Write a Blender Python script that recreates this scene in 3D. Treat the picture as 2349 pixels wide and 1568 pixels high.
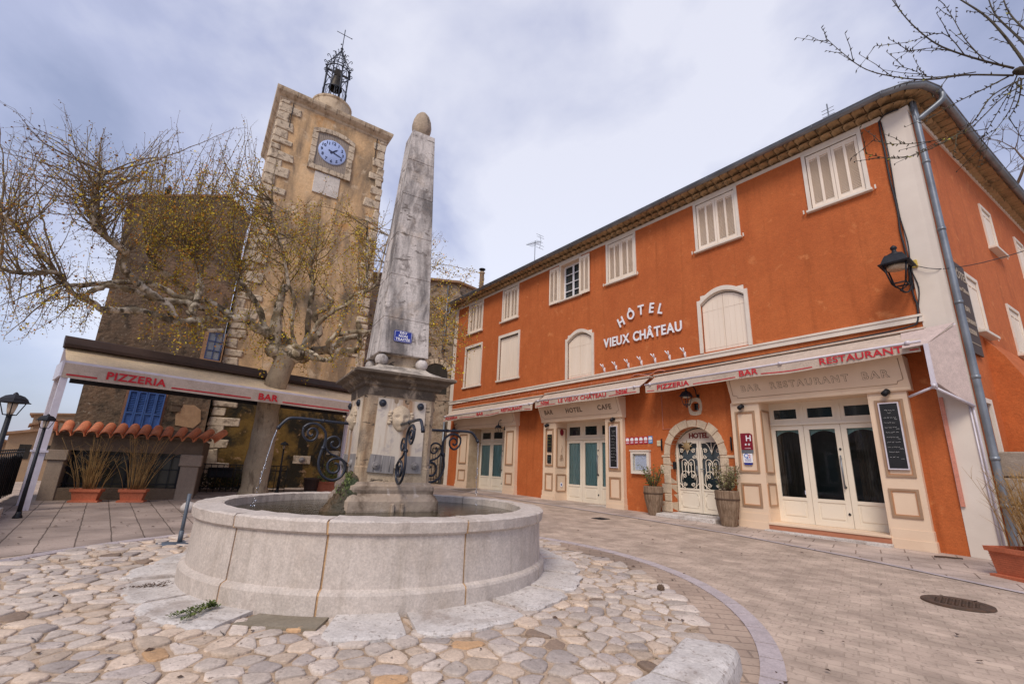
import bpy, bmesh, math, random
import numpy as np
from math import sin, cos, pi, radians, sqrt, atan2
from mathutils import Vector, Matrix
random.seed(7); rng = np.random.default_rng(7)
for o in list(bpy.data.objects): bpy.data.objects.remove(o)
S = bpy.context.scene
# ------------------------------------------------------------------ camera
FPX, VX, VY = 1050.0, 2349.0, 1568.0
ZV = (1330.0, -3050.0)
_U = np.array([ZV[0]-VX/2, VY/2-ZV[1], -FPX]); _U /= np.linalg.norm(_U)
_F = np.array([0, 0, -1.0]); _Y = _F-_F.dot(_U)*_U; _Y /= np.linalg.norm(_Y); _X = np.cross(_Y, _U)
CM = np.array([_X, _Y, _U]); EYE = np.array([0, 0, 1.2])
cam = bpy.data.cameras.new("camera"); camo = bpy.data.objects.new("camera", cam)
S.collection.objects.link(camo); S.camera = camo
cam.sensor_width = 36; cam.lens = FPX/VX*36; cam.clip_end = 3000; cam.clip_start = 0.05
camo.matrix_world = Matrix.Translation(Vector(EYE)) @ Matrix(CM.tolist()).to_4x4()
def pix(p):
    c = CM.T @ (np.array(p)-EYE)
    return VX/2+FPX*c[0]/-c[2], VY/2-FPX*c[1]/-c[2]
# ------------------------------------------------------------------ world: overcast sky over a Nishita base
W = bpy.data.worlds.new("World"); S.world = W; W.use_nodes = True
nt = W.node_tree; N = nt.nodes; Lk = nt.links; N.clear()
SUN_EL, SUN_AZ = radians(48), radians(200)   # azimuth from +Y clockwise, behind the camera
tc = N.new("ShaderNodeTexCoord"); mp = N.new("ShaderNodeMapping"); mp.inputs["Scale"].default_value = (1, 1, 1.5)
mp.inputs["Rotation"].default_value = (0, 0.35, 0.5)
n1 = N.new("ShaderNodeTexNoise"); n1.inputs["Scale"].default_value = 2.3; n1.inputs["Detail"].default_value = 8; n1.inputs["Roughness"].default_value = 0.5
n1.inputs["Distortion"].default_value = 0.25
cr = N.new("ShaderNodeValToRGB"); e = cr.color_ramp.elements
e[0].position = 0.34; e[0].color = (0.36, 0.385, 0.55, 1)
e[1].position = 0.66; e[1].color = (0.96, 0.945, 1.03, 1)
m = e.new(0.47); m.color = (0.55, 0.565, 0.75, 1)
m = e.new(0.56); m.color = (0.77, 0.77, 0.90, 1)
# clouds are thickest (darkest) towards the low left of the sky and thinnest near the middle
sep = N.new("ShaderNodeVectorMath"); sep.operation = 'DOT_PRODUCT'; sep.inputs[1].default_value = (0.10, 0.80, 0.59)
pw = N.new("ShaderNodeMapRange"); pw.inputs[1].default_value = 0.45; pw.inputs[2].default_value = 1.0
pw.inputs[3].default_value = -0.13; pw.inputs[4].default_value = 0.125
ad = N.new("ShaderNodeMath"); ad.operation = 'ADD'
sky = N.new("ShaderNodeTexSky"); sky.sky_type = 'NISHITA'; sky.sun_disc = False
sky.sun_elevation = SUN_EL; sky.sun_rotation = SUN_AZ; sky.air_density = 1.0; sky.dust_density = 1.5
b1 = N.new("ShaderNodeBackground"); b1.inputs[1].default_value = 0.05
b2 = N.new("ShaderNodeBackground"); b2.inputs[1].default_value = 0.62
adds = N.new("ShaderNodeAddShader"); out = N.new("ShaderNodeOutputWorld")
Lk.new(tc.outputs["Generated"], mp.inputs[0]); Lk.new(mp.outputs[0], n1.inputs[0])
Lk.new(tc.outputs["Generated"], sep.inputs[0]); Lk.new(sep.outputs["Value"], pw.inputs[0])
Lk.new(n1.outputs["Fac"], ad.inputs[0]); Lk.new(pw.outputs[0], ad.inputs[1]); Lk.new(ad.outputs[0], cr.inputs[0])
Lk.new(sky.outputs[0], b1.inputs[0]); Lk.new(cr.outputs[0], b2.inputs[0])
Lk.new(b1.outputs[0], adds.inputs[0]); Lk.new(b2.outputs[0], adds.inputs[1]); Lk.new(adds.outputs[0], out.inputs[0])
sl = bpy.data.lights.new("sun", 'SUN'); sl.energy = 1.9; sl.angle = radians(22); sl.color = (1.0, 0.90, 0.78)
so = bpy.data.objects.new("sun", sl); S.collection.objects.link(so)
_d = Vector((sin(SUN_AZ)*cos(SUN_EL), cos(SUN_AZ)*cos(SUN_EL), sin(SUN_EL)))
so.rotation_euler = (-_d).to_track_quat('-Z', 'Y').to_euler(); so.location = (0, -5, 30)
S.view_settings.view_transform = 'Standard'; S.view_settings.look = 'None'; S.view_settings.exposure = 0.30
S.view_settings.gamma = 1
# ------------------------------------------------------------------ helpers
def gz(x, y): return 0.018*max(-5.0, min(y, 30.0))
COL = S.collection
OFF = {}
class MB:
    def __init__(s): s.v = []; s.f = []; s.sm = []; s.col = None
    def add(s, vs, fs, smooth=False):
        b = len(s.v); s.v += [tuple(map(float, p)) for p in vs]
        for f in fs: s.f.append([b+i for i in f]); s.sm.append(smooth)
    def box(s, x0, x1, y0, y1, z0, z1):
        x0, x1 = min(x0, x1), max(x0, x1); y0, y1 = min(y0, y1), max(y0, y1); z0, z1 = min(z0, z1), max(z0, z1)
        s.add([(x0,y0,z0),(x1,y0,z0),(x1,y1,z0),(x0,y1,z0),(x0,y0,z1),(x1,y0,z1),(x1,y1,z1),(x0,y1,z1)],
              [(0,3,2,1),(4,5,6,7),(0,1,5,4),(1,2,6,5),(2,3,7,6),(3,0,4,7)])
    def bevbox(s, x0, x1, y0, y1, z0, z1, b=0.01, seed=None, j=0.0):
        """box with chamfered edges, corners jittered by j"""
        x0, x1 = min(x0, x1), max(x0, x1); y0, y1 = min(y0, y1), max(y0, y1); z0, z1 = min(z0, z1), max(z0, z1)
        bm = bmesh.new(); bmesh.ops.create_cube(bm, size=1)
        for v in bm.verts:
            v.co = Vector(((x0+x1)/2+v.co.x*(x1-x0), (y0+y1)/2+v.co.y*(y1-y0), (z0+z1)/2+v.co.z*(z1-z0)))
            if j: v.co += Vector((random.uniform(-j, j), random.uniform(-j, j)*.3, random.uniform(-j, j)))
        bmesh.ops.bevel(bm, geom=bm.edges[:], offset=b, segments=1, affect='EDGES')
        bm.verts.index_update()
        s.add([v.co[:] for v in bm.verts], [[v.index for v in f.verts] for f in bm.faces]); bm.free()
    def prism(s, poly, a, b, ax='y'):
        """poly in the plane normal to ax, extruded from a to b"""
        n = len(poly)
        def P(p, t):
            return {'y': (p[0], t, p[1]), 'z': (p[0], p[1], t), 'x': (t, p[0], p[1])}[ax]
        s.add([P(p, a) for p in poly]+[P(p, b) for p in poly],
              [list(range(n))[::-1], list(range(n, 2*n))]+[(i, (i+1) % n, n+(i+1) % n, n+i) for i in range(n)])
    def quad(s, a, b, c, d): s.add([a, b, c, d], [(0, 1, 2, 3)])
    def tube(s, pts, r, n=8, cap=True, smooth=True, sq=False):
        pts = [Vector(p) for p in pts]; m = len(pts)
        if not hasattr(r, '__len__'): r = [r]*m
        vs = []; t0 = (pts[1]-pts[0]).normalized()
        up = Vector((0, 0, 1)) if abs(t0.z) < .9 else Vector((1, 0, 0))
        x = t0.cross(up).normalized()
        for i, p in enumerate(pts):
            t = (pts[min(i+1, m-1)]-pts[max(i-1, 0)]).normalized()
            x = (x-t*x.dot(t)); x = x.normalized() if x.length > 1e-6 else t.orthogonal().normalized()
            y = t.cross(x)
            for k in range(n):
                a = 2*pi*k/n+(pi/4 if sq else 0); vs.append(p+(x*cos(a)+y*sin(a))*r[i])
        fs = [(i*n+k, i*n+(k+1) % n, (i+1)*n+(k+1) % n, (i+1)*n+k) for i in range(m-1) for k in range(n)]
        if cap: fs += [list(range(n))[::-1], [(m-1)*n+k for k in range(n)]]
        s.add(vs, fs, smooth)
    def lathe(s, prof, n=24, c=(0, 0, 0), a0=0, a1=2*pi, smooth=True, axis='z', cap=True):
        full = abs(a1-a0-2*pi) < 1e-6; k = n if full else n+1; vs = []
        for r, z in prof:
            for i in range(k):
                a = a0+(a1-a0)*i/n
                if axis == 'z': vs.append((c[0]+r*cos(a), c[1]+r*sin(a), c[2]+z))
                else: vs.append((c[0]+r*cos(a), c[1]+z, c[2]+r*sin(a)))
        fs = [(j*k+i, j*k+(i+1) % k, (j+1)*k+(i+1) % k, (j+1)*k+i) for j in range(len(prof)-1) for i in range(n)]
        if full and cap: fs += [list(range(k))[::-1], [(len(prof)-1)*k+i for i in range(k)]]
        s.add(vs, fs, smooth)
    def sphere(s, c, r, n=12, m=8, sc=(1, 1, 1)):
        s.lathe([(max(1e-4, sin(pi*i/m))*r, -cos(pi*i/m)*r) for i in range(m+1)], n, (0, 0, 0), cap=False)
        k = n*(m+1); 
        for i in range(len(s.v)-k, len(s.v)):
            p = s.v[i]; s.v[i] = (c[0]+p[0]*sc[0], c[1]+p[1]*sc[1], c[2]+p[2]*sc[2])
    def xf(s, M, start=0):
        for i in range(start, len(s.v)):
            s.v[i] = tuple(M @ Vector(s.v[i]))
    def build(s, name, mt, parent=None, fix=True, off=None):
        o3 = off if off is not None else (OFF.get(parent.name, (0, 0, 0)) if parent else (0, 0, 0))
        me = bpy.data.meshes.new(name)
        me.from_pydata([(p[0]-o3[0], p[1]-o3[1], p[2]-o3[2]) for p in s.v], [], s.f)
        me.polygons.foreach_set("use_smooth", s.sm)
        if s.col is not None:
            ca = me.color_attributes.new("tint", 'FLOAT_COLOR', 'POINT')
            ca.data.foreach_set("color", np.array(s.col, dtype=np.float32).ravel())
        if fix and len(s.f) < 60000:
            bm = bmesh.new(); bm.from_mesh(me); bmesh.ops.recalc_face_normals(bm, faces=bm.faces); bm.to_mesh(me); bm.free()
        me.materials.append(mt); me.update()
        o = bpy.data.objects.new(name, me); COL.objects.link(o)
        if parent: o.parent = parent; OFF[o.name] = o3
        return o
def tag(o, label=None, cat=None, group=None, kind=None):
    if label: o["label"] = label
    if cat: o["category"] = cat
    if group: o["group"] = group
    if kind: o["kind"] = kind
    return o
FR = {}
def frame(name, x, y, deg): FR[name] = (x, y, radians(deg))
def fw(fr, s, v, z):
    x, y, a = FR[fr]; return Vector((x+cos(a)*s-sin(a)*v, y+sin(a)*s+cos(a)*v, z))
def thing(name, label, cat, fr, off, group=None):
    """Empty at the thing's base; its parts are authored in coordinates of frame fr"""
    o = bpy.data.objects.new(name, None); COL.objects.link(o); o.empty_display_size = .2
    o.location = fw(fr, *off); o.rotation_euler = (0, 0, FR[fr][2]); OFF[o.name] = off
    return tag(o, label, cat, group)
def single(mb, name, mt, label, cat, fr, off, group=None, kind=None):
    o = mb.build(name, mt, None, off=off); o.location = fw(fr, *off); o.rotation_euler = (0, 0, FR[fr][2])
    return tag(o, label, cat, group, kind)
def copy_tree(o, loc=None, rz=None, label=None):
    def cp(a, par):
        c = a.copy(); COL.objects.link(c)
        if par: c.parent = par
        for ch in list(a.children): cp(ch, c)
        return c
    c = cp(o, None)
    if loc is not None: c.location = loc
    if rz is not None: c.rotation_euler = (0, 0, rz)
    if label: c["label"] = label
    return c
frame('W', 0, 0, 0)
frame('F', 7.26449, 7.66340, 127.5)       # hotel front: x to the far end, y towards the square
frame('D', 7.5080, 7.3461, 31.6)          # hotel side wall: x away, y into the wall
frame('A', -8.24, 8.49, 49)               # terrace awning: x to the right and away, y away
frame('L', -7.503, 10.990, 30)            # low front building behind the terrace
frame('G', -11.17, 11.87, 48)             # tall grey house
frame('T', -9.11, 14.35, 34)              # clock tower front
frame('P', -1.50, 5.86, 30)               # fountain pillar (centre)
BAS = (-1.42, 5.65)
def tmesh(txt, size, ext=0.004, bold=0.0, shear=0.0, spacing=1.0, align='CENTER', xs=1.0):
    cu = bpy.data.curves.new("t", 'FONT'); cu.body = txt; cu.size = size; cu.extrude = ext; cu.offset = bold
    cu.shear = shear; cu.space_character = spacing; cu.align_x = align; cu.resolution_u = 3
    ob = bpy.data.objects.new("t", cu); COL.objects.link(ob)
    dg = bpy.context.evaluated_depsgraph_get(); me = bpy.data.meshes.new_from_object(ob.evaluated_get(dg))
    vs = [(v.co.x*xs, v.co.y, v.co.z) for v in me.vertices]; fs = [list(p.vertices) for p in me.polygons]
    bpy.data.objects.remove(ob); bpy.data.curves.remove(cu); bpy.data.meshes.remove(me)
    return vs, fs
def put_text(mb, txt, size, M, **k):
    """M maps text space (x right, y up, z out of the sign) to frame space"""
    vs, fs = tmesh(txt, size, **k); mb.add([tuple(M @ Vector(v)) for v in vs], fs)
def facM(s, v, z, rot=0, tilt=0, side=1):
    """text matrix for frame F (front seen from +y, so reading runs to -x); rot in the wall plane, tilt back"""
    M = Matrix(((-1, 0, 0, s), (0, 0, 1, v), (0, 1, 0, z), (0, 0, 0, 1)))
    return M @ Matrix.Rotation(rot, 4, 'Z') @ Matrix.Rotation(tilt, 4, 'X')
def awM(x, y, z, rot=0, tilt=0):
    """text matrix for frames whose front is -y"""
    M = Matrix(((1, 0, 0, x), (0, 0, -1, y), (0, 1, 0, z), (0, 0, 0, 1)))
    return M @ Matrix.Rotation(rot, 4, 'Z') @ Matrix.Rotation(tilt, 4, 'X')
# ------------------------------------------------------------------ materials
def mat(name, col, rough=.7, col2=None, scale=4, det=5, lo=.35, hi=.65, bump=0, bscale=40, stretch=None,
        metal=0, warm=None, stain=None, sscale=1.5, slo=.55, shi=.7, sstretch=(1, 1, 1), spec=.5, tint=False, sss=0):
    m = bpy.data.materials.new(name); m.use_nodes = True; t = m.node_tree; n = t.nodes; l = t.links
    p = n["Principled BSDF"]; p.inputs["Roughness"].default_value = rough; p.inputs["Metallic"].default_value = metal
    p.inputs["Specular IOR Level"].default_value = spec
    co = n.new("ShaderNodeTexCoord"); cur = None
    def noise(sc, d, st, dist=0, rr=.55):
        mp = n.new("ShaderNodeMapping"); l.new(co.outputs["Object"], mp.inputs[0])
        if st: mp.inputs["Scale"].default_value = st
        x = n.new("ShaderNodeTexNoise"); x.inputs["Scale"].default_value = sc; x.inputs["Detail"].default_value = d
        x.inputs["Roughness"].default_value = rr; x.inputs["Distortion"].default_value = dist
        l.new(mp.outputs[0], x.inputs[0]); return x
    def ramp(x, a, b, ca, cb):
        r = n.new("ShaderNodeValToRGB"); r.color_ramp.elements[0].position = a; r.color_ramp.elements[1].position = b
        r.color_ramp.elements[0].color = ca; r.color_ramp.elements[1].color = cb; l.new(x.outputs["Fac"], r.inputs[0]); return r
    if warm is None: warm = rough >= .74 and max(col) < .6
    wf = (1.02, .965, .86) if warm else (1, 1, 1); c4 = lambda c: (c[0]*wf[0], c[1]*wf[1], c[2]*wf[2], 1)
    if col2:
        r = ramp(noise(scale, det, stretch), lo, hi, c4(col), c4(col2)); cur = r.outputs[0]
    else:
        rg = n.new("ShaderNodeRGB"); rg.outputs[0].default_value = c4(col); cur = rg.outputs[0]
    if tint:
        a = n.new("ShaderNodeAttribute"); a.attribute_name = "tint"; mx = n.new("ShaderNodeMix"); mx.data_type = 'RGBA'; mx.blend_type = 'MULTIPLY'
        mx.inputs[0].default_value = 1; l.new(cur, mx.inputs[6]); l.new(a.outputs["Color"], mx.inputs[7]); cur = mx.outputs[2]
    for st in (stain if isinstance(stain, list) else [stain] if stain else []):
        c, sc, a, b, ss = st
        r = ramp(noise(sc, 6, ss, .4, .62), a, b, (0, 0, 0, 1), (1, 1, 1, 1)); mx = n.new("ShaderNodeMix"); mx.data_type = 'RGBA'
        l.new(r.outputs[0], mx.inputs[0]); l.new(cur, mx.inputs[6]); mx.inputs[7].default_value = c4(c); cur = mx.outputs[2]
    if rough >= .74:      # fine mineral grain
        for gs, ga in ((55, .16), (11, .10)):
            r = ramp(noise(gs, 4, None, 0, .7), .34, .66, (1-ga, 1-ga, 1-ga, 1), (1+ga*.8, 1+ga*.8, 1+ga*.8, 1)); mx = n.new("ShaderNodeMix"); mx.data_type = 'RGBA'; mx.blend_type = 'MULTIPLY'
            mx.inputs[0].default_value = 1; l.new(cur, mx.inputs[6]); l.new(r.outputs[0], mx.inputs[7]); cur = mx.outputs[2]
    l.new(cur, p.inputs["Base Color"])
    if bump:
        bn = n.new("ShaderNodeBump"); bn.inputs["Strength"].default_value = 1; bn.inputs["Distance"].default_value = bump
        l.new(noise(bscale, 4, None).outputs["Fac"], bn.inputs["Height"]); l.new(bn.outputs[0], p.inputs["Normal"])
    return m
M = {}
M['orange'] = mat('orange_render', (.44, .112, .027), .85, (.51, .143, .040), 2.2, 7, .3, .7, .008, 26, stain=[((.415, .102, .025), .7, .44, .70, (1, 1, .6)), ((.36, .090, .02), 3.2, .54, .74, (1.6, 1.6, .10)), ((.60, .22, .08), 3.0, .60, .74, (1, 1, 1))])
M['trim'] = mat('white_trim', (.74, .66, .57), .6, (.66, .58, .50), 3, 4, bump=.001)
M['pier'] = mat('white_render', (.72, .64, .56), .72, (.62, .54, .47), 1.4, 5, .35, .75, .0012, 25)
M['shut'] = mat('shutter_paint', (.84, .72, .60), .5, (.77, .65, .53), 2.5, 3, bump=.0006, stretch=(1, 1, .2))
M['cream'] = mat('cream_shop_paint', (.78, .60, .44), .5, (.72, .54, .39), 1.6, 4, bump=.001)
M['door'] = mat('cream_door_paint', (.78, .70, .58), .4, (.73, .65, .53), 2, 3)
M['ochre'] = mat('ochre_moulding', (.50, .25, .12), .55, (.42, .2, .1), 3, 3)
M['glassd'] = mat('dark_shop_glass', (.012, .022, .026), .06, spec=.8)
M['teal'] = mat('teal_curtain', (.36, .56, .54), .7, (.46, .66, .63), 9, 2, stretch=(3, 1, .1))
M['tile_e'] = mat('eave_tiles', (.50, .36, .22), .9, (.36, .25, .15), 3.5, 6, .35, .7, .006, 30, stain=((.16, .12, .08), 5, .52, .68, (1, 1, 1)))
M['roof'] = mat('roof_tiles', (.36, .22, .14), .9, (.24, .15, .1), 3, 5, bump=.01)
M['zinc'] = mat('zinc', (.15, .165, .19), .42, (.24, .265, .30), 2.5, 4, metal=.5)
M['black'] = mat('black_iron', (.007, .008, .013), .5, (.016, .017, .022), 12, 3, spec=.3)
M['navy'] = mat('blue_black_iron', (.012, .016, .030), .38, (.035, .04, .055), 10, 3, metal=.2)
M['cable'] = mat('black_cable', (.015, .015, .02), .6)
M['fab'] = mat('pale_awning_fabric', (.53, .455, .42), .85, (.45, .38, .345), 2.2, 5, .35, .7, bump=.004, bscale=4)
M['fabc'] = mat('cream_awning_fabric', (.82, .64, .42), .85, (.74, .56, .35), 1.5, 4, bump=.002, bscale=8)
M['red'] = mat('red_print', (.55, .02, .035), .8, (.45, .015, .03), 5, 3)
M['whitem'] = mat('white_metal', (.66, .62, .68), .35, (.58, .54, .6), 6, 3)
M['stoneF'] = mat('fountain_limestone', (.49, .425, .375), .85, (.59, .52, .465), 3, 6, .3, .7, .002, 90, warm=False,
                  stain=[((.38, .32, .275), 70, .58, .76, (1, 1, 1)), ((.42, .34, .27), 1.6, .54, .80, (1, 1, .35)), ((.64, .56, .50), 14, .60, .74, (1, 1, 1)), ((.38, .325, .275), 2.4, .56, .78, (3, 3, .12)), ((.36, .30, .26), 4, .60, .78, (1, 1, .5))])
M['joint'] = mat('sand_mortar', (.55, .37, .22), .95, (.42, .28, .17), 14, 5, bump=.004)
M['stoneO'] = mat('weathered_obelisk', (.64, .585, .545), .85, (.52, .475, .445), 4, 7, .3, .7, .006, 28, warm=False,
                  stain=[((.15, .135, .13), 2.6, .45, .62, (1.4, 1.4, .28)), ((.22, .19, .175), 7, .52, .66, (1, 1, .6)), ((.17, .145, .13), 12, .60, .63, (.55, .55, 1.4)), ((.48, .38, .29), 1.6, .56, .76, (1, 1, .7))])
M['stoneP'] = mat('pillar_stone', (.52, .43, .33), .85, (.42, .34, .27), 4, 7, .3, .7, .005, 30,
                  stain=[((.26, .18, .12), 3.0, .50, .68, (1.5, 1.5, .3)), ((.14, .115, .10), 1.7, .52, .68, (1, 1, .8)), ((.07, .055, .045), 12, .60, .64, (.5, .5, 1.4))])
M['dkstone'] = mat('blackened_cornice', (.17, .135, .11), .9, (.085, .068, .058), 3.5, 7, .3, .65, .008, 30, stain=((.40, .33, .27), 5, .52, .66, (1, 1, 1)))
M['marble'] = mat('marble_panel', (.66, .58, .48), .6, (.56, .48, .40), 3, 5, .3, .7, .001,
                  stain=[((.36, .21, .11), 2.4, .50, .66, (2.6, 2.6, .18)), ((.38, .33, .32), 7, .54, .68, (1, 1, .7))])
M['lead'] = mat('grey_lead', (.30, .28, .27), .7, (.20, .18, .18), 5, 5, stretch=(4, 4, .4))
M['plinth'] = mat('wet_plinth_stone', (.42, .33, .25), .7, (.33, .25, .19), 5, 8, .3, .7, .008, 26,
                  stain=[((.12, .08, .05), 3.6, .50, .66, (1, 1, .8)), ((.50, .42, .36), 9, .60, .70, (1, 1, .5))])
M['moss'] = mat('moss_growth', (.035, .026, .010), .6, (.10, .06, .028), 7, 6, .4, .62, .02, 24, stain=((.03, .045, .010), 4, .50, .60, (1, 1, 1)))
M['water'] = mat('basin_water', (.022, .022, .010), .09, (.05, .04, .018), 3, 4, bump=.010, bscale=11, spec=.32)
M['brickp'] = mat('street_pavers', (.4, .3, .25), .9)
M['tower'] = mat('tower_plaster', (.58, .385, .215), .9, (.70, .50, .315), 1.1, 7, .3, .7, .012, 14,
                 stain=[((.25, .185, .13), 1.0, .43, .63, (1.3, 1.3, .30)), ((.62, .50, .38), 2.2, .56, .70, (1, 1, 1)), ((.12, .095, .07), .6, .52, .68, (1, 1, .7)), ((.46, .22, .06), .9, .62, .74, (1, 1, 1))])
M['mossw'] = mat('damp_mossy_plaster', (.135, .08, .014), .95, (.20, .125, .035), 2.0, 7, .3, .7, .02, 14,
                 stain=[((.018, .014, .007), 1.3, .44, .56, (1, 1, .7)), ((.40, .26, .16), 3.0, .60, .70, (1, 1, 1))])  # moss blotches are its own; base also darkened for shade under the awning
M['quoin'] = mat('pale_quoin', (.50, .42, .34), .85, (.61, .525, .43), 3, 6, .3, .7, .012, 20, stain=((.24, .19, .15), 5, .50, .62, (1, 1, 1)))
M['corn'] = mat('cornice_stone', (.56, .47, .37), .85, (.48, .39, .30), 2, 6, .3, .7, .006, 20, stain=((.25, .18, .12), 3.4, .5, .66, (1, 1, .5)))
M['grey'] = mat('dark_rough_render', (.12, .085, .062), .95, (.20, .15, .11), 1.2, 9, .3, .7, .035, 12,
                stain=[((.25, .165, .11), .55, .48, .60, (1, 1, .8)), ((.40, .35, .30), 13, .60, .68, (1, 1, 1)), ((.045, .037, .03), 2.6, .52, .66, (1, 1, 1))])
M['rubble'] = mat('rubble_wall', (.27, .20, .15), .95, (.40, .33, .27), 3, 7, .35, .62, .05, 6,
                  stain=[((.07, .055, .04), 3.4, .52, .62, (1, 1, 1.3)), ((.50, .46, .42), 5, .66, .72, (1, 1, 1))])
M['beam'] = mat('grey_brown_render', (.15, .108, .08), .9, (.11, .08, .06), 2, 6, bump=.008)  # base colour darkened to stand in for shade under the terrace awning
M['gstone'] = mat('grey_step_stone', (.36, .31, .28), .9, (.28, .235, .21), 2.6, 6, bump=.006, stain=((.16, .13, .11), 4, .6, .74, (1, 1, .6)))
M['terra'] = mat('terracotta_tiles', (.46, .135, .06), .8, (.60, .22, .11), 3.5, 6, .3, .7, .006, 22, stain=((.28, .11, .07), 6, .6, .72, (1, 1, 1)))
M['pot'] = mat('terracotta_planter', (.46, .13, .065), .75, (.53, .165, .09), 2.5, 4, bump=.001)
M['wood'] = mat('grey_weathered_wood', (.14, .09, .06), .85, (.27, .20, .15), 6, 6, .35, .65, .004, 20, stretch=(6, 6, .5))
M['planks'] = mat('grey_clock_boards', (.25, .215, .20), .85, (.34, .295, .27), 9, 4, .35, .65, .004, 20, stretch=(5, 1, .2))
M['blue'] = mat('blue_shutter', (.045, .11, .33), .7, (.065, .145, .40), 4, 5, .35, .65, stain=((.035, .06, .16), 8, .62, .72, (2, 2, .4)))
M['brown'] = mat('brown_hood', (.045, .026, .019), .65, (.065, .038, .028), 2, 3, spec=.3)
M['darkint'] = mat('dark_interior', (.02, .017, .014), .9, (.035, .03, .025), 4, 4)  # near-black colour stands in for the darkness of unlit interiors
M['curt2'] = mat('dim_curtain', (.12, .10, .08), .9, (.07, .06, .05), 6, 3, stretch=(4, 1, .2))
M['bark'] = mat('plane_bark', (.25, .205, .14), .85, (.64, .58, .49), 3.6, 6, .47, .58, .010, 24, stain=((.085, .065, .04), 5, .50, .60, (1, 1, .7)))
M['trunk'] = mat('grey_trunk_bark', (.27, .22, .165), .9, (.38, .32, .25), 2.2, 6, .35, .68, .010, 22, stain=((.12, .09, .065), 4, .54, .70, (2, 2, .4)))
M['carved'] = mat('carved_limestone', (.53, .45, .37), .8, (.44, .37, .30), 6, 5, bump=.001)
M['mauve'] = mat('pale_mauve_fabric', (.56, .47, .48), .8, (.50, .42, .43), 3, 4)
M['twig'] = mat('twig_bark', (.10, .068, .05), .9, (.15, .10, .07), 6, 3)
M['leaf'] = mat('budding_leaves', (.48, .36, .02), .8, (.60, .48, .035), 3, 3, tint=True)
M['twigl'] = mat('pale_twig_bark', (.15, .115, .08), .9, (.24, .19, .13), 6, 3)
M['twigd'] = mat('dark_twig_bark', (.035, .026, .02), .8, (.07, .06, .035), 6, 3)
M['leafb'] = mat('bud_leaves', (.30, .30, .03), .8)
M['cane'] = mat('dry_cane', (.30, .175, .06), .85, (.42, .27, .11), 5, 3)
M['green'] = mat('small_leaves', (.06, .10, .018), .7, (.13, .15, .03), 5, 4)
M['sagel'] = mat('sage_leaves', (.13, .15, .07), .7, (.22, .18, .07), 5, 4)
M['cobble'] = mat('river_cobbles', (.66, .57, .495), .8, (.52, .44, .375), 9, 7, .3, .7, .004, 50, tint=True, warm=False, stain=((.20, .15, .12), 24, .60, .68, (1, 1, 1)))
M['mortar'] = mat('cobble_mortar', (.49, .385, .31), .95, (.38, .285, .215), 7, 7, .3, .7, .008, 50, stain=[((.20, .15, .11), 6, .50, .66, (1, 1, 1)), ((.12, .10, .06), 17, .60, .68, (1, 1, 1))])
M['slab'] = mat('limestone_slab', (.50, .455, .42), .85, (.64, .595, .56), 3, 8, .3, .7, .004, 40, warm=False, stain=[((.26, .21, .18), 26, .56, .68, (1, 1, 1)), ((.34, .28, .24), 2.5, .52, .70, (1, 1, 1))])
M['ringst'] = mat('kerb_ring_stone', (.50, .43, .43), .85, (.40, .34, .34), 3.4, 6, .3, .7, .003, 50, warm=False)
M['rust'] = mat('rusty_iron', (.10, .055, .035), .8, (.06, .04, .03), 14, 5, bump=.003)
M['hatch'] = mat('grey_hatch_plate', (.25, .225, .19), .75, (.20, .175, .14), 6, 5)
M['steel'] = mat('blue_grey_post', (.10, .125, .16), .5, (.07, .085, .11), 5, 4, stain=((.10, .055, .035), 4, .66, .72, (1, 1, 1)))
M['paper'] = mat('pale_paper', (.66, .68, .82), .6)
M['ink'] = mat('grey_ink', (.22, .22, .30), .8)
M['chalk'] = mat('chalk', (.62, .62, .62), .9)
M['board'] = mat('chalkboard_black', (.006, .007, .009), .55, (.012, .013, .015), 6, 3)
M['enam'] = mat('blue_enamel', (.012, .028, .27), .3)
M['whitep'] = mat('white_paint', (.80, .80, .84), .5)
M['dial'] = mat('clock_dial', (.40, .50, .80), .5, (.36, .45, .72), 3, 3)
M['claret'] = mat('claret_sign', (.20, .008, .02), .4)
M['yellow'] = mat('yellow_box', (.55, .40, .08), .6)
M['lampgl'] = mat('lantern_glass', (.50, .40, .30), .3, spec=.5)
M['engr'] = mat('engraved_grey', (.17, .12, .085), .8)
M['hedge'] = mat('dark_hedge', (.02, .028, .008), .9, (.045, .045, .012), 8, 4)
M['signbr'] = mat('brown_signboard', (.055, .035, .028), .6, (.075, .05, .04), 3, 3)
M['signtx'] = mat('faded_sign_letters', (.38, .31, .24), .7)
M['pink'] = mat('pinkish_strip', (.60, .24, .17), .8)
M['farw'] = mat('far_wall', (.42, .29, .19), .9, (.32, .23, .16), .6, 4)
M['bronze'] = mat('dark_bell', (.05, .04, .03), .5, metal=.5)
M['hillg'] = mat('far_scrub', (.06, .06, .035), .95, (.10, .085, .05), .6, 6, bump=.2, bscale=2)
M['shopint'] = mat('shop_interior', (.035, .05, .055), .9, (.06, .075, .075), 1.6, 4)
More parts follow.
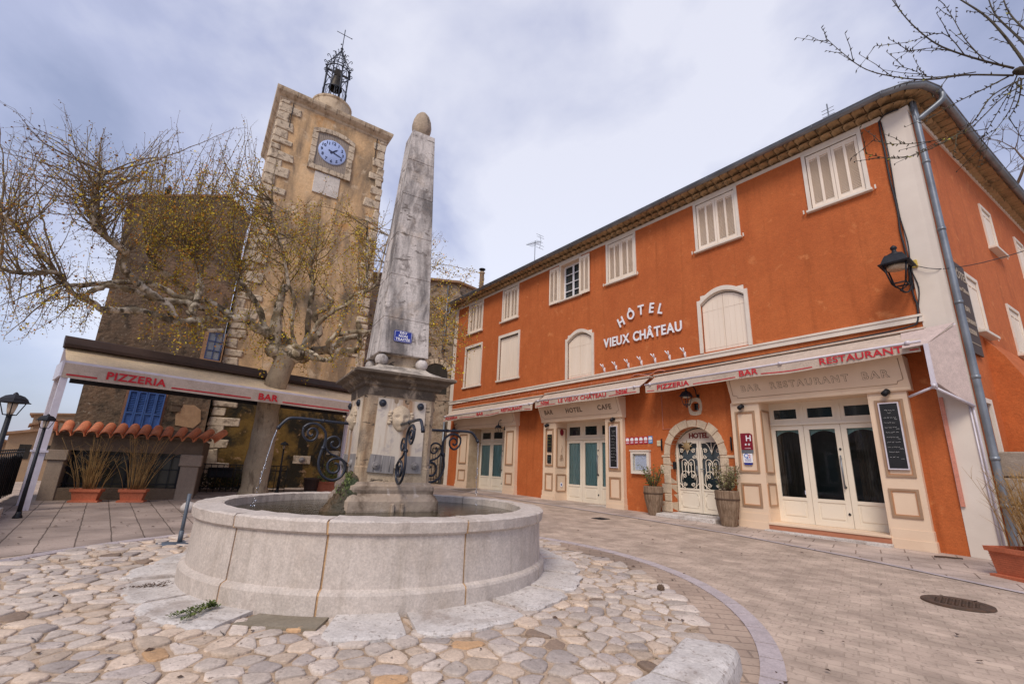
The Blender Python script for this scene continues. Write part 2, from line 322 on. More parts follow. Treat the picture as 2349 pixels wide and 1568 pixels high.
def glass_mat(name, tintc, mixf, ior=1.5):
    m = bpy.data.materials.new(name); m.use_nodes = True; t = m.node_tree; n = t.nodes; l = t.links; n.clear()
    o = n.new("ShaderNodeOutputMaterial"); a = n.new("ShaderNodeBsdfTransparent"); a.inputs[0].default_value = (*tintc, 1)
    g = n.new("ShaderNodeBsdfGlossy"); g.inputs["Roughness"].default_value = .03; g.inputs[0].default_value = (.85, .9, 1, 1)
    f = n.new("ShaderNodeFresnel"); f.inputs[0].default_value = ior
    mm = n.new("ShaderNodeMath"); mm.operation = 'MULTIPLY_ADD'; mm.inputs[1].default_value = 1.0; mm.inputs[2].default_value = mixf
    mx = n.new("ShaderNodeMixShader"); l.new(f.outputs[0], mm.inputs[0]); l.new(mm.outputs[0], mx.inputs[0])
    l.new(a.outputs[0], mx.inputs[1]); l.new(g.outputs[0], mx.inputs[2]); l.new(mx.outputs[0], o.inputs[0]); return m
M['glass'] = glass_mat('window_glass', (.90, .97, .97), .02)
M['glasst'] = glass_mat('thin_clear_glazing', (.96, .98, .98), .0, 1.18)
M['stream'] = glass_mat('running_water', (.95, .95, .97), .45)
def pave(name, rot, bw, bh, c1, c2, mc, msz=.03, lowc=(.66, .64, .62), loc=(0, 0, 0), stainc=(.2, .15, .12), squash=1.0, offset=.5, bump=.004, s2=1.2):
    m = bpy.data.materials.new(name); m.use_nodes = True; t = m.node_tree; n = t.nodes; l = t.links
    p = n["Principled BSDF"]; p.inputs["Roughness"].default_value = .85
    co = n.new("ShaderNodeTexCoord"); mp = n.new("ShaderNodeMapping"); mp.inputs["Rotation"].default_value = (0, 0, radians(rot))
    mp.inputs["Location"].default_value = loc; l.new(co.outputs["Object"], mp.inputs[0])
    wn = n.new("ShaderNodeTexNoise"); wn.inputs["Scale"].default_value = 3; l.new(mp.outputs[0], wn.inputs[0])
    vm = n.new("ShaderNodeVectorMath"); vm.operation = 'MULTIPLY_ADD'; vm.inputs[1].default_value = (.03, .03, 0)
    l.new(wn.outputs["Color"], vm.inputs[0]); l.new(mp.outputs[0], vm.inputs[2])
    b = n.new("ShaderNodeTexBrick"); b.inputs["Scale"].default_value = 1; b.inputs["Brick Width"].default_value = bw
    b.inputs["Row Height"].default_value = bh; b.inputs["Mortar Size"].default_value = msz; b.inputs["Mortar Smooth"].default_value = .35
    b.inputs["Color1"].default_value = (*c1, 1); b.inputs["Color2"].default_value = (*c2, 1); b.inputs["Mortar"].default_value = (*mc, 1)
    b.offset = offset; l.new(vm.outputs[0], b.inputs[0])
    def nz(sc, d=6):
        x = n.new("ShaderNodeTexNoise"); x.inputs["Scale"].default_value = sc; x.inputs["Detail"].default_value = d; l.new(co.outputs["Object"], x.inputs[0]); return x
    r = n.new("ShaderNodeValToRGB"); r.color_ramp.elements[0].position = .36; r.color_ramp.elements[0].color = (*lowc, 1)
    r.color_ramp.elements[1].position = .64; r.color_ramp.elements[1].color = (1.18, 1.16, 1.13, 1); l.new(nz(s2, 8).outputs["Fac"], r.inputs[0])
    mx = n.new("ShaderNodeMix"); mx.data_type = 'RGBA'; mx.blend_type = 'MULTIPLY'; mx.inputs[0].default_value = 1
    l.new(b.outputs["Color"], mx.inputs[6]); l.new(r.outputs[0], mx.inputs[7])
    r2 = n.new("ShaderNodeValToRGB"); r2.color_ramp.elements[0].position = .58; r2.color_ramp.elements[0].color = (0, 0, 0, 1)
    r2.color_ramp.elements[1].position = .70; r2.color_ramp.elements[1].color = (.7, .7, .7, 1); l.new(nz(34, 5).outputs["Fac"], r2.inputs[0])
    m2 = n.new("ShaderNodeMix"); m2.data_type = 'RGBA'; l.new(r2.outputs[0], m2.inputs[0]); l.new(mx.outputs[2], m2.inputs[6]); m2.inputs[7].default_value = (*stainc, 1)
    l.new(m2.outputs[2], p.inputs["Base Color"])
    bn = n.new("ShaderNodeBump"); bn.inputs["Distance"].default_value = bump; ma = n.new("ShaderNodeMath"); ma.operation = 'MULTIPLY_ADD'
    ma.inputs[1].default_value = -1; l.new(b.outputs["Fac"], ma.inputs[0]); l.new(nz(30).outputs["Fac"], ma.inputs[2])
    l.new(ma.outputs[0], bn.inputs["Height"]); l.new(bn.outputs[0], p.inputs["Normal"])
    return m
M['street'] = pave('street_paving', 37, .165, .105, (.49, .39, .315), (.41, .32, .26), (.385, .30, .24), .006, bump=.002, lowc=(.80, .78, .75), s2=3.3)
M['terrace'] = pave('terrace_slabs', 49.5, .95, .335, (.31, .245, .21), (.37, .295, .255), (.12, .09, .07), .008, bump=.004)  # slab tone lowered so the colour carries the terrace's shade
M['walk'] = pave('footway_slabs', 37.5, .62, .42, (.47, .38, .33), (.53, .43, .37), (.24, .175, .14), .010)
M['stripbr'] = pave('brown_brick_strip', 10, .3, .13, (.38, .285, .225), (.43, .33, .26), (.28, .21, .165), .008)
# ================================================================== GROUND
def sheet(poly, dz, name, mt, label=None):
    mb = MB(); mb.add([(x, y, gz(x, y)+dz) for x, y in poly], [list(range(len(poly)))]); o = mb.build(name, mt, None, fix=False)
    return tag(o, kind='structure')
g = MB(); xs = [-600, -120, -40, -14, -11.5, 0, 12, 40, 120, 600]; ys = [-60, -5, 0, 10, 20, 30, 60, 150, 600]
for y in ys:
    for x in xs: g.v.append((x, y, gz(x, y)-(3.5 if x < -14 else 0)))
for j in range(len(ys)-1):
    for i in range(len(xs)-1):
        a = j*len(xs)+i; g.f.append([a, a+1, a+len(xs)+1, a+len(xs)]); g.sm.append(False)
tag(g.build('ground', M['street'], fix=False), kind='structure')
# terrace of large slabs at the left, footway along the hotel
sheet([(-4.2, 7.5), (-4.75, 6.4), (-5.2, 5.2), (-5.6, 4.6), (-8.4, 7.9), (-11.2, 11.2), (-7.0, 14.6), (-1.0, 19), (-2.2, 11.5)], .004, 'terrace_paving', M['terrace'])
def Fp(s, v): p = fw('F', s, v, 0); return (p.x, p.y)
sheet([Fp(-1.2, 2.75), Fp(0.9, 2.0), Fp(3, 1.52), Fp(5.4, 1.32), Fp(9, 1.25), Fp(16, 1.2), Fp(16, -.5), Fp(-1.2, -.5)], .004, 'footway', M['walk'])
ln = MB(); L0 = [Fp(-1.6, 2.9), Fp(-1.2, 2.75), Fp(0.9, 2.0), Fp(3, 1.52), Fp(5.4, 1.32), Fp(9, 1.25), Fp(16, 1.2)]
for i in range(len(L0)-1):
    a, b = Vector(L0[i]), Vector(L0[i+1]); nn = (b-a).normalized().orthogonal()*.05
    pts = [a-nn, b-nn, b+nn, a+nn]; ln.add([(p.x, p.y, gz(p.x, p.y)+.008+.0004*i) for p in pts], [(0, 1, 2, 3)])
tag(ln.build('kerb_line', M['ringst'], fix=False), kind='structure')
RC = (-1.45, 4.85)
def arcpt(r, a): return (RC[0]+r*cos(a), RC[1]+r*sin(a))
def arcsheet(r0, r1, a0, a1, n, dz, name, mt):
    mb = MB()
    for i in range(n+1):
        a = a0+(a1-a0)*i/n
        for r in (r0, r1): x, y = arcpt(r, a); mb.v.append((x, y, gz(x, y)+dz))
    for i in range(n): mb.f.append([2*i, 2*i+1, 2*i+3, 2*i+2]); mb.sm.append(False)
    return tag(mb.build(name, mt, None, fix=False), kind='structure')
arcsheet(0.1, 3.46, 0, 2*pi, 96, .006, 'mortar_bed', M['mortar'])
arcsheet(3.10, 3.46, -1.0, .85, 30, .011, 'brick_strip', M['stripbr'])
rs = MB(); a = -1.0
while a < 5.0:
    da = random.uniform(.075, .11); n = 3; w = .005
    pts = [arcpt(3.46, a+w/2+(da-w)*k/n) for k in range(n+1)]+[arcpt(3.60, a+w/2+(da-w)*k/n) for k in range(n, -1, -1)]
    top = [(x, y, gz(x, y)+.016+random.uniform(0, .003)) for x, y in pts]; bot = [(x, y, gz(x, y)-.02) for x, y in pts]; k = len(pts)
    rs.add(top+bot, [list(range(k))]+[(i, (i+1) % k, k+(i+1) % k, k+i) for i in range(k)]); a += da
tag(rs.build('kerb_ring', M['ringst'], fix=True), kind='structure')
# ---- cobbles: relaxed Voronoi cells rounded into low domed stones
def cobbles():
    R1 = 3.42
    def inside(x, y):
        r = math.hypot(x-RC[0], y-RC[1]); q = math.hypot(x-BAS[0], y-BAS[1])
        if r > R1 or q < 2.02: return False
        ang = atan2(y-RC[1], x-RC[0])
        if -1.0 < ang < .85 and r > 3.02: return False
        return True
    pts = []
    tries = 0
    while tries < 26000:
        tries += 1; x = random.uniform(RC[0]-3.5, RC[0]+3.5); y = random.uniform(RC[1]-3.5, RC[1]+3.5)
        if not inside(x, y): continue
        d = random.choice((.088, .105, .125, .15)) 
        if all((x-p[0])**2+(y-p[1])**2 > (d*.5+p[2]*.5)**2*1.35 for p in pts[-1200:]): pts.append((x, y, d))
    P = np.array([(p[0], p[1]) for p in pts]); mb = MB(); mb.col = []
    for i, (x, y) in enumerate(P):
        d2 = ((P-P[i])**2).sum(1); nb = np.argsort(d2)[1:15]
        poly = [(-.17, -.17), (.17, -.17), (.17, .17), (-.17, .17)]
        for j in nb:
            dx, dy = P[j]-P[i]; L = math.hypot(dx, dy); nx, ny = dx/L, dy/L; lim = L/2-.006; new = []
            for k in range(len(poly)):
                p, q = poly[k], poly[(k+1) % len(poly)]; dp = p[0]*nx+p[1]*ny-lim; dq = q[0]*nx+q[1]*ny-lim
                if dp <= 0: new.append(p)
                if dp*dq < 0: t = dp/(dp-dq); new.append((p[0]+(q[0]-p[0])*t, p[1]+(q[1]-p[1])*t))
            poly = new
            if len(poly) < 3: break
        if len(poly) < 3: continue
        for _ in range(2):   # take the corners off
            new = []
            for k in range(len(poly)):
                p, q = poly[k], poly[(k+1) % len(poly)]
                c_ = random.uniform(.12, .24); new += [(p[0]*(1-c_)+q[0]*c_, p[1]*(1-c_)+q[1]*c_), (p[0]*c_+q[0]*(1-c_), p[1]*c_+q[1]*(1-c_))]
            poly = new
        sh = random.uniform(.86, 1.0); poly = [(p[0]*sh*(1+random.uniform(-.06, .06)), p[1]*sh*(1+random.uniform(-.06, .06))) for p in poly]
        h = random.uniform(.004, .020); n = len(poly); tx, ty = random.uniform(-.05, .05), random.uniform(-.05, .05); z0 = gz(x, y)
        ring = lambda s, z: [(x+p[0]*s, y+p[1]*s, z0+z+(p[0]*tx+p[1]*ty)) for p in poly]
        vs = ring(1, -.01)+ring(1, .006+h*.62)+ring(.93, .006+h*.93)+ring(.6, .006+h)+[(x, y, z0+.006+h*1.03)]
        fs = [(r*n+k, r*n+(k+1) % n, (r+1)*n+(k+1) % n, (r+1)*n+k) for r in range(3) for k in range(n)]+[(3*n+k, 3*n+(k+1) % n, 4*n) for k in range(n)]
        mb.add(vs, fs, True)
        t = random.random(); b = random.uniform(.70, 1.06)
        c = (b, b*.98, b*.97) if t < .55 else (b*1.03, b*.94, b*.84) if t < .80 else (b*.80, b*.79, b*.82) if t < .972 else (b*.46, b*.38, b*.32) if t < .99 else (b*.95, b*.68, b*.42)
        mb.col += [(*c, 1)]*len(vs)
    return mb
cb = cobbles(); tag(cb.build('cobblestones', M['cobble'], fix=False), kind='structure')
# ---- large slabs hugging the basin
sb = MB(); a = radians(-232)
widths = [(-228, -207), (-205, -187), (-185, -165), (-163, -149), (-147, -128), (-126, -103), (-101, -85.5), (-83.5, -70), (-68, -46), (-44, -27), (-25, -8), (-6, 12), (14, 40)]
for i, (a0, a1) in enumerate(widths):
    if i == 6: continue
    ro = random.uniform(2.22, 2.42); n = 8; pts = []
    for k in range(n+1):
        q = radians(a0+(a1-a0)*k/n); pts.append((BAS[0]+1.80*cos(q), BAS[1]+1.80*sin(q)))
    for k in range(n, -1, -1):
        q = radians(a0+(a1-a0)*k/n); rr = ro-(.06 if k in (0, n) else 0)+random.uniform(-.02, .02); pts.append((BAS[0]+rr*cos(q), BAS[1]+rr*sin(q)))
    k = len(pts); th = random.uniform(.026, .042)
    ins = [(BAS[0]+(p[0]-BAS[0])*.985, BAS[1]+(p[1]-BAS[1])*.985) if m > n else p for m, p in enumerate(pts)]
    vs = [(x, y, gz(x, y)+th) for x, y in ins]+[(x, y, gz(x, y)+th-.012) for x, y in pts]+[(x, y, gz(x, y)-.02) for x, y in pts]
    sb.add(vs, [list(range(k))]+[(r*k+i2, r*k+(i2+1) % k, (r+1)*k+(i2+1) % k, (r+1)*k+i2) for r in range(2) for i2 in range(k)])
tag(sb.build('basin_slabs', M['slab']), kind='structure')
hp = MB(); pts = []
for q, r in ((-101, 1.80), (-96, 1.80), (-90, 1.80), (-85, 1.80), (-85.5, 2.13), (-101.5, 2.13)):
    pts.append((BAS[0]+r*cos(radians(q)), BAS[1]+r*sin(radians(q))))
z0 = gz(0, 3.6)
hp.prism([(p[0], p[1]) for p in pts], z0-.01, z0+.026, 'z')
single(hp, 'access_plate', M['hatch'], 'grey metal plate set flush between two slabs at the foot of the basin', 'plate', 'W', (-1.3, 3.6, z0))
# kerb block arc in the lower right corner
kb = MB(); kb.v = []
prof = [(3.03, 0), (3.03, .125), (3.05, .14), (3.30, .15), (3.345, .13), (3.36, .10), (3.37, 0)]
for (q0, q1) in ((-1.05, -.735), (-.73, -.52)):
    b0 = len(kb.v); n = 8
    for i in range(n+1):
        q = q0+(q1-q0)*i/n; edge = .012 if i in (0, n) else 0
        for r, z in prof:
            x, y = arcpt(r, q); kb.v.append((x, y, gz(x, y)+max(0, z-edge*(z > 0))+(.003*sin(i*2.1+r*9) if z else 0)))
    m = len(prof)
    for i in range(n):
        for j in range(m-1): kb.f.append([b0+i*m+j, b0+i*m+j+1, b0+(i+1)*m+j+1, b0+(i+1)*m+j]); kb.sm.append(False)
    kb.f.append([b0+j for j in range(m)]); kb.sm.append(False); kb.f.append([b0+n*m+j for j in range(m)]); kb.sm.append(False)
single(kb, 'kerb_stone', M['slab'], 'thick pale limestone kerb block curving round the edge of the cobbles', 'kerb stone', 'W', (1.2, 3.1, gz(1, 3.1)))
fs_ = MB(); pts = [arcpt(3.39, -.80), arcpt(3.62, -.80), arcpt(3.62, -1.0), arcpt(3.39, -1.0)]
fs_.prism(pts, gz(1, 2.6)-.02, gz(1, 2.6)+.04, 'z'); tag(fs_.build('edging_slab', M['slab']), kind='structure')
# manhole, drain, litter
mh = MB(); c = (4.44, 4.93, gz(4, 4.93)); mh.lathe([(.001, .012), (.20, .012), (.205, .016), (.27, .016), (.275, .0)], 40, c, smooth=False)
for i in range(-5, 6):
    for j in range(-5, 6):
        if i*i+j*j < 28 and (i+j) % 2 == 0: mh.box(c[0]+i*.034-.012, c[0]+i*.034+.012, c[1]+j*.034-.012, c[1]+j*.034+.012, c[2]+.01, c[2]+.019)
single(mh, 'manhole_cover', M['rust'], 'round rusty iron manhole cover in the paving at lower right', 'manhole cover', 'W', c)
dr = MB(); c = fw('F', 5.55, 2.25, 0); c.z = gz(c.x, c.y)
t = thing('drain_grate', 'small square dark drain grate in the paving in front of the hotel', 'drain grate', 'W', tuple(c))
a = radians(40); b0 = len(dr.v)
dr.box(-.15, .15, -.15, .15, 0, .006)
for i in range(7): dr.box(-.14+i*.042, -.12+i*.042, -.13, .13, .006, .012)
dr.xf(Matrix.Translation(c) @ Matrix.Rotation(a, 4, 'Z')); dr.build('grating', M['black'], t)
pc = MB(); c = (1.55, 4.93, gz(0, 4.9)+.034); pc.sphere(c, .034, 12, 8, (1, .9, 1))
for k in range(40):
    u_ = k*2.4; zz = -1+2*(k+.5)/40; rr = sqrt(1-zz*zz); pc.sphere((c[0]+.031*rr*cos(u_), c[1]+.028*rr*sin(u_), c[2]+.031*zz), .008, 5, 4)
single(pc, 'plane_tree_fruit', M['twig'], 'small dark round seed ball lying on the cobbles right of the basin', 'seed ball', 'W', (1.55, 4.93, gz(0, 4.9)))
def stick(x, y, ang, L, r, label, m='rust'):
    mb = MB(); z = gz(x, y)+r+.012; d = Vector((cos(ang), sin(ang), 0)); p = Vector((x, y, z))
    mb.tube([p-d*L/2, p-d*L*.1+Vector((0, 0, .004)), p+d*L*.2, p+d*L/2], [r, r*1.1, r, r*.7], 6)
    return single(mb, 'stick', M[m], label, 'stick', 'W', (x, y, gz(x, y)))
p = fw('F', .15, .65, 0); stick(p.x, p.y, radians(-20), .34, .014, 'short brown stick lying on the footway by the hotel corner')
# fallen scraps on the paving
sc = MB(); 
def scrap(x, y, s):
    a = random.random()*6.3; z = gz(x, y)+.018
    sc.add([(x+s*cos(a), y+s*sin(a), z), (x+s*.5*cos(a+1.7), y+s*.5*sin(a+1.7), z+s*.35), (x+s*cos(a+3.1), y+s*sin(a+3.1), z), (x+s*.5*cos(a+4.6), y+s*.5*sin(a+4.6), z+.002)], [(0, 1, 2, 3)])
for k in range(420):
    if k < 210: x, y = random.uniform(-9, -4.8), random.uniform(5, 11)
    elif k < 330: x, y = random.uniform(0, 5.5), random.uniform(3, 11)
    else: x, y = random.uniform(-4.5, 1.8), random.uniform(2.2, 6)
    if -10 > x or (math.hypot(x-BAS[0], y-BAS[1]) < 1.95) or x*.793+y*.609 > 10.0: continue
    scrap(x, y, random.choice((.01, .014, .02, .03)))
tag(sc.build('leaf_litter', M['rust'], fix=False), 'small dry brown leaf scraps and bud scales scattered over the paving', 'leaf litter', kind='stuff')
# ================================================================== FOUNTAIN
z0 = gz(*BAS)-.04
FT = thing('fountain', 'round grey limestone fountain basin with a pillar and obelisk carrying iron spouts', 'fountain', 'P', (0, 0, z0))
bx, by = (lambda d: (cos(-FR['P'][2])*d[0]-sin(-FR['P'][2])*d[1], sin(-FR['P'][2])*d[0]+cos(-FR['P'][2])*d[1]))((BAS[0]+1.50, BAS[1]-5.86))
zb = .02
def ringseg(prof, a0, a1, n, inset=.0):
    mb = MB(); mb.lathe(prof, n, (bx, by, 0), a0, a1, smooth=False)
    k = n+1; L = len(prof)
    mb.f.append([j*k for j in range(L)][::-1]); mb.sm.append(False); mb.f.append([j*k+n for j in range(L)]); mb.sm.append(False)
    return mb
wallp = [(1.60, zb), (1.875, zb), (1.872, .225), (1.862, .245), (1.825, .262), (1.815, .665), (1.60, .665)]
rimp = [(1.58, .645), (1.832, .645), (1.848, .66), (1.853, .738), (1.836, .753), (1.62, .762), (1.595, .75), (1.58, .645)]
joints_w = [-250, -213, -176, -139.5, -117, -93.5, -54, -18, 18, 55, 91]
# convert world angles into the pillar frame
def wa(d): return radians(d-30)
js = [wa(d) for d in (-230, -185, -149, -114.25, -88.25, -53, -18, 20, 60, 95)]; js.append(js[0]+2*pi)
for i in range(len(js)-1):
    g_ = .008; n = max(4, int((js[i+1]-js[i])/.055))
    mb = ringseg(wallp, js[i]+g_/1.6, js[i+1]-g_/1.6, n); mb.build('basin_block', M['stoneF'], FT)
    mb = ringseg(rimp, js[i]+g_/1.8, js[i+1]-g_/1.8, n)
    for q in range(len(mb.v)):
        p = mb.v[q]; h = .004*sin(q*12.9)+.003*sin(q*4.1); mb.v[q] = (p[0]+h*.6, p[1]-h*.6, p[2]+(h if p[2] > .7 else 0))
    mb.build('rim_stone', M['stoneF'], FT)
    jm = MB(); jm.lathe([(1.62, zb), (1.865, zb), (1.862, .225), (1.85, .245), (1.812, .262), (1.805, .64), (1.838, .648), (1.844, .735), (1.82, .742), (1.61, .75)], 1, (bx, by, 0), js[i]-g_, js[i]+g_, smooth=False)
    jm.build('mortar_joint', M['joint'], FT)
bed = MB(); bed.lathe([(1.601, .35), (.001, .35)], 48, (bx, by, 0), cap=False); bed.lathe([(1.599, .35), (1.599, .61)], 48, (bx, by, 0), cap=False); bed.build('basin_lining', M['plinth'], FT)
wt = MB(); wt.lathe([(1.598, .672), (.001, .672)], 64, (bx, by, 0), cap=False); wt.build('water', M['water'], FT)
def sqloft(prof, name, mt, parent=FT, cx=0, cy=0, ch=0):
    """square rings of half width w at height z"""
    mb = MB(); vs = []; k = 4 if not ch else 8
    for w, z in prof:
        if not ch: vs += [(cx-w, cy-w, z), (cx+w, cy-w, z), (cx+w, cy+w, z), (cx-w, cy+w, z)]
        else:
            c_ = ch; vs += [(cx-w+c_, cy-w, z), (cx+w-c_, cy-w, z), (cx+w, cy-w+c_, z), (cx+w, cy+w-c_, z), (cx+w-c_, cy+w, z), (cx-w+c_, cy+w, z), (cx-w, cy+w-c_, z), (cx-w, cy-w+c_, z)]
    fs = [(j*k+i, j*k+(i+1) % k, (j+1)*k+(i+1) % k, (j+1)*k+i) for j in range(len(prof)-1) for i in range(k)]
    fs += [list(range(k))[::-1], [(len(prof)-1)*k+i for i in range(k)]]
    mb.add(vs, fs); return mb.build(name, mt, parent)
sqloft([(.50, .40), (.535, .69), (.53, .78), (.50, .83), (.475, .86), (.485, .90), (.48, .94), (.455, .96), (.445, .985)], 'plinth', M['plinth'], ch=.03)
for k in (-.02, .09):
    mb = MB(); mb.bevbox(k-.018, k+.018, -.56, -.51, .40, .76, .008); mb.build('plinth_rib', M['plinth'], FT)
sqloft([(.435, .985), (.435, 1.14), (.43, 1.142), (.425, 1.15), (.428, 1.95)], 'pillar', M['stoneP'], ch=.055)
sqloft([(.432, 1.95), (.437, 2.06)], 'pillar_frieze', M['dkstone'], ch=.055)
sqloft([(.44, 2.055), (.465, 2.07), (.475, 2.10), (.50, 2.115), (.53, 2.13), (.545, 2.165), (.60, 2.18), (.612, 2.19), (.612, 2.215), (.60, 2.222)], 'cornice', M['dkstone'])
sqloft([(.595, 2.222), (.47, 2.255), (.34, 2.315), (.30, 2.35)], 'cornice_cap', mat('cap_stone', (.50, .46, .43), .85, (.22, .2, .19), 7, 7, .42, .62, .006, 30))
sqloft([(.235, 2.33), (.225, 2.52)], 'obelisk_neck', M['stoneP'])
for sx in (-1, 1):
    for sy in (-1, 1):
        mb = MB(); mb.sphere((sx*.255, sy*.255, 2.415), .08, 18, 12); mb.build('stone_ball', M['dkstone' if 0 else 'stoneO'], FT)
zs = [2.50, 2.965, 3.56, 4.17, 4.79, 5.37, 5.885]
hw = lambda z: .318-(z-2.5)*(.318-.168)/(5.885-2.5)
for i in range(len(zs)-1):
    a, b = zs[i], zs[i+1]; wa_, wb_ = hw(a), hw(b); e_ = .006
    sqloft([(wa_-e_, a), (wa_, a+.008), (wb_, b-.008), (wb_-e_, b-.001)], 'obelisk_block', M['stoneO'], ch=.006)
mb = MB(); mb.lathe([(.05, 5.88), (.075, 5.90), (.115, 5.96), (.14, 6.04), (.145, 6.11), (.132, 6.20), (.10, 6.29), (.055, 6.35), (.012, 6.375)], 24); mb.build('egg_finial', mat('finial_stone', (.33, .27, .22), .9, (.42, .35, .29), 6, 7, .3, .7, .01, 30, stain=((.1, .085, .07), 4, .55, .7, (1.5, 1.5, .5))), FT)
# blue enamel plate
sg = MB(); sg.prism([(.40-.50-.04+.0, 2.66), (.56-.50, 2.66), (.575-.5, 2.675), (.575-.5, 2.79), (.56-.5, 2.805), (.40-.54, 2.805), (.385-.54, 2.79), (.385-.54, 2.675)], -.322, -.308, 'y')
PL = thing('water_notice', 'blue enamel plate reading EAU NON TRAITEE on the obelisk', 'sign', 'P', (-.04, -.31, 2.66))
sg.build('plate', M['enam'], PL)
tx = MB()
for t_, zz in (('EAU', 2.765), ('NON', 2.722), ('TRAITÉE', 2.679)): put_text(tx, t_, .046, awM(-.04, -.3235, zz), ext=.001, bold=.0012, spacing=1.1)
bd = [(-.137, 2.668), (.058, 2.668), (.066, 2.676), (.066, 2.788), (.058, 2.796), (-.137, 2.796), (-.145, 2.788), (-.145, 2.676)]
for i in range(8):
    a, b = bd[i], bd[(i+1) % 8]; tx.tube([(a[0], -.3235, a[1]), (b[0], -.3235, b[1])], .0016, 4)
tx.build('lettering', M['whitep'], PL)
def face_mask(side):
    """carved face, built facing -y at x=0,z=1.70 then turned to its side of the pillar"""
    R_ = Matrix.Rotation(side, 4, 'Z'); mb = MB(); nu, nv = 26, 30; vs = []
    G = lambda x, z, x0, z0_, sx, sz: math.exp(-((x-x0)/sx)**2-((z-z0_)/sz)**2)
    for j in range(nv+1):
        for i in range(nu+1):
            th = pi*i/nu; ph = pi*j/nv
            X = -cos(th)*sin(ph); Zz = -cos(ph); Y = sin(th)*sin(ph)
            w = .122*(1-.22*max(0, -Zz)); x = X*w; z = Zz*.155; d = .062*Y**.8 if Y > 0 else 0
            xn, zn = x/.122, z/.155
            d += .034*G(xn, zn, 0, -.12, .15, .30)+.012*G(xn, zn, 0, -.28, .24, .10)       # nose
            d -= .024*(G(xn, zn, .40, .08, .22, .10)+G(xn, zn, -.40, .08, .22, .10))          # sockets
            d += .007*(G(xn, zn, .40, .05, .12, .05)+G(xn, zn, -.40, .05, .12, .05))          # eyes
            d += .006*(G(xn, zn, .40, .25, .30, .06)+G(xn, zn, -.40, .25, .30, .06))
            d += .010*G(xn, zn, 0, -.50, .30, .055)+.009*G(xn, zn, 0, -.64, .25, .06)-.014*G(xn, zn, 0, -.57, .28, .04)
            d += .006*(G(xn, zn, .5, -.3, .2, .2)+G(xn, zn, -.5, -.3, .2, .2))+.012*G(xn, zn, 0, -.86, .3, .12)
            vs.append((x, -.435-d, 1.705+z))
    mb.add(vs, [(j*(nu+1)+i, j*(nu+1)+i+1, (j+1)*(nu+1)+i+1, (j+1)*(nu+1)+i) for j in range(nv) for i in range(nu)], True)
    mb.xf(R_); f_ = mb.build('carved_face', M['carved'], FT)
    for sx in (-1, 1):
        hb = MB()
        for k in range(5): hb.sphere((sx*(.124+.010*sin(k*2)), -.455, 1.765-k*.030), .026, 10, 7, (1, .8, .8))
        hb.xf(R_); hb.build('carved_curls', M['carved'], f_)
    pn = MB(); pn.prism([(-.29, 1.14), (.30, 1.14), (.295, 1.92), (.095, 1.925), (.09, 1.885), (.06, 1.87), (.035, 1.885), (.03, 1.925), (-.04, 1.925), (-.045, 1.885), (-.07, 1.87), (-.095, 1.885), (-.10, 1.925), (-.285, 1.925)], -.447, -.425, 'y')
    pn.xf(R_); p_ = pn.build('marble_panel', M['marble'], FT)
    ld = MB(); ld.prism([(-.325, 1.09), (-.03, 1.075), (-.03, 1.27), (-.30, 1.285)], -.455, -.43, 'y'); ld.prism([(.10, 1.085), (.30, 1.085), (.30, 1.28), (.10, 1.28)], -.454, -.43, 'y')
    for q in range(9): 
        xx = -.29+q*.03
        if q in (1, 4, 7): ld.tube([(xx, -.456, 1.10), (xx+.002, -.456, 1.27)], .005, 5)
    ld.xf(R_); ld.build('lead_flashing', M['lead'], FT)
    for (x, z, m_) in ((-.235, 1.865, 'navy'), (.225, 1.865, 'navy'), (-.235, 1.165, 'lead'), (.22, 1.175, 'lead')):
        bs = MB(); bs.lathe([(.042, 0), (.042, -.012), (.036, -.02), (.030, -.014), (.024, -.026), (.012, -.02), (.008, -.034), (.001, -.036)], 20, (x, -.455, z), axis='y', cap=False)
        bs.xf(R_); bs.build('boss', M[m_], FT)
for sd in (0, -pi/2, pi/2, pi): face_mask(sd)
PIPE = [(0.44,1.632),(0.56,1.634),(0.78,1.64),(0.95,1.648),(1.10,1.648),(1.16,1.635),(1.205,1.59),(1.25,1.525)]
def smooth_pts(p, n=3):
    p = [Vector(q) for q in p]; out = []
    for i in range(len(p)-1):
        a, b, c, d = p[max(i-1, 0)], p[i], p[i+1], p[min(i+2, len(p)-1)]
        for k in range(n):
            t = k/n; out.append(.5*((2*b)+(c-a)*t+(2*a-5*b+4*c-d)*t*t+(3*b-a-3*c+d)*t**3))
    out.append(p[-1]); return out
SC1 = [(0.874,1.499),(0.904,1.524),(0.933,1.502),(0.920,1.455),(0.872,1.438),(0.833,1.481),(0.843,1.556),(0.915,1.605),(0.990,1.559),(0.985,1.478),(0.938,1.406),(0.872,1.393),(0.815,1.448)][::-1]
SC2 = [(0.990,1.548),(0.940,1.592),(0.863,1.603),(0.792,1.567),(0.740,1.495),(0.738,1.371),(0.764,1.274),(0.773,1.153),(0.732,1.048),(0.659,0.990),(0.578,0.978),(0.498,1.027),(0.469,1.123),(0.514,1.204),(0.598,1.221),(0.659,1.184),(0.670,1.116),(0.636,1.064),(0.576,1.059),(0.541,1.100),(0.555,1.154),(0.597,1.166)]
SC1 = [(0.988,1.55),(0.985,1.478),(0.938,1.415),(0.885,1.405),(0.838,1.445),(0.833,1.510),(0.875,1.548),(0.925,1.530),(0.935,1.485),(0.900,1.458),(0.878,1.482)]
SC3 = [(0.455,1.165),(0.559,1.236),(0.658,1.273),(0.713,1.331),(0.726,1.399),(0.696,1.449),(0.631,1.470),(0.579,1.436),(0.567,1.374),(0.607,1.337),(0.653,1.355),(0.664,1.396),(0.637,1.411)]
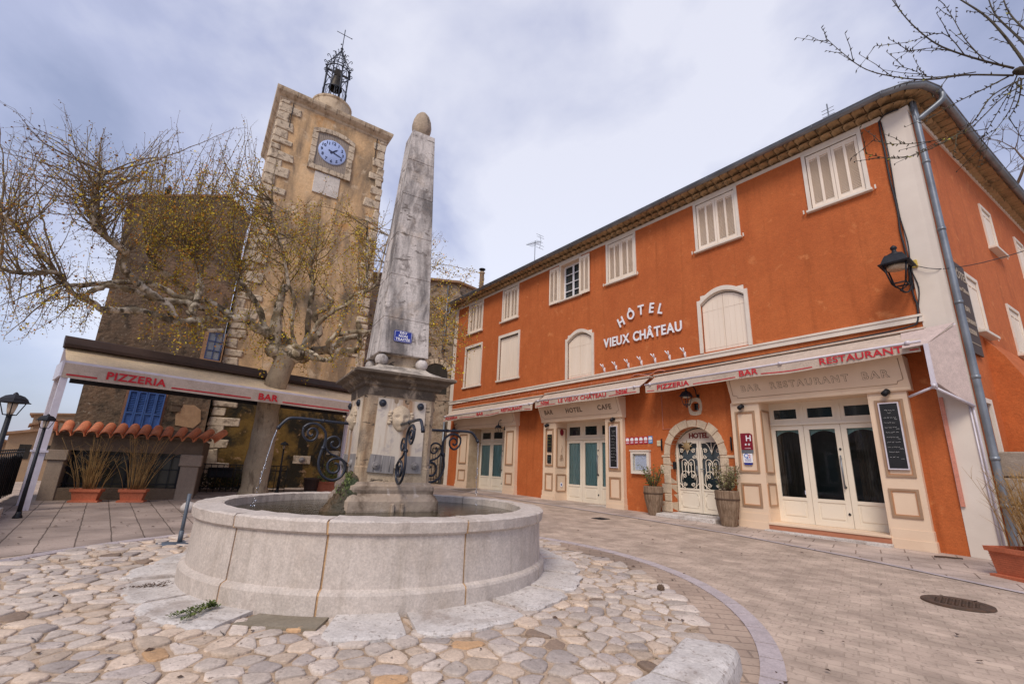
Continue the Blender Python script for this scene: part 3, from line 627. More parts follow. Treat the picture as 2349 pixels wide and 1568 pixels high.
def arm(dx, dy):
    P3 = lambda d, z: (dx*d, dy*d, z)
    mb = MB(); mb.tube(smooth_pts([P3(d, z) for d, z in PIPE], 4), .0165, 12); mb.tube([P3(1.235, 1.548), P3(1.256, 1.516)], .021, 10)
    mb.tube([P3(.775, 1.64), P3(.80, 1.641)], .023, 10)
    sp = mb.build('spout_pipe', M['navy'], FT)
    mb = MB()
    for sc_, r in ((SC2, .015), (SC1, .013), (SC3, .012)):
        mb.tube(smooth_pts([P3(d, z) for d, z in sc_], 4), r, 8)
    mb.tube([P3(.725, 1.33), P3(.765, 1.33)], .024, 8)
    mb.build('scroll_bracket', M['navy'], sp)
for d_ in ((-1, 0), (1, 0), (0, -1), (0, 1)): arm(*d_)
def jet(dx, dy, out, seed):
    random.seed(seed); mb = MB(); pts = []; T = 0.42
    P3 = lambda d, z: (dx*d, dy*d, z)
    for k in range(12):
        t = T*k/11*.66; pts.append(P3(1.256+out*t, 1.51-1.0*t-4.9*t*t))
    mb.tube([(p[0]+random.uniform(-.002, .002), p[1]+random.uniform(-.002, .002), p[2]) for p in pts], [.0065-.0003*k+random.uniform(-.0012, .0012) for k in range(12)], 7)
    for k in range(46):
        t = random.uniform(.16, .345); s_ = .004+.02*max(0, t-.2)
        p = P3(1.256+out*t, 1.51-1.0*t-4.9*t*t); r = random.uniform(.003, .0075)
        mb.sphere((p[0]+random.gauss(0, s_*1.6), p[1]+random.gauss(0, s_*1.6), max(.70, p[2]+random.uniform(-.03, .03))), r, 6, 5)
    mb.build('water_jet', M['stream'], FT)
jet(-1, 0, .32, 3); jet(1, 0, .05, 4)
# moss mound against the left side of the plinth
ms = MB(); random.seed(11); nu, nv = 34, 30
for i in range(nu+1):
    for j in range(nv+1):
        u, v = i/nu, -1+2*j/nv; bul = sqrt(max(0, 1-v*v)); rough = .5+.5*sin(i*1.7+j*2.3)*sin(i*.9-j*1.1)
        x = -.41-(.05+.30*u**1.25)*bul-.025*rough*bul+random.gauss(0, .004); y = -.33+v*(.10+.13*u)+random.gauss(0, .004); z = 1.08-.46*u-.05*(1-bul)+.02*rough+random.gauss(0, .005)
        ms.v.append((x, y, z))
for i in range(nu):
    for j in range(nv): a = i*(nv+1)+j; ms.f.append([a, a+1, a+nv+2, a+nv+1]); ms.sm.append(True)
ms.build('moss_mound', M['moss'], FT)
fern = MB()
for k in range(130):
    a = random.random()*6.28; t = random.random(); x = -.50-.14*(1-t)*random.random(); y = -.42+random.gauss(0, .07); z = .86+.22*t-.3*(1-t)*(random.random() < .3); L = random.uniform(.015, .035)
    dx, dy = cos(a)*L, sin(a)*L; fern.add([(x, y, z), (x+dx*.5-dy*.3, y+dy*.5+dx*.3, z+.01), (x+dx, y+dy, z-.015), (x+dx*.5+dy*.3, y+dy*.5-dx*.3, z+.006)], [(0, 1, 2, 3)])
fern.build('fern_tufts', M['green'], FT, fix=False)
# green weed creeping at the basin foot
wd = MB(); random.seed(5); base = Vector((-2.16, 3.80, gz(0, 3.8)+.03))
for (dx, dy, n) in ((-.10, -.17, 170), (.0, -.20, 160), (.02, .03, 150)):
    for k in range(n):
        t = random.random(); p = base+Vector((dx*t*1.3, dy*t*1.3, .015+.05*(1-t)*random.random()))+Vector((random.gauss(0, .016), random.gauss(0, .016), 0)); a = random.random()*6.28; L = random.uniform(.012, .026)
        wd.add([p, p+Vector((cos(a)*L*.6-sin(a)*L*.35, sin(a)*L*.6+cos(a)*L*.35, L*.5)), p+Vector((cos(a)*L, sin(a)*L, L*.5)), p+Vector((cos(a)*L*.6+sin(a)*L*.35, sin(a)*L*.6-cos(a)*L*.35, L*.3))], [(0, 1, 2, 3)])
single(wd, 'weed', M['green'], 'small green weed sprouting from the joint at the front left foot of the basin', 'weed', 'W', tuple(base))
dw = MB(); random.seed(8)
for k in range(220):
    t = random.random(); p = Vector((-2.86-.30*t, 4.36-.05*t, gz(0, 4.3)+.015+.05*(1-t)*random.random()))+Vector((random.gauss(0, .02), random.gauss(0, .02), 0)); a = random.random()*6.28; L = random.uniform(.02, .045)
    dw.add([p, p+Vector((cos(a)*L*.6-.004, sin(a)*L*.6, L*.3)), p+Vector((cos(a)*L, sin(a)*L, L*.1)), p+Vector((cos(a)*L*.6+.004, sin(a)*L*.6, L*.2))], [(0, 1, 2, 3)])
single(dw, 'dead_weed', M['rust'], 'flattened dead brown weed at the left foot of the basin', 'weed', 'W', (-2.86, 4.36, gz(0, 4.3)))
# blue-grey post on a round foot behind the basin
px, py = -4.07, 6.25; zz = gz(px, py); ps = MB(); t = thing('post_stand', 'blue-grey steel post on a round foot plate, left of the basin', 'post', 'W', (px, py, zz))
ps.lathe([(.25, .005), (.25, .013), (.03, .022), (.001, .022)], 28, (px, py, zz), cap=False); ps.build('foot_plate', M['steel'], t)
ps = MB(); ps.tube([(px, py, zz+.02), (px, py, zz+.60)], .022, 10); ps.tube([(px, py, zz+.02), (px, py, zz+.16)], .028, 10); ps.build('post', M['steel'], t)
# ================================================================== HOTEL
HT = thing('hotel', 'three-storey orange-rendered hotel with pale shutters, tiled eaves and cream shopfronts', 'building', 'F', (0, 0, 0))
D_ = 10.43
def Q(s, z, v): return s-(s+1.66)*v/D_, z-(z-1.2)*v/D_
def wall_holes(u0, u1, z0, z1, holes, v, th, flip=1):
    """vertical wall at depth v facing +y (flip=1) with rectangular holes and reveals of depth th"""
    us = sorted({u0, u1, *[h[0] for h in holes], *[h[1] for h in holes]}); zs_ = sorted({z0, z1, *[h[2] for h in holes], *[h[3] for h in holes]})
    mb = MB()
    for i in range(len(us)-1):
        for j in range(len(zs_)-1):
            a, b, c, d = us[i], us[i+1], zs_[j], zs_[j+1]; mu, mz = (a+b)/2, (c+d)/2
            if any(h[0] < mu < h[1] and h[2] < mz < h[3] for h in holes): continue
            mb.quad((b, v, c), (a, v, c), (a, v, d), (b, v, d))
    for h in holes:
        a, b, c, d = h[:4]; w = v-th*flip
        mb.quad((a, v, c), (a, w, c), (a, w, d), (a, v, d)); mb.quad((b, v, c), (b, w, c), (b, w, d), (b, v, d))
        mb.quad((a, v, c), (b, v, c), (b, w, c), (a, w, c)); mb.quad((a, v, d), (b, v, d), (b, w, d), (a, w, d))
    return mb
W2 = [(.42, 1.40), (3.02, 4.06), (6.10, 7.10), (8.34, 9.24), (11.67, 12.58), (14.12, 15.12)]
holes = [(a, b, 6.84, 8.18) for a, b in W2]
holes += [(3.02, 4.12, 4.12, 5.60), (7.80, 8.88, 4.05, 5.52), (11.52, 12.70, 4.46, 6.17), (14.04, 15.20, 4.46, 6.17)]
holes += [(.95, 2.98, -.3, 2.95), (7.22, 9.30, -.3, 2.85), (11.98, 14.38, -.3, 2.85), (3.92, 5.22, .1, 2.36), (4.37, 4.53, 2.72, 2.90)]
wl = wall_holes(0, 16.1, -.5, 8.24, holes, 0, .22); HW = wl.build('front_wall', M['orange'], HT, fix=False)
cp_ = MB(); cp_.box(-.36, 0, -.45, .012, -.5, 8.30); cp_.build('corner_pier', M['pier'], HT)
cp_ = MB(); cp_.box(16.1, 16.38, -.4, .012, -.5, 8.3); cp_.build('corner_pier', M['pier'], HT)
fz = MB(); fz.box(0, 16.1, -.05, .014, 8.235, 8.33); fz.build('frieze_band', M['trim'], HT)
bd = MB(); mseg = 24   # string course, very slightly out of level like the real one
for (v, za, zb_) in ((.045, -.125, 0.0), (.065, -.03, .012)):
    for k in range(1):
        z_ = lambda s: 4.10-.011*s
        a, b = -.02, 16.36
        bd.add([(a, -.03, z_(a)+za), (b, -.03, z_(b)+za), (b, v, z_(b)+za), (a, v, z_(a)+za), (a, -.03, z_(a)+zb_), (b, -.03, z_(b)+zb_), (b, v, z_(b)+zb_), (a, v, z_(a)+zb_)],
               [(0, 1, 2, 3), (4, 7, 6, 5), (0, 4, 5, 1), (1, 5, 6, 2), (2, 6, 7, 3), (3, 7, 4, 0)])
bd.build('string_course', M['trim'], HT)
bk = MB(); bk.box(.0, 16.1, -1.9, -1.85, -.5, 8.2); bk.box(0, 16.1, -1.85, -.23, 3.3, 3.35); bk.build('inner_wall', M['darkint'], HT)
# ---- windows
def frame_rect(mb, a, b, c, d, w, y0, y1, top=True, bot=True):
    mb.box(a, a+w, y0, y1, c, d); mb.box(b-w, b, y0, y1, c, d)
    if top: mb.box(a+w, b-w, y0, y1, d-w, d)
    if bot: mb.box(a+w, b-w, y0, y1, c, c+w)
def louvre(a, b, c, d, y, par, name='shutter', cols=2):
    mb = MB(); f = .055; frame_rect(mb, a, b, c, d, f, y-.018, y+.018); w = (b-a-2*f-.05*(cols-1))/cols
    for k in range(cols-1): x = a+f+(w+.05)*(k+1)-.05; mb.box(x, x+.05, y-.018, y+.018, c+f, d-f)
    for k in range(cols):
        x0 = a+f+(w+.05)*k; n = int((d-c-2*f-.1)/.037); mb.box(x0, x0+w, y-.016, y+.010, d-f-.05, d-f); mb.box(x0, x0+w, y-.016, y+.010, c+f, c+f+.05)
        for i in range(n):
            z = c+f+.055+i*.037; mb.quad((x0, y+.014, z), (x0+w, y+.014, z), (x0+w, y-.012, z+.030), (x0, y-.012, z+.030))
        mb.quad((x0, y-.017, c+f), (x0+w, y-.017, c+f), (x0+w, y-.017, d-f), (x0, y-.017, d-f))
    return mb.build(name, M['shut'], par, fix=False)
def stay(mb, s, z, v=.02):
    mb.tube([(s, 0, z), (s, v+.05, z)], .008, 6); mb.box(s-.012, s+.012, v+.04, v+.055, z-.05, z+.04)
for i, (a, b) in enumerate(W2):
    mb = MB(); mb.box(a-.07, a, -.10, .03, 6.84, 8.235); mb.box(b, b+.07, -.10, .03, 6.84, 8.235); mb.box(a-.002, b+.002, -.1, .02, 8.18, 8.235)
    wn = mb.build('window', M['trim'], HT)
    sl_ = MB(); sl_.bevbox(a-.10, b+.10, -.2, .085, 6.785, 6.84, .008); stay(sl_, a-.15, 6.83); stay(sl_, b+.15, 6.83); sl_.build('sill', M['trim'], wn)
    if i != 3:
        m_ = (a+b)/2; louvre(a+.012, m_-.004, 6.86, 8.165, -.02, wn); louvre(m_+.004, b-.012, 6.86, 8.165, -.02, wn)
    else:
        # open window: shutters folded back on the wall, narrow multi-pane casement set deep on the left
        for (x0, x1) in ((a-.50, a-.06), (b+.06, b+.52)):
            s_ = louvre(x0, x1, 6.80, 8.15, .06, wn)
        rv = MB(); rv.box(a, b, -.235, -.225, 6.84, 8.18); lr = MB(); lr.box(a, a+.012, -.22, .02, 6.84, 8.18); lr.box(b-.012, b, -.22, .02, 6.84, 8.18); lr.box(a+.012, b-.012, -.22, .02, 8.16, 8.18); lr.build('reveal', M['cream'], wn)
        cs = MB(); frame_rect(cs, a+.0, b-.0, 6.86, 8.16, .06, -.20, -.16)
        cs.box((a+b)/2-.03, (a+b)/2+.03, -.198, -.155, 6.9, 8.1)
        for zz in (7.19, 7.50, 7.81): cs.box(a+.06, b-.06, -.195, -.165, zz-.012, zz+.012)
        cs.build('casement', M['whitep'], wn); rv.build('pane', M['glassd'], wn)
def plankleaf(a, b, c, top, y, par):
    """plain boarded shutter leaf; top is a function giving the head height"""
    mb = MB(); n = 4; w = (b-a)/n
    for k in range(n):
        x0, x1 = a+k*w+.0015, a+(k+1)*w-.0015; mb.prism([(x0, c), (x1, c), (x1, top(x1)), (x0, top(x0))], y-.03, y, 'y')
    mb.box(a+.015, b-.015, y+.001, y+.005, c+.07, c+.085); mb.box(a+.015, b-.015, y+.001, y+.005, top(a)-.15 if top(a) < top(b) else top(b)-.15, (min(top(a), top(b)))-.138)
    mb.box(a+.02 if True else 0, a+.028, y+.001, y+.006, c+.07, min(top(a), top(b))-.14)
    return mb.build('shutter', M['shut'], par)
for (a, b, c, d, arched) in ((3.02, 4.12, 4.12, 5.60, 1), (7.80, 8.88, 4.05, 5.52, 1), (11.52, 12.70, 4.46, 6.17, 0), (14.04, 15.20, 4.46, 6.17, 0)):
    m_ = (a+b)/2; hw_ = (b-a)/2; rise = .24 if arched else 0
    top = (lambda x: d-rise*((x-m_)/hw_)**2) if arched else (lambda x: d)
    fr = MB(); ew = .085; n = 16 if arched else 1
    fr.box(a-ew, a, -.12, .035, c-.02, top(a)); fr.box(b, b+ew, -.12, .035, c-.02, top(a))
    for k in range(n):
        x0, x1 = a-ew+(b-a+2*ew)*k/n, a-ew+(b-a+2*ew)*(k+1)/n; cl = lambda x: max(a, min(b, x))
        fr.prism([(x0, top(cl(x0))), (x1, top(cl(x1))), (x1, top(cl(x1))+.11), (x0, top(cl(x0))+.11)], -.12, .035, 'y')
        if arched: fr.prism([(x0, top(cl(x0))-.03), (x1, top(cl(x1))-.03), (x1, top(cl(x1))-.001), (x0, top(cl(x0))-.001)], -.11, -.03, 'y')
    wn = fr.build('window', M['trim'], HT)
    if not arched: sl_ = MB(); sl_.bevbox(a-.13, b+.13, -.1, .07, c-.07, c-.01, .008); stay(sl_, a-.17, c-.02); sl_.build('sill', M['trim'], wn)
    if arched:
        bkf = MB()
        for k in range(12):
            x0, x1 = a+(b-a)*k/12, a+(b-a)*(k+1)/12; bkf.prism([(x0, top(x0)), (x1, top(x1)), (x1, d+.01), (x0, d+.01)], -.06, -.003, 'y')
        bkf.build('arch_infill', M['trim'], wn)
    plankleaf(a+.01, m_-.003, c+.01, lambda x: top(x)-.035*arched-.02, -.05, wn); plankleaf(m_+.003, b-.01, c+.01, lambda x: top(x)-.035*arched-.02, -.05, wn)
# ---- eaves: three courses of clay tiles on a path that turns the corner on a curve
u1_ = np.array([-.60876, .79335]); n1_ = np.array([-.79335, -.60876]); u2_ = np.array([.8517, .5240]); n2_ = np.array([.5240, -.8517])
K_ = np.array([7.4835, 7.378]); r0 = .22; Cc = K_-r0*(n1_+n2_)/(1+n1_ @ n2_)
A0, A1 = atan2(n1_[1], n1_[0]) % (2*pi), atan2(n2_[1], n2_[0]) % (2*pi)
def path(o, step=.16, L1=16.6, L2=9.0):
    out = []; n = int(L1/step)
    for k in range(n, 0, -1): out.append((Cc+n1_*(r0+o)+u1_*(k*step), n1_))
    na = max(3, int((A1-A0)*(r0+o)/step))
    for k in range(na+1):
        a = A0+(A1-A0)*k/na; nn = np.array([cos(a), sin(a)]); out.append((Cc+nn*(r0+o), nn))
    for k in range(1, int(L2/step)): out.append((Cc+n2_*(r0+o)+u2_*(k*step), n2_))
    return out
wx, wy, wa0 = FR['F']
def toF(x, y, z): dx, dy = x-wx, y-wy; return (cos(wa0)*dx+sin(wa0)*dy, -sin(wa0)*dx+cos(wa0)*dy, z)
def zdip(p):   # the side eaves sit a little lower than the front
    t = (np.array(p)-Cc) @ u2_; return -.10*min(1, max(0, t/2.5))
ev = MB()
for c in range(2):
    o0, o1 = .0+.19*c, .0+.19*(c+1); zc = 8.315+.095*c
    pts = path(o1, .215); ip = path(o0-.03, .215)
    # thin mortar shelf above the tile row
    sh = path(o1-.02, .17); si = path(-.1, .17)
    for rows in ((sh, zc+.075), ):
        P_ = rows[0]
        for k in range(len(P_)-1):
            a, b = P_[k], P_[k+1]; z = rows[1]+zdip(a[0])
            ia, ib = a[0]-a[1]*(.3+.19*c), b[0]-b[1]*(.3+.19*c)
            ev.add([toF(*a[0], z), toF(*b[0], z), toF(*ib, z), toF(*ia, z), toF(*a[0], z+.022), toF(*b[0], z+.022)], [(0, 1, 2, 3), (0, 1, 5, 4)])
    for k in range(len(pts)):
        p, nn = pts[k]; t_ = np.array([-nn[1], nn[0]]); z = zc+zdip(p); w = .103; L = .24; vs = []; na = 7
        j = random.uniform(-.008, .008)
        for q in range(2):
            for i in range(na+1):
                a = pi*i/na; off = t_*(w*(1-.08*q)*cos(a)); pp = p+nn*(j-L*q)+off; vs.append(toF(pp[0], pp[1], z+.006+.078*sin(a)))
        ev.add(vs, [(i, i+1, na+2+i, na+1+i) for i in range(na)], True)
ev.build('tiled_eaves', M['tile_e'], HT, fix=False)
rf = MB(); RP = path(.38, .21); k0 = len(RP)
for i, (p, nn) in enumerate(RP):
    a = np.array([-nn[1], nn[0]])
    for j, (back, zz) in enumerate(((0, 8.51), (.9, 8.72), (2.6, 9.1), (3.6, 9.2))):
        lim = min(back, 99); pp = p-nn*lim; rf.v.append(toF(pp[0], pp[1], zz+zdip(p)))
for i in range(k0-1):
    for j in range(3): rf.f.append([i*4+j, (i+1)*4+j, (i+1)*4+j+1, i*4+j+1]); rf.sm.append(False)
RF = rf.build('roof', M['roof'], HT, fix=False)
ct = MB()
for i, (p, nn) in enumerate(path(.42, .235)):
    t_ = np.array([-nn[1], nn[0]]); vs = []; na = 6
    for (bk_, zz, s_) in ((0, 8.53, 1), (.5, 8.65, .9), (.5, 8.68, 1), (1.0, 8.79, .9)):
        for q in range(na+1):
            a = pi*q/na; pp = p-nn*bk_+t_*(.085*s_*cos(a)); vs.append(toF(pp[0], pp[1], zz+zdip(p)+.075*s_*sin(a)))
    ct.add(vs, [(r*(na+1)+q, r*(na+1)+q+1, (r+1)*(na+1)+q+1, (r+1)*(na+1)+q) for r in (0, 2) for q in range(na)], True)
ct.build('cover_tiles', M['tile_e'], RF, fix=False)
gt = MB(); GP = path(.455, .3); n = 9
for i, (p, nn) in enumerate(GP):
    for q in range(n):
        a = pi+pi*q/(n-1)*1.0; pp = p+nn*(.075*cos(a)); gt.v.append(toF(pp[0], pp[1], 8.50+zdip(p)+.075*sin(a)))
for i in range(len(GP)-1):
    for q in range(n-1): gt.f.append([i*n+q, i*n+q+1, (i+1)*n+q+1, (i+1)*n+q]); gt.sm.append(True)
gt.tube([toF(*(p+nn*.078), 8.505+zdip(p)) for p, nn in GP], .012, 6)
for i in range(3, len(GP), 4):
    p, nn = GP[i]; gt.tube([toF(*(p+nn*.078*cos(a)), 8.50+.08*sin(a)+zdip(p)) for a in [pi+pi*q/8 for q in range(9)]], .009, 5)
gt.build('gutter', M['zinc'], HT, fix=False)
# downpipe with swan neck
dpz = lambda s, v, z: tuple(toF(*(lambda w: (w.x, w.y))(fw('D', s, v, 0)), z))
pipe = [dpz(.34, -.47, 8.44), dpz(.34, -.47, 8.36), dpz(.32, -.42, 8.26), dpz(.18, -.20, 8.06), dpz(.10, -.10, 7.94), dpz(.10, -.09, 7.8), dpz(.10, -.09, .35), dpz(.10, -.12, .2)]
dp = MB(); dp.tube(smooth_pts(pipe, 3), .052, 14)
for z in (7.0, 5.6, 4.2, 2.9, 1.6, .9): dp.tube([dpz(.10, -.09, z), dpz(.10, -.09, z+.06)], .06, 14)
dp.build('downpipe', M['zinc'], HT, fix=True)
# ---- side wall
sw = MB(); D_holes = [(.36, .80, 1.62, 2.56), (1.22, 1.84, 3.96, 5.05), (3.92, 4.72, 3.96, 5.02), (3.78, 4.46, 6.42, 7.45), (6.6, 7.3, 6.42, 7.5)]
sw = wall_holes(.0, 9.4, -.5, 8.32, D_holes, 0, -.2)
def Dm(mb):   # from side-wall frame to the hotel frame
    for i, p in enumerate(mb.v):
        w = fw('D', p[0], p[1], p[2]); mb.v[i] = toF(w.x, w.y, w.z)
    return mb
Dm(sw).build('side_wall', M['orange'], HT, fix=False)
mb = MB(); mb.box(-.02, .12, -.012, .3, -.5, 8.3); mb.box(0, 9.3, -.03, .02, 8.2, 8.32); Dm(mb).build('side_pier', M['pier'], HT)
for (a, b, c, d) in D_holes[1:]:
    mb = MB(); frame_rect(mb, a-.07, b+.07, c, d+.07, .07, -.03, .03, bot=False); wn = Dm(mb).build('window', M['trim'], HT)
    mb = MB(); mb.bevbox(a-.10, b+.14, -.14, .05, c-.06, c, .008); mb.tube([(b+.22, 0, c-.02), (b+.22, -.1, c-.02)], .008, 5); mb.box(b+.21, b+.23, -.1, -.09, c-.07, c+.03); Dm(mb).build('sill', M['trim'], wn)
    for (x0, x1) in ((a+.01, (a+b)/2-.004), ((a+b)/2+.004, b-.01)):
        mb = MB(); mb.box(x0, x1, .0, .03, c+.01, d-.01); mb.box(x0+.02, x1-.02, -.012, 0, c+.08, c+.11); mb.box(x0+.02, x1-.02, -.012, 0, d-.16, d-.13); Dm(mb).build('shutter', M['shut'], wn)
mb = MB(); frame_rect(mb, .28, .88, 1.60, 2.64, .08, -.05, .03); DO = Dm(mb).build('doorway', M['pier'], HT)
mb = MB(); mb.box(.36, .80, .17, .2, 1.6, 2.6); Dm(mb).build('door', M['wood'], DO)
# raking buttress on the side wall
bt = MB(); bt.prism([(-0.0, -.4), (-1.35, -.4), (-.95, 1.4), (-.55, 2.7), (-.22, 3.5), (0.0, 3.88)], 1.5, 9.4, 'x')
Dm(bt).build('buttress', M['orange'], HT)
# back of the building so that it is closed
bb = MB(); bb.box(0, 16.3, -8.6, -8.5, -.5, 8.3); bb.build('rear_wall', M['orange'], HT); bb = MB(); bb.box(16.3, 16.38, -8.5, 0, -.5, 8.3); bb.build('end_wall', M['orange'], HT)
# ---- shopfronts
def moulded(par, a, b, c, d, v, axis='s', w=.035, name='panel_moulding'):
    """raised rectangular moulding, tan outside, ochre inside"""
    mb = MB(); mo = MB()
    if axis == 's':
        frame_rect(mb, a, b, c, d, w, v, v+.022); frame_rect(mo, a+w, b-w, c+w, d-w, .018, v, v+.014)
    else:
        for (m_, i, h, t) in ((mb, 0, .018, .028), (mo, .028, .010, .014)):
            x0, x1, z0_, z1_ = a-i, b+i, c+i, d-i   # a is the outer, b the inner depth
            lo, hi = min(x0, x1), max(x0, x1)
            for (p, q, r, s_) in ((lo, lo+t, z0_, z1_), (hi-t, hi, z0_, z1_), (lo+t, hi-t, z0_, z0_+t), (lo+t, hi-t, z1_-t, z1_)): m_.box(v-h, v, p, q, r, s_)
    f = mb.build(name, M['ochre'] if 0 else M['tanm'], par); mo.build('inner_bead', M['ochre'], par)
M['tanm'] = mat('tan_moulding', (.32, .205, .13), .5, (.40, .26, .16), 3, 3)
def shop(s0, s1, o0, o1, zb0, zb1, ztop, zfas, leaves, depth, text, fs0, fs1, kind, ftop):
    """piers s0-o0 and o1-s1, opening o0-o1; zb0/zb1 ground at each end; door wall set back by depth"""
    mb = MB(); v = .12
    mb.box(o0, o1, -depth, v+.01, ztop-.02, ztop); sf = mb.build('shopfront', M['cream'], HT)
    mb = MB(); mb.box(s0, o0, -.02, v, -.2, ztop); mb.box(s0-.012, o0+.0, -.02, v+.014, -.2, zb0+.33); mb.box(s0-.026, o0+.0, -.02, v+.03, -.2, zb0+.17); mb.build('pier', M['cream'], sf)
    mb = MB(); mb.box(o1, s1, -.02, v, -.2, ztop); mb.box(o1, s1+.012, -.02, v+.014, -.2, zb1+.33); mb.box(o1, s1+.026, -.02, v+.03, -.2, zb1+.17); mb.build('pier', M['cream'], sf)
    js_ = MB(); js_.box(o0-.001, o0+.02, -depth, v-.002, -.2, ztop); js_.build('jamb', M['cream'], sf)
    js_ = MB(); js_.box(o1-.02, o1+.001, -depth-(.05 if kind == 'L' else 0), v-.002, -.2, ztop)
    js_.build('jamb', M['rubble2'] if kind == 'L' else M['cream'], sf)
    # slanting fascia
    fa = MB(); zf = ztop-.03; vt, vb_ = v+.24, v+.05
    fa.prism([(-.02, zf), (vb_, zf), (vb_+.012, zf+.03), (vb_, zf+.05), (vt, ftop-.03), (vt+.02, ftop), (-.02, ftop)], fs0, fs1, 'x')
    fsc = fa.build('fascia', M['cream'], sf)
    up = Vector((0, vt-vb_, ftop-.03-zf-.05)); L = up.length; tl = atan2(vt-vb_, ftop-.03-zf-.05)
    base = facM((fs0+fs1)/2, vb_, zf+.05, 0, tl)
    ln_ = MB(); hw_ = (fs1-fs0)/2; m1 = .07
    q = [(-hw_+m1+.1, m1), (hw_-m1-.1, m1), (hw_-m1-.08, m1+.05), (hw_-m1, m1+.07), (hw_-m1, L-.02), (-hw_+m1, L-.02), (-hw_+m1, m1+.07), (-hw_+m1+.08, m1+.05)]
    for i in range(len(q)):
        a, b = q[i], q[(i+1) % len(q)]
        if a[1] > L-.05 and b[1] > L-.05: continue
        ln_.tube([base @ Vector((a[0], a[1], .002)), base @ Vector((b[0], b[1], .002))], .005, 5)
    ln_.build('incised_panel', M['tanm'], fsc)
    for (t_, x_, sz_) in text:
        tx_ = MB()
        if kind == 'R':
            # outlined letters: dark edge with the cream face laid over it
            put_text(tx_, t_, sz_, base @ Matrix.Translation((x_, L*.5-sz_*.33, .003)), ext=.002, bold=.006, spacing=1.32, xs=1.0); tx_.build('lettering', M['engr'], fsc)
            tx_ = MB(); put_text(tx_, t_, sz_, base @ Matrix.Translation((x_, L*.5-sz_*.33, .007)), ext=.002, bold=.0005, spacing=1.32); tx_.build('letter_face', M['cream'], fsc)
        else:
            put_text(tx_, t_, sz_, base @ Matrix.Translation((x_, L*.5-sz_*.33, .003)), ext=.002, bold=.006, spacing=1.15); tx_.build('lettering', M['engr'], fsc)
    # doors
    y = -depth; n = leaves; z0_ = (zb0+zb1)/2+(.20 if kind == 'R' else .06); lt = 2.13 if kind != 'R' else 2.30; w = (o1-o0)/n
    fr = MB(); fr.box(o0, o1, y-.05, y+.03, lt, lt+.07); fr.box(o0, o1, y-.05, y+.02, ztop-.09, ztop); fr.box(o0, o1, y+.03, y+.055, lt+.0, lt+.035)
    for k in range(n+1):
        x = o0+w*k; fr.box(max(o0, x-.035), min(o1, x+.035), y-.05, y+.025, lt+.07, ztop-.09)
    ds = fr.build('door_surround', M['door'], sf)
    for k in range(n):
        tr_ = MB(); pn_ = MB(); a, b = o0+w*k+.035, o0+w*(k+1)-.035; frame_rect(tr_, a, b, lt+.07, ztop-.09, .07, y-.03, y+.012); pn_.box(a+.07, b-.07, y-.018, y-.012, lt+.14, ztop-.16)
        tr_.build('transom_light', M['door'], ds); pn_.build('pane', M['glassd'], ds)
    for k in range(n):
        a, b = o0+w*k+.004, o0+w*(k+1)-.004; dl = MB(); zp = z0_+.50
        frame_rect(dl, a, b, z0_, lt-.003, .095, y-.03, y+.018); dl.box(a+.095, b-.095, y-.03, y+.018, zp-.06, zp); dl.box(a+.095, b-.095, y-.02, y+.004, z0_+.095, zp-.06)
        dl.bevbox(a+.13, b-.13, y, y+.014, z0_+.13, zp-.10, .012)
        lf = dl.build('door_leaf', M['door'], ds)
        g_ = MB(); g_.quad((b-.095, y-.008, zp), (a+.095, y-.008, zp), (a+.095, y-.008, lt-.098), (b-.095, y-.008, lt-.098)); g_.build('pane', M['glass'], lf, fix=False)
    cb_ = MB()
    if kind == 'R':
        cb_.quad((o0, y-1.1, 0), (o1, y-1.1, 0), (o1, y-1.1, lt+.5), (o0, y-1.1, lt+.5)); cb_.quad((o0, y-.06, .2), (o1, y-.06, .2), (o1, y-1.1, .2), (o0, y-1.1, .2)); cb_.quad((o0, y-.06, lt+.05), (o1, y-.06, lt+.05), (o1, y-1.1, lt+.05), (o0, y-1.1, lt+.05))
        cb_.quad((o0-.02, y-.06, 0), (o0-.02, y-1.1, 0), (o0-.02, y-1.1, lt+.5), (o0-.02, y-.06, lt+.5)); cb_.quad((o1+.02, y-.06, 0), (o1+.02, y-1.1, 0), (o1+.02, y-1.1, lt+.5), (o1+.02, y-.06, lt+.5))
        cb_.build('shop_interior', M['shopint'], sf, fix=False)
        cv = MB(); m_ = 80   # pelmet curtains: pale arches seen behind the top of each pane
        for k in range(n):
            a, b = o0+w*k+.08, o0+w*(k+1)-.08; 
            for i in range(14):
                x0, x1 = a+(b-a)*i/14, a+(b-a)*(i+1)/14; h = lambda x: lt-.22+.10*(1-((x-(a+b)/2)/((b-a)/2))**2)
                cv.quad((x0, y-.10, h(x0)), (x1, y-.10, h(x1)), (x1, y-.10, lt-.05), (x0, y-.10, lt-.05))
        cv.build('pelmet', M['teal'], sf, fix=False)
        cv = MB(); m_ = 60
        for (xa, xb) in ((o0+.02, o0+.52), (o1-.45, o1-.05)):
            for i in range(m_): 
                xx = lambda i_: xa+(xb-xa)*i_/m_; yy = lambda i_: y-.22+.03*sin(i_*1.1)+.015*sin(i_*.37)
                cv.quad((xx(i), yy(i), .3), (xx(i+1), yy(i+1), .3), (xx(i+1), yy(i+1), lt), (xx(i), yy(i), lt))
        cv.build('curtain', M['curt2'], sf, fix=False)
    else:
        m_ = 150
        for i in range(m_):
            xx = lambda i_: o0+(o1-o0)*i_/m_; yy = lambda i_: y-.050+.012*sin(i_*.9)+.006*sin(i_*.31)
            cb_.add([(xx(i), yy(i), z0_+.3), (xx(i+1), yy(i+1), z0_+.3), (xx(i+1), yy(i+1), lt), (xx(i), yy(i), lt)], [(0, 1, 2, 3)], True)
        cb_.build('curtain', M['teal'], sf, fix=False)
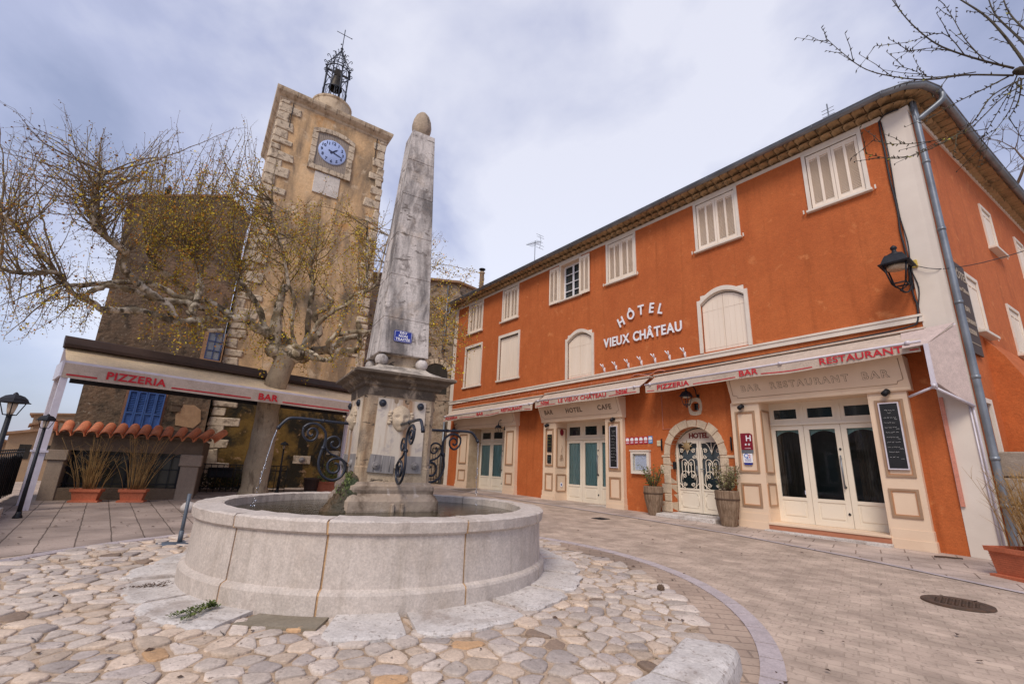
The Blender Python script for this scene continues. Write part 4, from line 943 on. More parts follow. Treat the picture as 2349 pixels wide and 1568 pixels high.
    hd = MB(); hx = o0+w*(1 if kind != 'L' else 1)+.05; za, zb_ = 1.12, 1.62
    hd.tube([(hx, y+.02, za), (hx, y+.07, za)], .010, 6); hd.tube([(hx, y+.02, zb_), (hx, y+.07, zb_)], .010, 6); hd.tube([(hx, y+.07, za-.06), (hx, y+.07, zb_+.06)], .014, 8); hd.build('handle', M['zinc'], ds)
    for zz in (z0_+.25, 1.08, 1.80):
        kk = MB(); kk.prism([(hx-.025, zz), (hx, zz-.03), (hx+.025, zz), (hx, zz+.03)], y+.019, y+.03, 'y'); kk.build('lock_plate', M['black'], ds)
    if kind == 'R':
        st_ = MB(); st_.bevbox(o0-.0, o1+.0, -depth-.05, v+.05, z0_-.05, z0_-.003, .008); st_.build('door_sill', M['cream'], sf)
        st_ = MB(); st_.box(o0, o1, -.3, v+.03, zb0-.05, z0_-.052); st_.build('sill_riser', M['pink2'], sf)
        st_ = MB(); st_.bevbox(o0-.02, o1+.02, .155, v+.22, zb0-.1, zb0+.075, .01); st_.build('step', M['slab'], sf)
    else:
        st_ = MB(); st_.box(o0, o1, -depth-.05, v-.01, -.2, z0_-.01); st_.build('threshold', M['slab'], sf)
    return sf
M['pink2'] = mat('terracotta_painted_riser', (.48, .19, .10), .7, (.42, .16, .09), 3, 4)
M['rubble2'] = mat('bare_stone_jamb', (.36, .28, .20), .9, (.46, .38, .30), 3, 6, .35, .65, .008, 20, stain=((.22, .17, .12), 4, .6, .7, (1, 1, 1)))
SR = shop(.38, 3.52, .93, 2.92, .13, .15, 2.80, 0, 3, .38, [('BAR', -1.10, .185), ('RESTAURANT', .02, .185), ('BAR', 1.13, .185)], .30, 3.46, 'R', 3.36)
SM = shop(6.60, 9.86, 7.20, 9.30, .19, .22, 2.70, 0, 3, .42, [('BAR', -1.24, .20), ('HOTEL', -.10, .20), ('CAFE', 1.12, .20)], 6.56, 9.92, 'M', 3.26)
SL = shop(11.33, 15.22, 11.97, 14.36, .27, .30, 2.68, 0, 3, .46, [], 11.28, 15.42, 'L', 3.22)
for (par, lst) in ((SR, [(.45, .86, 1.30, 2.63), (.46, .87, .64, 1.11), (3.00, 3.43, 1.29, 2.60), (3.01, 3.43, .60, 1.08)]),
                   (SM, [(6.68, 7.10, 1.22, 2.56), (6.69, 7.09, .47, 1.06), (9.37, 9.74, 1.28, 2.47), (9.38, 9.74, .53, 1.08)]),
                   (SL, [(11.44, 11.88, 1.27, 2.48), (11.46, 11.86, .60, 1.02), (14.50, 15.05, 1.27, 2.45), (14.52, 15.05, .60, 1.05)])):
    for (a, b, c, d) in lst: moulded(par, a, b, c, d, .12)
moulded(SR, -.30, .06, 1.28, 2.62, 2.901, 'x'); moulded(SR, -.30, .06, .62, 1.10, 2.901, 'x')
moulded(SM, -.34, .06, 1.25, 2.50, 9.281, 'x'); moulded(SM, -.34, .06, .52, 1.06, 9.281, 'x')
# ---- arched stone doorway
AC, AZ, RI, RO = 4.57, 1.66, .65, .82
dw_ = MB(); random.seed(21)
nv_ = 9
for k in range(nv_):
    a0, a1 = pi*k/nv_+.012, pi*(k+1)/nv_-.012; ro = RO+random.uniform(-.02, .03)+(.0); n = 4
    poly = [(AC+RI*cos(a0+(a1-a0)*i/n), AZ+RI*sin(a0+(a1-a0)*i/n)*1.03) for i in range(n+1)]+[(AC+(ro+random.uniform(-.01, .01))*cos(a1-(a1-a0)*i/n), AZ+(ro)*sin(a1-(a1-a0)*i/n)*1.03) for i in range(n+1)]
    dw_.prism(poly, -.30, .022+random.uniform(-.004, .006), 'y')
z = AZ; side_w = {}
zz = .30; k = 0
while zz < AZ-.02:
    h = min(random.uniform(.16, .25), AZ-zz)
    for sgn in (1, -1):
        w = (.30, .20, .27, .19, .29, .21, .24)[k % 7] if sgn > 0 else (.21, .27, .19, .29, .30, .2, .22)[k % 7]
        if sgn < 0 and zz+h > 1.62: w = .36
        x0, x1 = AC+sgn*RI, AC+sgn*(RI+w); dw_.bevbox(x0, x1, -.30, .024+random.uniform(-.006, .006), zz+.002, zz+h-.002, .014, j=.006)
    zz += h; k += 1
AD = dw_.build('stone_doorway', mat('doorway_stone', (.50, .41, .33), .9, (.60, .51, .42), 4, 7, .3, .7, .01, 25, stain=((.40, .20, .11), 5, .62, .72, (1, 1, 1))), HT)
sp_ = MB()   # spandrel between the arch and the square wall opening
n = 24
for i in range(n):
    x0, x1 = AC-RI+2*RI*i/n, AC-RI+2*RI*(i+1)/n; h = lambda x: AZ+1.03*sqrt(max(0, RI*RI-(x-AC)**2))
    if max(h(x0), h(x1)) < 2.36: sp_.prism([(x0, h(x0)), (x1, h(x1)), (x1, 2.38), (x0, 2.38)], -.2, -.004, 'y')
sp_.build('arch_spandrel', M['orange'], HT)
stp = MB(); stp.bevbox(3.92, 5.50, .0, .42, .02, .29, .015, j=.006); stp.bevbox(3.92, 5.22, -.35, .02, .1, .31, .01); stp.build('doorstep', M['slab'], AD)
lf_ = MB(); y = -.26; hh = lambda x: AZ+1.0*sqrt(max(0, (RI-.01)**2-(x-AC)**2))
lf_.prism([(AC-RI, 2.02)]+[(AC-RI+2*RI*i/16, max(2.02, hh(AC-RI+2*RI*i/16))) for i in range(17)]+[(AC+RI, 2.02)], y-.02, y, 'y'); lf_.build('fanlight_panel', M['door'], AD)
ht_ = MB(); put_text(ht_, 'HOTEL', .17, facM(AC, y+.008, 2.08), ext=.006, bold=.006, shear=.0, spacing=.95, xs=1.0); ht_.build('door_lettering', mat('dark_red_lettering', (.20, .03, .02), .6), AD)
for (a, b, sgn) in ((AC-RI+.02, AC-.006, -1), (AC+.006, AC+RI-.02, 1)):
    dl = MB(); w = .05; z0_ = .33; zt = 2.02; zp = .88
    frame_rect(dl, a, b, z0_, zt, w, y-.02, y+.02); dl.box(a+w, b-w, y-.02, y+.02, zp-.04, zp); dl.box(a+w, b-w, y-.015, y+.004, z0_+w, zp-.04)
    q = [(a+.12, z0_+.11), (b-.12, z0_+.11), (b-.12, z0_+.15), (b-.08, z0_+.17), (b-.08, zp-.16), (b-.12, zp-.14), (b-.12, zp-.10), (a+.12, zp-.10), (a+.12, zp-.14), (a+.08, zp-.16), (a+.08, z0_+.17), (a+.12, z0_+.15)]
    for i in range(12): dl.tube([(q[i][0], y+.006, q[i][1]), (q[(i+1) % 12][0], y+.006, q[(i+1) % 12][1])], .008, 5)
    lf = dl.build('iron_door_leaf', M['door'], AD)
    gp = MB(); gp.box(a+w, b-w, y-.016, y-.012, zp, zt-w); gp.build('pane', M['glassg'] if 'glassg' in M else M['glassd'], lf)
    ir = MB(); m_ = (a+b)/2; hw_ = (b-a)/2-w; yy = y+.012; zb_ = zp; zt_ = zt-w
    def crv(pts, r=.0075): ir.tube(smooth_pts([(m_+x*hw_, yy, z) for x, z in pts], 4), r*1.35, 6)
    crv([(0, zt_), (0, zt_-.28)]); 
    for s_ in (-1, 1):
        crv([(s_*1.0, zt_-.02), (s_*.55, zt_-.02), (s_*.25, zt_-.10), (0, zt_-.26)])
        sp = lambda cx, cz, r0_, turns, st, dr=1: [(cx+dr*r0_/hw_*(1-t/12*.8)*cos(st+turns*2*pi*t/12), cz+r0_*(1-t/12*.8)*sin(st+turns*2*pi*t/12)) for t in range(13)]
        crv(sp(s_*.62, zt_-.20, .055, 1.4, .5, s_)); crv(sp(s_*.70, zt_-.34, .05, 1.3, 3, s_)); crv([(s_*.98, zt_-.12), (s_*.9, zt_-.28), (s_*.95, zt_-.42)])
        crv([(s_*.62, zb_+.20), (s_*.64, zt_-.50), (s_*.50, zt_-.42), (s_*.22, zt_-.42), (0, zt_-.52), (0, zb_+.3)])
        crv(sp(s_*.30, zt_-.52, .045, 1.3, 1.2, s_)); crv([(s_*.30, zt_-.56), (s_*.30, zb_+.32)])
        crv([(0, zb_+.34), (s_*.2, zb_+.40), (s_*.6, zb_+.38), (s_*.8, zb_+.25), (s_*.7, zb_+.06), (s_*.4, zb_+.01)]); crv(sp(s_*.42, zb_+.28, .05, 1.3, 0, s_)); crv(sp(s_*.42, zb_+.10, .05, 1.3, 3, s_))
        crv([(s_*1.0, zb_+.12), (s_*.75, zb_+.06), (s_*.7, zb_)])
    ir.build('iron_scrollwork', M['door'], lf, fix=False)
hd = MB(); hd.tube([(AC+.06, y+.06, 1.18), (AC+.06, y+.06, 1.42)], .012, 6); hd.tube([(AC-.03, y+.05, 1.34), (AC-.13, y+.06, 1.34)], .009, 6); hd.tube([(AC+.06, y+.01, 1.2), (AC+.06, y+.06, 1.2)], .008, 6); hd.tube([(AC+.06, y+.01, 1.4), (AC+.06, y+.06, 1.4)], .008, 6); hd.build('door_handle', M['zinc'], AD)
# round window over the door
oc = MB(); ocx, ocz = 4.45, 2.81; n = 20
for i in range(n):
    a0, a1 = 2*pi*i/n, 2*pi*(i+1)/n; R0 = .125
    def sq(a):
        c_, s_ = cos(a), sin(a); k = max(abs(c_)/.17, abs(s_)/.21); k2 = sqrt((c_/.19)**2+(s_/.22)**2); r = .5/k+.5/k2; return (ocx+c_*r, ocz+s_*r)
    oc.prism([(ocx+R0*cos(a0), ocz+R0*sin(a0)), (ocx+R0*cos(a1), ocz+R0*sin(a1)), sq(a1), sq(a0)], -.12, .018, 'y')
OC = oc.build('oculus_surround', M['quoin'] if 0 else bpy.data.materials['doorway_stone'], HT); oc = MB(); oc.box(ocx-.14, ocx+.14, -.15, -.1, ocz-.14, ocz+.14); oc.build('pane', M['glassd'], OC)
# ================================================================== THINGS ON THE HOTEL
M['glassg'] = mat('grey_door_glass', (.26, .30, .30), .3, (.15, .17, .17), 3, 2, spec=.5)
def wave(s, k): return .010*sin(s*3.1+k)+.006*sin(s*7.7+2*k)
def awning(name, label, s0, s1, zt0, zt1, zb0, zb1, zv0, zv1, words, lines, k, wav=.02):
    """s0 is the right-hand end seen from the square, z*0 belong to s0 and z*1 to s1"""
    lerp = lambda a, b, s: a+(b-a)*(s-s0)/(s1-s0)
    t = thing(name, label, 'awning', 'F', (s0, .1, zt0), 'fabric awnings along the hotel front')
    mb = MB(); n = 46
    for i in range(n+1):
        s = s0+(s1-s0)*i/n
        for j in range(5):
            f = j/4; v = .13+.45*f; z = lerp(zt0, zt1, s)*(1-f)+lerp(zb0, zb1, s)*f+.012*sin(pi*f)*sin(s*2.3+k)-.02*sin(pi*f)
            mb.v.append((s, v, z))
    for i in range(n):
        for j in range(4): a = i*5+j; mb.f.append([a, a+1, a+6, a+5]); mb.sm.append(True)
    mb.build('canopy', M['fab'], t, fix=False)
    vl = MB()
    bot = lambda s: lerp(zv0, zv1, s)+wav*(sin(s*2.1+k)*.6+sin(s*4.7+k)*.25)
    for i in range(n*2+1):
        s = s0+(s1-s0)*i/(n*2); zb = lerp(zb0, zb1, s)-.01
        for j in range(4): f = j/3; vl.v.append((s, .585+wave(s, k)*f*.8, zb*(1-f)+bot(s)*f))
    for i in range(n*2):
        for j in range(3): a = i*4+j; vl.f.append([a, a+1, a+5, a+4]); vl.sm.append(True)
    va = vl.build('valance', M['fab'], t, fix=False)
    br = MB(); br.tube([(s0-.02, .58, zb0), (s1+.02, .58, zb1)], .022, 8); 
    for s in (s0+.15, s0+(s1-s0)*.4, s1-.15): br.tube([(s-.03, .60, lerp(zb0, zb1, s)), (s+.03, .60, lerp(zb0, zb1, s))], .034, 8)
    br.build('front_bar', M['whitem'], t)
    hd = MB(); hd.prism([(.0, 0.035), (.17, .03), (.18, .0), (.17, -.012), (0, -.015)], s0-.03, s1+.03, 'x')
    for i, p in enumerate(hd.v): hd.v[i] = (p[0], p[1], p[2]+lerp(zt0, zt1, p[0])+.02)
    hd.build('head_box', M['fab'], t); hd = MB(); hd.tube([(s0-.03, .02, lerp(zt0, zt1, s0)+.062), (s1+.03, .02, lerp(zt0, zt1, s1)+.062)], .009, 5); hd.build('seal', M['black'], t)
    am = MB()
    for s in (s0+.25, s1-.25):
        am.tube([(s, .1, lerp(zt0, zt1, s)-.15), (s+.3, .33, lerp(zb0, zb1, s)+.0), (s, .56, lerp(zb0, zb1, s)-.02)], .018, 6)
    am.build('folding_arm', M['whitem'], t)
    for w in words:
        tx = MB(); txt, sc, sz, kw = w; vs_, _ = tmesh(txt, sz, bold=kw.get('bold', .004), spacing=kw.get('sp', 1.0)); kw['xs'] = kw['w']/(max(v[0] for v in vs_)-min(v[0] for v in vs_)); dz = atan2(-(zb1-zb0), (s1-s0))
        put_text(tx, txt, sz, facM(sc, .600, (lerp(zb0, zb1, sc)+bot(sc))/2-sz*.30+kw.get('dz', 0), dz), ext=.001, bold=kw.get('bold', .004), spacing=kw.get('sp', 1.0), xs=kw.get('xs', 1.0)); tx.build('red_lettering', M['red'], va, fix=False)
    for (a, b) in lines:
        tx = MB(); m_ = 8
        for i in range(m_):
            p, q = a+(b-a)*i/m_, a+(b-a)*(i+1)/m_; zf = lambda s: bot(s)+.035; vv = lambda s: .590+wave(s, k)*.75
            tx.add([(p, vv(p), zf(p)), (q, vv(q), zf(q)), (q, vv(q), zf(q)+.02), (p, vv(p), zf(p)+.02)], [(0, 1, 2, 3)])
        tx.build('red_line', M['red'], va, fix=False)
    return t
awning('awning', 'long pale awning reading PIZZERIA BAR RESTAURANT over the arched doorway and right-hand shopfront', .0, 5.46, 3.79, 3.66, 3.50, 3.38, 3.30, 3.17,
       [('PIZZERIA', 4.67, .165, {'w': .88}), ('BAR', 2.84, .17, {'w': .40, 'bold': .003}), ('RESTAURANT', .86, .17, {'w': 1.26, 'bold': .003})], [(5.2, 5.42), (3.12, 4.12), (1.62, 2.58), (.02, .14)], 1.0, .03)
awning('awning', 'middle awning reading LE VIEUX CHATEAU between two small hotel words', 5.64, 9.78, 3.66, 3.60, 3.37, 3.33, 3.19, 3.11,
       [('LE VIEUX CHÂTEAU', 7.72, .165, {'w': 1.92, 'bold': .003}), ('hôtel', 9.30, .16, {'w': .38, 'dz': .02, 'bold': .004}), ('hôtel', 6.22, .16, {'w': .38, 'dz': .02, 'bold': .004})], [(8.82, 9.72), (5.74, 6.68)], 2.2, .012)
awning('awning', 'sagging wrinkled awning at the far left end of the hotel reading PIZZERIA BAR RESTAURANT', 9.92, 15.78, 3.56, 3.50, 3.28, 3.17, 3.07, 2.97,
       [('PIZZERIA', 15.1, .145, {'w': .95}), ('BAR', 13.0, .15, {'w': .45}), ('RESTAURANT', 11.05, .155, {'w': 1.2, 'bold': .005})], [(15.62, 15.74), (13.3, 14.5), (11.75, 12.7), (10.0, 10.35)], 3.1, .03)
# folded screen at the right-hand end
t = thing('awning_end_screen', 'pale folded side awning with hanging screen and white arm at the hotel corner', 'awning', 'F', (-.2, .1, 2.6))
mb = MB(); mb.add([(.30, .14, 3.80), (-.42, .14, 3.84), (-.10, .66, 3.42), (.22, .66, 3.40)], [(0, 1, 2, 3)]); mb.add([(.30, .14, 3.79), (-.42, .14, 3.83), (-.10, .66, 3.41), (.22, .66, 3.39)], [(0, 1, 2, 3)]); mb.build('canopy', M['mauve'], t, fix=False)
mb = MB(); mb.prism([(.06, 3.82), (.655, 3.42), (.655, 2.78), (.06, 2.42)], -.42, -.40, 'x')
for i, p in enumerate(mb.v): mb.v[i] = (p[0]+.30*(p[1]-.06)/.6, p[1], p[2])
mb.build('screen', M['mauve'], t)
mb = MB(); mb.box(-.12, -.06, .63, .69, 2.78, 3.42); mb.prism([(.63, 2.78), (.69, 2.78), (.68, 2.70), (.64, 2.68)], -.125, -.055, 'x'); mb.lathe([(.03, 0), (.03, .02), (.001, .022)], 12, (-.09, .69, 2.73), axis='y', cap=False); mb.build('arm', M['whitem'], t)
mb = MB(); mb.tube([(-.09, .66, 2.70), (-.42, .06, 2.44)], .022, 8); mb.tube([(-.09, .64, 2.72), (.28, .50, 2.60)], .02, 6); mb.tube([(-.40, .03, 3.84), (-.40, .03, .3)], .016, 6); mb.tube([(-.36, .03, 2.5), (-.36, .03, .3)], .012, 6); mb.build('rail', M['whitem'], t)
mb = MB(); mb.box(-.06, -.01, .013, .05, .88, 2.62); single(mb, 'cable_trunking', M['pink'], 'thin pinkish strip fixed upright on the wall beside the white corner pier', 'trunking', 'F', (-.03, .013, .88))
# hotel name
nm = thing('hotel_name_lettering', 'raised white letters HOTEL VIEUX CHATEAU on the orange wall', 'lettering', 'F', (5.95, .0, 4.85))
zz = [(6.56, 5.48, .40), (6.23, 5.61, .20), (5.90, 5.665, .0), (5.57, 5.64, -.17), (5.30, 5.55, -.32)]
for ch, (s, z, r) in zip('HÔTEL', zz):
    mb = MB(); put_text(mb, ch, .40, facM(s, .045, z-.13, r), ext=.012, bold=.009, xs=.82); mb.build('letter', M['whitep'], nm)
def spread(word, s_a, s_b, z, size):
    # lay letters one by one with natural widths
    ws = []
    for ch in word:
        if ch == ' ': ws.append(.30*size); continue
        vs, _ = tmesh(ch, size, bold=.008, xs=.82); xs_ = [v[0] for v in vs]; ws.append(max(xs_)-min(xs_)+.052)
    tot = sum(ws); x = s_a; k = (s_a-s_b)/tot
    for ch, w in zip(word, ws):
        if ch != ' ':
            mb = MB(); put_text(mb, ch, size, facM(x-w*k/2, .045, z, 0), ext=.012, bold=.009, xs=.82); mb.build('letter', M['whitep'], nm)
        x -= w*k
spread('VIEUX CHÂTEAU', 7.30, 4.64, 4.80, .385)
# flag holders in a row above the string course
hk = None
for i in range(7):
    s, z = 7.30-.445*i, 4.10+.004*i
    if hk is None:
        hk = thing('flag_holder', 'small white Y-shaped flag holder above the middle awning, one of a row of seven', 'flag holder', 'F', (s, 0, z), 'row of white flag holders on the string course')
        mb = MB(); mb.tube([(s, .03, z-.03), (s, .045, z+.09)], .019, 8); mb.tube([(s, .04, z+.07), (s+.045, .16, z+.19)], .014, 8); mb.tube([(s, .04, z+.05), (s-.028, .13, z+.18)], .014, 8); mb.box(s-.02, s+.02, 0, .02, z-.04, z+.10); mb.build('bracket', M['whitep'], hk)
    else: copy_tree(hk, fw('F', s, 0, z), None)
# cable, junction box, wires
mb = MB(); random.seed(3)
pts = [(.035, .03, 8.22-.35*i+0) for i in range(12)]; pts = [(p[0]+random.uniform(-.012, .012), p[1], p[2]) for p in pts]
pts += [(.02, .03, 4.35), (.05, .04, 4.0), (.25, .05, 3.90), (1.2, .05, 3.85), (3, .05, 3.80), (5, .05, 3.79), (6.2, .05, 3.80)]; mb.tube(smooth_pts(pts, 3), .016, 6)
mb.tube(smooth_pts([(.0, .03, 8.2), (-.02, .04, 7.4), (.01, .03, 6.2), (-.03, .04, 5.5), (.0, .03, 5.0), (-.05, .03, 4.6), (.02, .03, 4.2)], 4), .010, 6)
mb.tube(smooth_pts([(.02, .03, 8.22), (-.1, .05, 8.3), (-.3, .04, 8.28)], 4), .012, 6)
single(mb, 'wall_cable', M['cable'], 'thick black cables running down beside the white corner pier and along under the string course', 'cable', 'F', (0, .03, 4))
mb = MB(); mb.bevbox(-.10, -.02, .0, .06, 4.99, 5.13, .008); mb.tube([(-.06, .07, 5.06), (-.06, .062, 5.06)], .025, 10); single(mb, 'junction_box', M['yellow'], 'small yellow electrical junction box on the white corner pier', 'junction box', 'F', (-.06, 0, 4.99))
mb = MB(); a = fw('F', -.06, .06, 5.02); b = fw('F', -.34, .05, 4.86); c = Vector((10.6, 6.5, 6.4)); pts = [a, b]+[b.lerp(c, t)+Vector((0, 0, -.42*sin(pi*t*.92)+.02*sin(t*30))) for t in (.15, .3, .45, .6, .75, .9, 1)]
mb.tube(smooth_pts(pts, 3), .007, 5); single(mb, 'overhead_wire', M['cable'], 'thin black wire sagging from the junction box out across the side wall', 'wire', 'W', tuple(a))
mb = MB(); pts = [(6.2+.5*i, .03+.0, 3.79+.012*sin(i*2.2)-.004*i) for i in range(21)]; mb.tube(pts, .006, 5); mb.tube(smooth_pts([(5.2, .05, 3.80), (5.4, .08, 3.84), (5.7, .05, 3.76), (6.1, .07, 3.82), (6.3, .04, 3.78)], 4), .014, 6)
for i in range(20): mb.tube([(6.3+.5*i, .03, 3.80), (6.3+.5*i, .05, 3.73)], .006, 4)
single(mb, 'light_string', M['pink'], 'thin cord of unlit fairy-light sockets strung below the string course', 'light string', 'F', (6.2, .03, 3.79))
mb = MB(); pts = [Vector((-5.0, 16.5, 4.1)).lerp(fw('F', 13.9, .05, 3.80), t)+Vector((0, 0, -.35*sin(pi*t))) for t in [i/10 for i in range(11)]]; mb.tube(pts, .01, 5)
single(mb, 'overhead_wire', M['cable'], 'black wire sagging from behind the obelisk to the far left end of the hotel', 'wire', 'W', tuple(pts[0]))
mb = MB(); mb.tube([(5.38, .012, 3.2), (5.38, .012, 2.30), (4.95, .012, 2.31)], .008, 5); single(mb, 'conduit', M['pink'], 'thin conduit dropping from the long awning to the arched doorway', 'conduit', 'F', (5.38, 0, 2.3))
# lanterns ----------------------------------------------------------
def lantern_head(t, c, s=1.0, mt='black', post=False):
    """four-sided street lantern, c is the centre of its base ring; s scales it"""
    x, y, z = c; P = lambda a, b, h: (x+a*s, y+b*s, z+h*s); mb = MB(); wb, wt = .075, .145; hb, ht = .0, .27; wt = .145 if post else .128
    cb = [(-wb, -wb), (wb, -wb), (wb, wb), (-wb, wb)]; ct_ = [(-wt, -wt), (wt, -wt), (wt, wt), (-wt, wt)]
    for i in range(4):
        j = (i+1) % 4; mb.tube([P(*cb[i], hb), P(*ct_[i], ht)], .011*s, 5); mb.tube([P(*cb[i], hb), P(*cb[j], hb)], .011*s, 5); mb.tube([P(*ct_[i], ht), P(*ct_[j], ht)], .013*s, 5)
    if post: mb.tube([P(0, 0, -.07), P(0, 0, .0)], [.03*s, .06*s], 8)
    else:
        for i in range(4): mb.tube([P(*cb[i], hb), P(0, 0, -.085)], .008*s, 5)
        mb.sphere(P(0, 0, -.09), .02*s, 8, 6)
    mb.build('lantern_frame', M[mt], t)
    rf_ = MB(); prof = [(.172, .265), (.178, .28), (.145, .30), (.115, .38), (.095, .42), (.06, .425)] if not post else [(.20, .265), (.205, .28), (.175, .30), (.155, .36), (.11, .42), (.05, .45)]
    vs = []
    for w, h in prof: vs += [P(-w, -w, h), P(w, -w, h), P(w, w, h), P(-w, w, h)]
    rf_.add(vs, [(j*4+i, j*4+(i+1) % 4, (j+1)*4+(i+1) % 4, (j+1)*4+i) for j in range(len(prof)-1) for i in range(4)]+[(0, 1, 2, 3), (20, 21, 22, 23)])
    k0_ = len(rf_.v); rf_.lathe([(.05*s, .44*s), (.045*s, .47*s), (.02*s, .50*s), (.001, .51*s)], 10, c, cap=False) if post else rf_.lathe([(.085*s, .42*s), (.09*s, .44*s), (.05*s, .455*s), (.028*s, .48*s), (.026*s, .51*s), (.04*s, .525*s), (.038*s, .55*s), (.012*s, .575*s), (.001, .58*s)], 10, c, cap=False)
    rf_.build('lantern_hood', M[mt], t)
    g_ = MB(); g_.lathe([(.05*s, .01*s), (.07*s, .10*s), (.085*s, .2*s), (.09*s, .255*s)], 12, c) if post else g_.lathe([(.11*s, .22*s), (.12*s, .262*s)], 12, c)
    g_.build('lamp_glass', M['lampgl'], t)
t = thing('wall_lantern', 'large black four-sided lantern high on the orange wall near the corner', 'wall lantern', 'F', (.19, .0, 4.85))
lantern_head(t, (.12, .42, 4.61), 1.3)
mb = MB(); mb.tube(smooth_pts([(.03, .02, 4.72), (.03, .12, 4.62), (.06, .24, 4.50), (.10, .36, 4.47), (.12, .42, 4.50)], 4), .016, 6); mb.tube([(.03, .02, 5.0), (.03, .20, 4.96), (.05, .30, 4.93)], .012, 6); mb.box(.01, .05, .0, .03, 4.6, 5.05); mb.build('bracket', M['black'], t)
t = thing('wall_lantern', 'small blue lantern hanging from a bracket beneath the awning above the arched doorway', 'wall lantern', 'F', (4.43, 0, 3.1))
lantern_head(t, (4.52, .26, 2.84), .72, 'navy'); mb = MB(); mb.tube(smooth_pts([(4.33, .0, 3.02), (4.34, .10, 3.05), (4.36, .12, 3.22), (4.42, .20, 3.30), (4.52, .26, 3.26)], 4), .012, 6); mb.tube([(4.52, .26, 3.27), (4.52, .26, 3.20)], .008, 6); mb.sphere((4.34, .03, 3.07), .035, 8, 6); mb.build('bracket', M['black'], t)
for s, lb in ((12.0, 'black carriage lantern on the right-hand pier of the far left shopfront'), (15.16, 'black carriage lantern on the outermost left pier of the hotel')):
    t = thing('carriage_lantern', lb, 'wall lantern', 'F', (s, .12, 2.6), 'carriage lanterns on the far left shopfront')
    lantern_head(t, (s+.16, .30, 2.42), .60); mb = MB(); mb.tube(smooth_pts([(s, .12, 2.58), (s+.0, .16, 2.74), (s+.05, .22, 2.86), (s+.12, .27, 2.86), (s+.16, .30, 2.78)], 4), .011, 6); mb.lathe([(.04, 0), (.04, .02), (.001, .03)], 12, (s, .12, 2.55), axis='y', cap=False); mb.build('bracket', M['black'], t)
for s, z, lb in ((.64, 2.76, 'black spotlight above the tall chalkboard on the right-hand shopfront'), (3.24, 2.70, 'black spotlight above the claret hotel plaque'), (6.88, 2.62, 'black spotlight above the chalkboard of the middle shopfront'), (9.62, 2.58, 'black spotlight above the two small posters of the middle shopfront')):
    t = thing('spotlight', lb, 'spotlight', 'F', (s, .12, z), 'black spotlights on the shopfront piers')
    mb = MB(); mb.box(s-.03, s+.03, .12, .16, z-.03, z+.03); mb.tube([(s, .16, z), (s+.02, .20, z-.0)], .012, 6); mb.build('base', M['black'], t)
    mb = MB(); mb.tube([(s-.01, .17, z+.02), (s+.03, .25, z-.045)], .048, 12); mb.build('lamp_body', M['black'], t)
# chalkboards with handwritten lines
def scribble(mb, s0, s1, v, z, seed, h=.012):
    random.seed(seed); x = s1
    while x > s0+.01:
        w = random.uniform(.02, .055); w = min(w, x-s0); n = max(3, int(w/.006)); pts = [(x-w*i/n, v, z+random.uniform(-h, h)) for i in range(n+1)]; mb.tube(pts, .0019, 4, cap=False, smooth=False); x -= w+random.uniform(.008, .02)
def chalkboard(a, b, c, d, label, rows, ttl):
    t = thing('chalkboard', label, 'chalkboard', 'F', ((a+b)/2, .12, c)); mb = MB(); frame_rect(mb, a-.018, b+.018, c-.018, d+.018, .02, .143, .165); mb.build('frame', M['whitem'], t)
    mb = MB(); mb.box(a, b, .143, .155, c, d); mb.build('board', M['board'], t); mb = MB()
    random.seed(int(a*100)); z = d-.12; w = b-a
    scribble(mb, a+w*.2, b-w*.25, .1565, z, 5, .012); scribble(mb, a+w*.35, b-w*.4, .1565, z-.045, 6); z -= .13
    for r in range(rows):
        scribble(mb, a+w*random.uniform(.12, .4), b-w*.12, .1565, z, r+10, .009)
        if r % 2 == 0: scribble(mb, a+w*.08, a+w*.28, .1565, z-.028, r+40, .007)
        z -= (d-c)*.68/rows
    mb.build('chalk_writing', M['chalk'], t, fix=False)
chalkboard(.53, .79, 1.44, 2.56, 'tall chalkboard with a handwritten menu on the far right pier', 9, 1)
chalkboard(6.78, 7.02, 1.32, 2.42, 'tall narrow chalkboard with a handwritten menu on the middle shopfront', 9, 1)
for (a, b, c, d, lb, colr) in ((9.43, 9.64, 1.73, 2.28, 'black poster with yellow writing on the left pier of the middle shopfront', (.35, .38, .05)), (9.45, 9.63, 1.38, 1.64, 'small blue-black picture below the black poster on the middle shopfront', (.10, .2, .22))):
    t = thing('poster', lb, 'poster', 'F', ((a+b)/2, .12, c)); mb = MB(); mb.box(a, b, .143, .150, c, d); mb.build('board', M['board'], t)
    mb = MB(); pm = mat('poster_ink', colr, .8)
    for r in range(4): scribble(mb, a+.03, b-.03, .1515, d-.08-r*(d-c)*.18, r+70, .014)
    mb.build('print', pm, t, fix=False)
# posters and signs by the doors
t = thing('hotel_star_plaque', 'claret plaque with a white H and two stars on a cream shopfront pier', 'plaque', 'F', (3.22, .12, 1.74))
mb = MB(); mb.prism([(3.09, 1.77), (3.34, 1.77), (3.34, 2.12), (3.14, 2.12), (3.09, 2.09)], .143, .155, 'y'); mb.build('plate', M['claret'], t)
mb = MB(); put_text(mb, 'H', .17, facM(3.17, .1565, 1.955), ext=.001, bold=.003); put_text(mb, '* *', .10, facM(3.20, .1565, 1.83), ext=.001, bold=.002); put_text(mb, 'TOURISME', .028, facM(3.20, .1565, 1.79), ext=.001); mb.build('lettering', M['whitep'], t)
mb = MB(); mb.box(3.09, 3.34, .143, .156, 1.70, 1.765); mb.build('lower_strip', M['zinc'], t)
t = thing('quality_plaque', 'white plaque with a blue and red emblem below the claret plaque', 'plaque', 'F', (3.22, .12, 1.45))
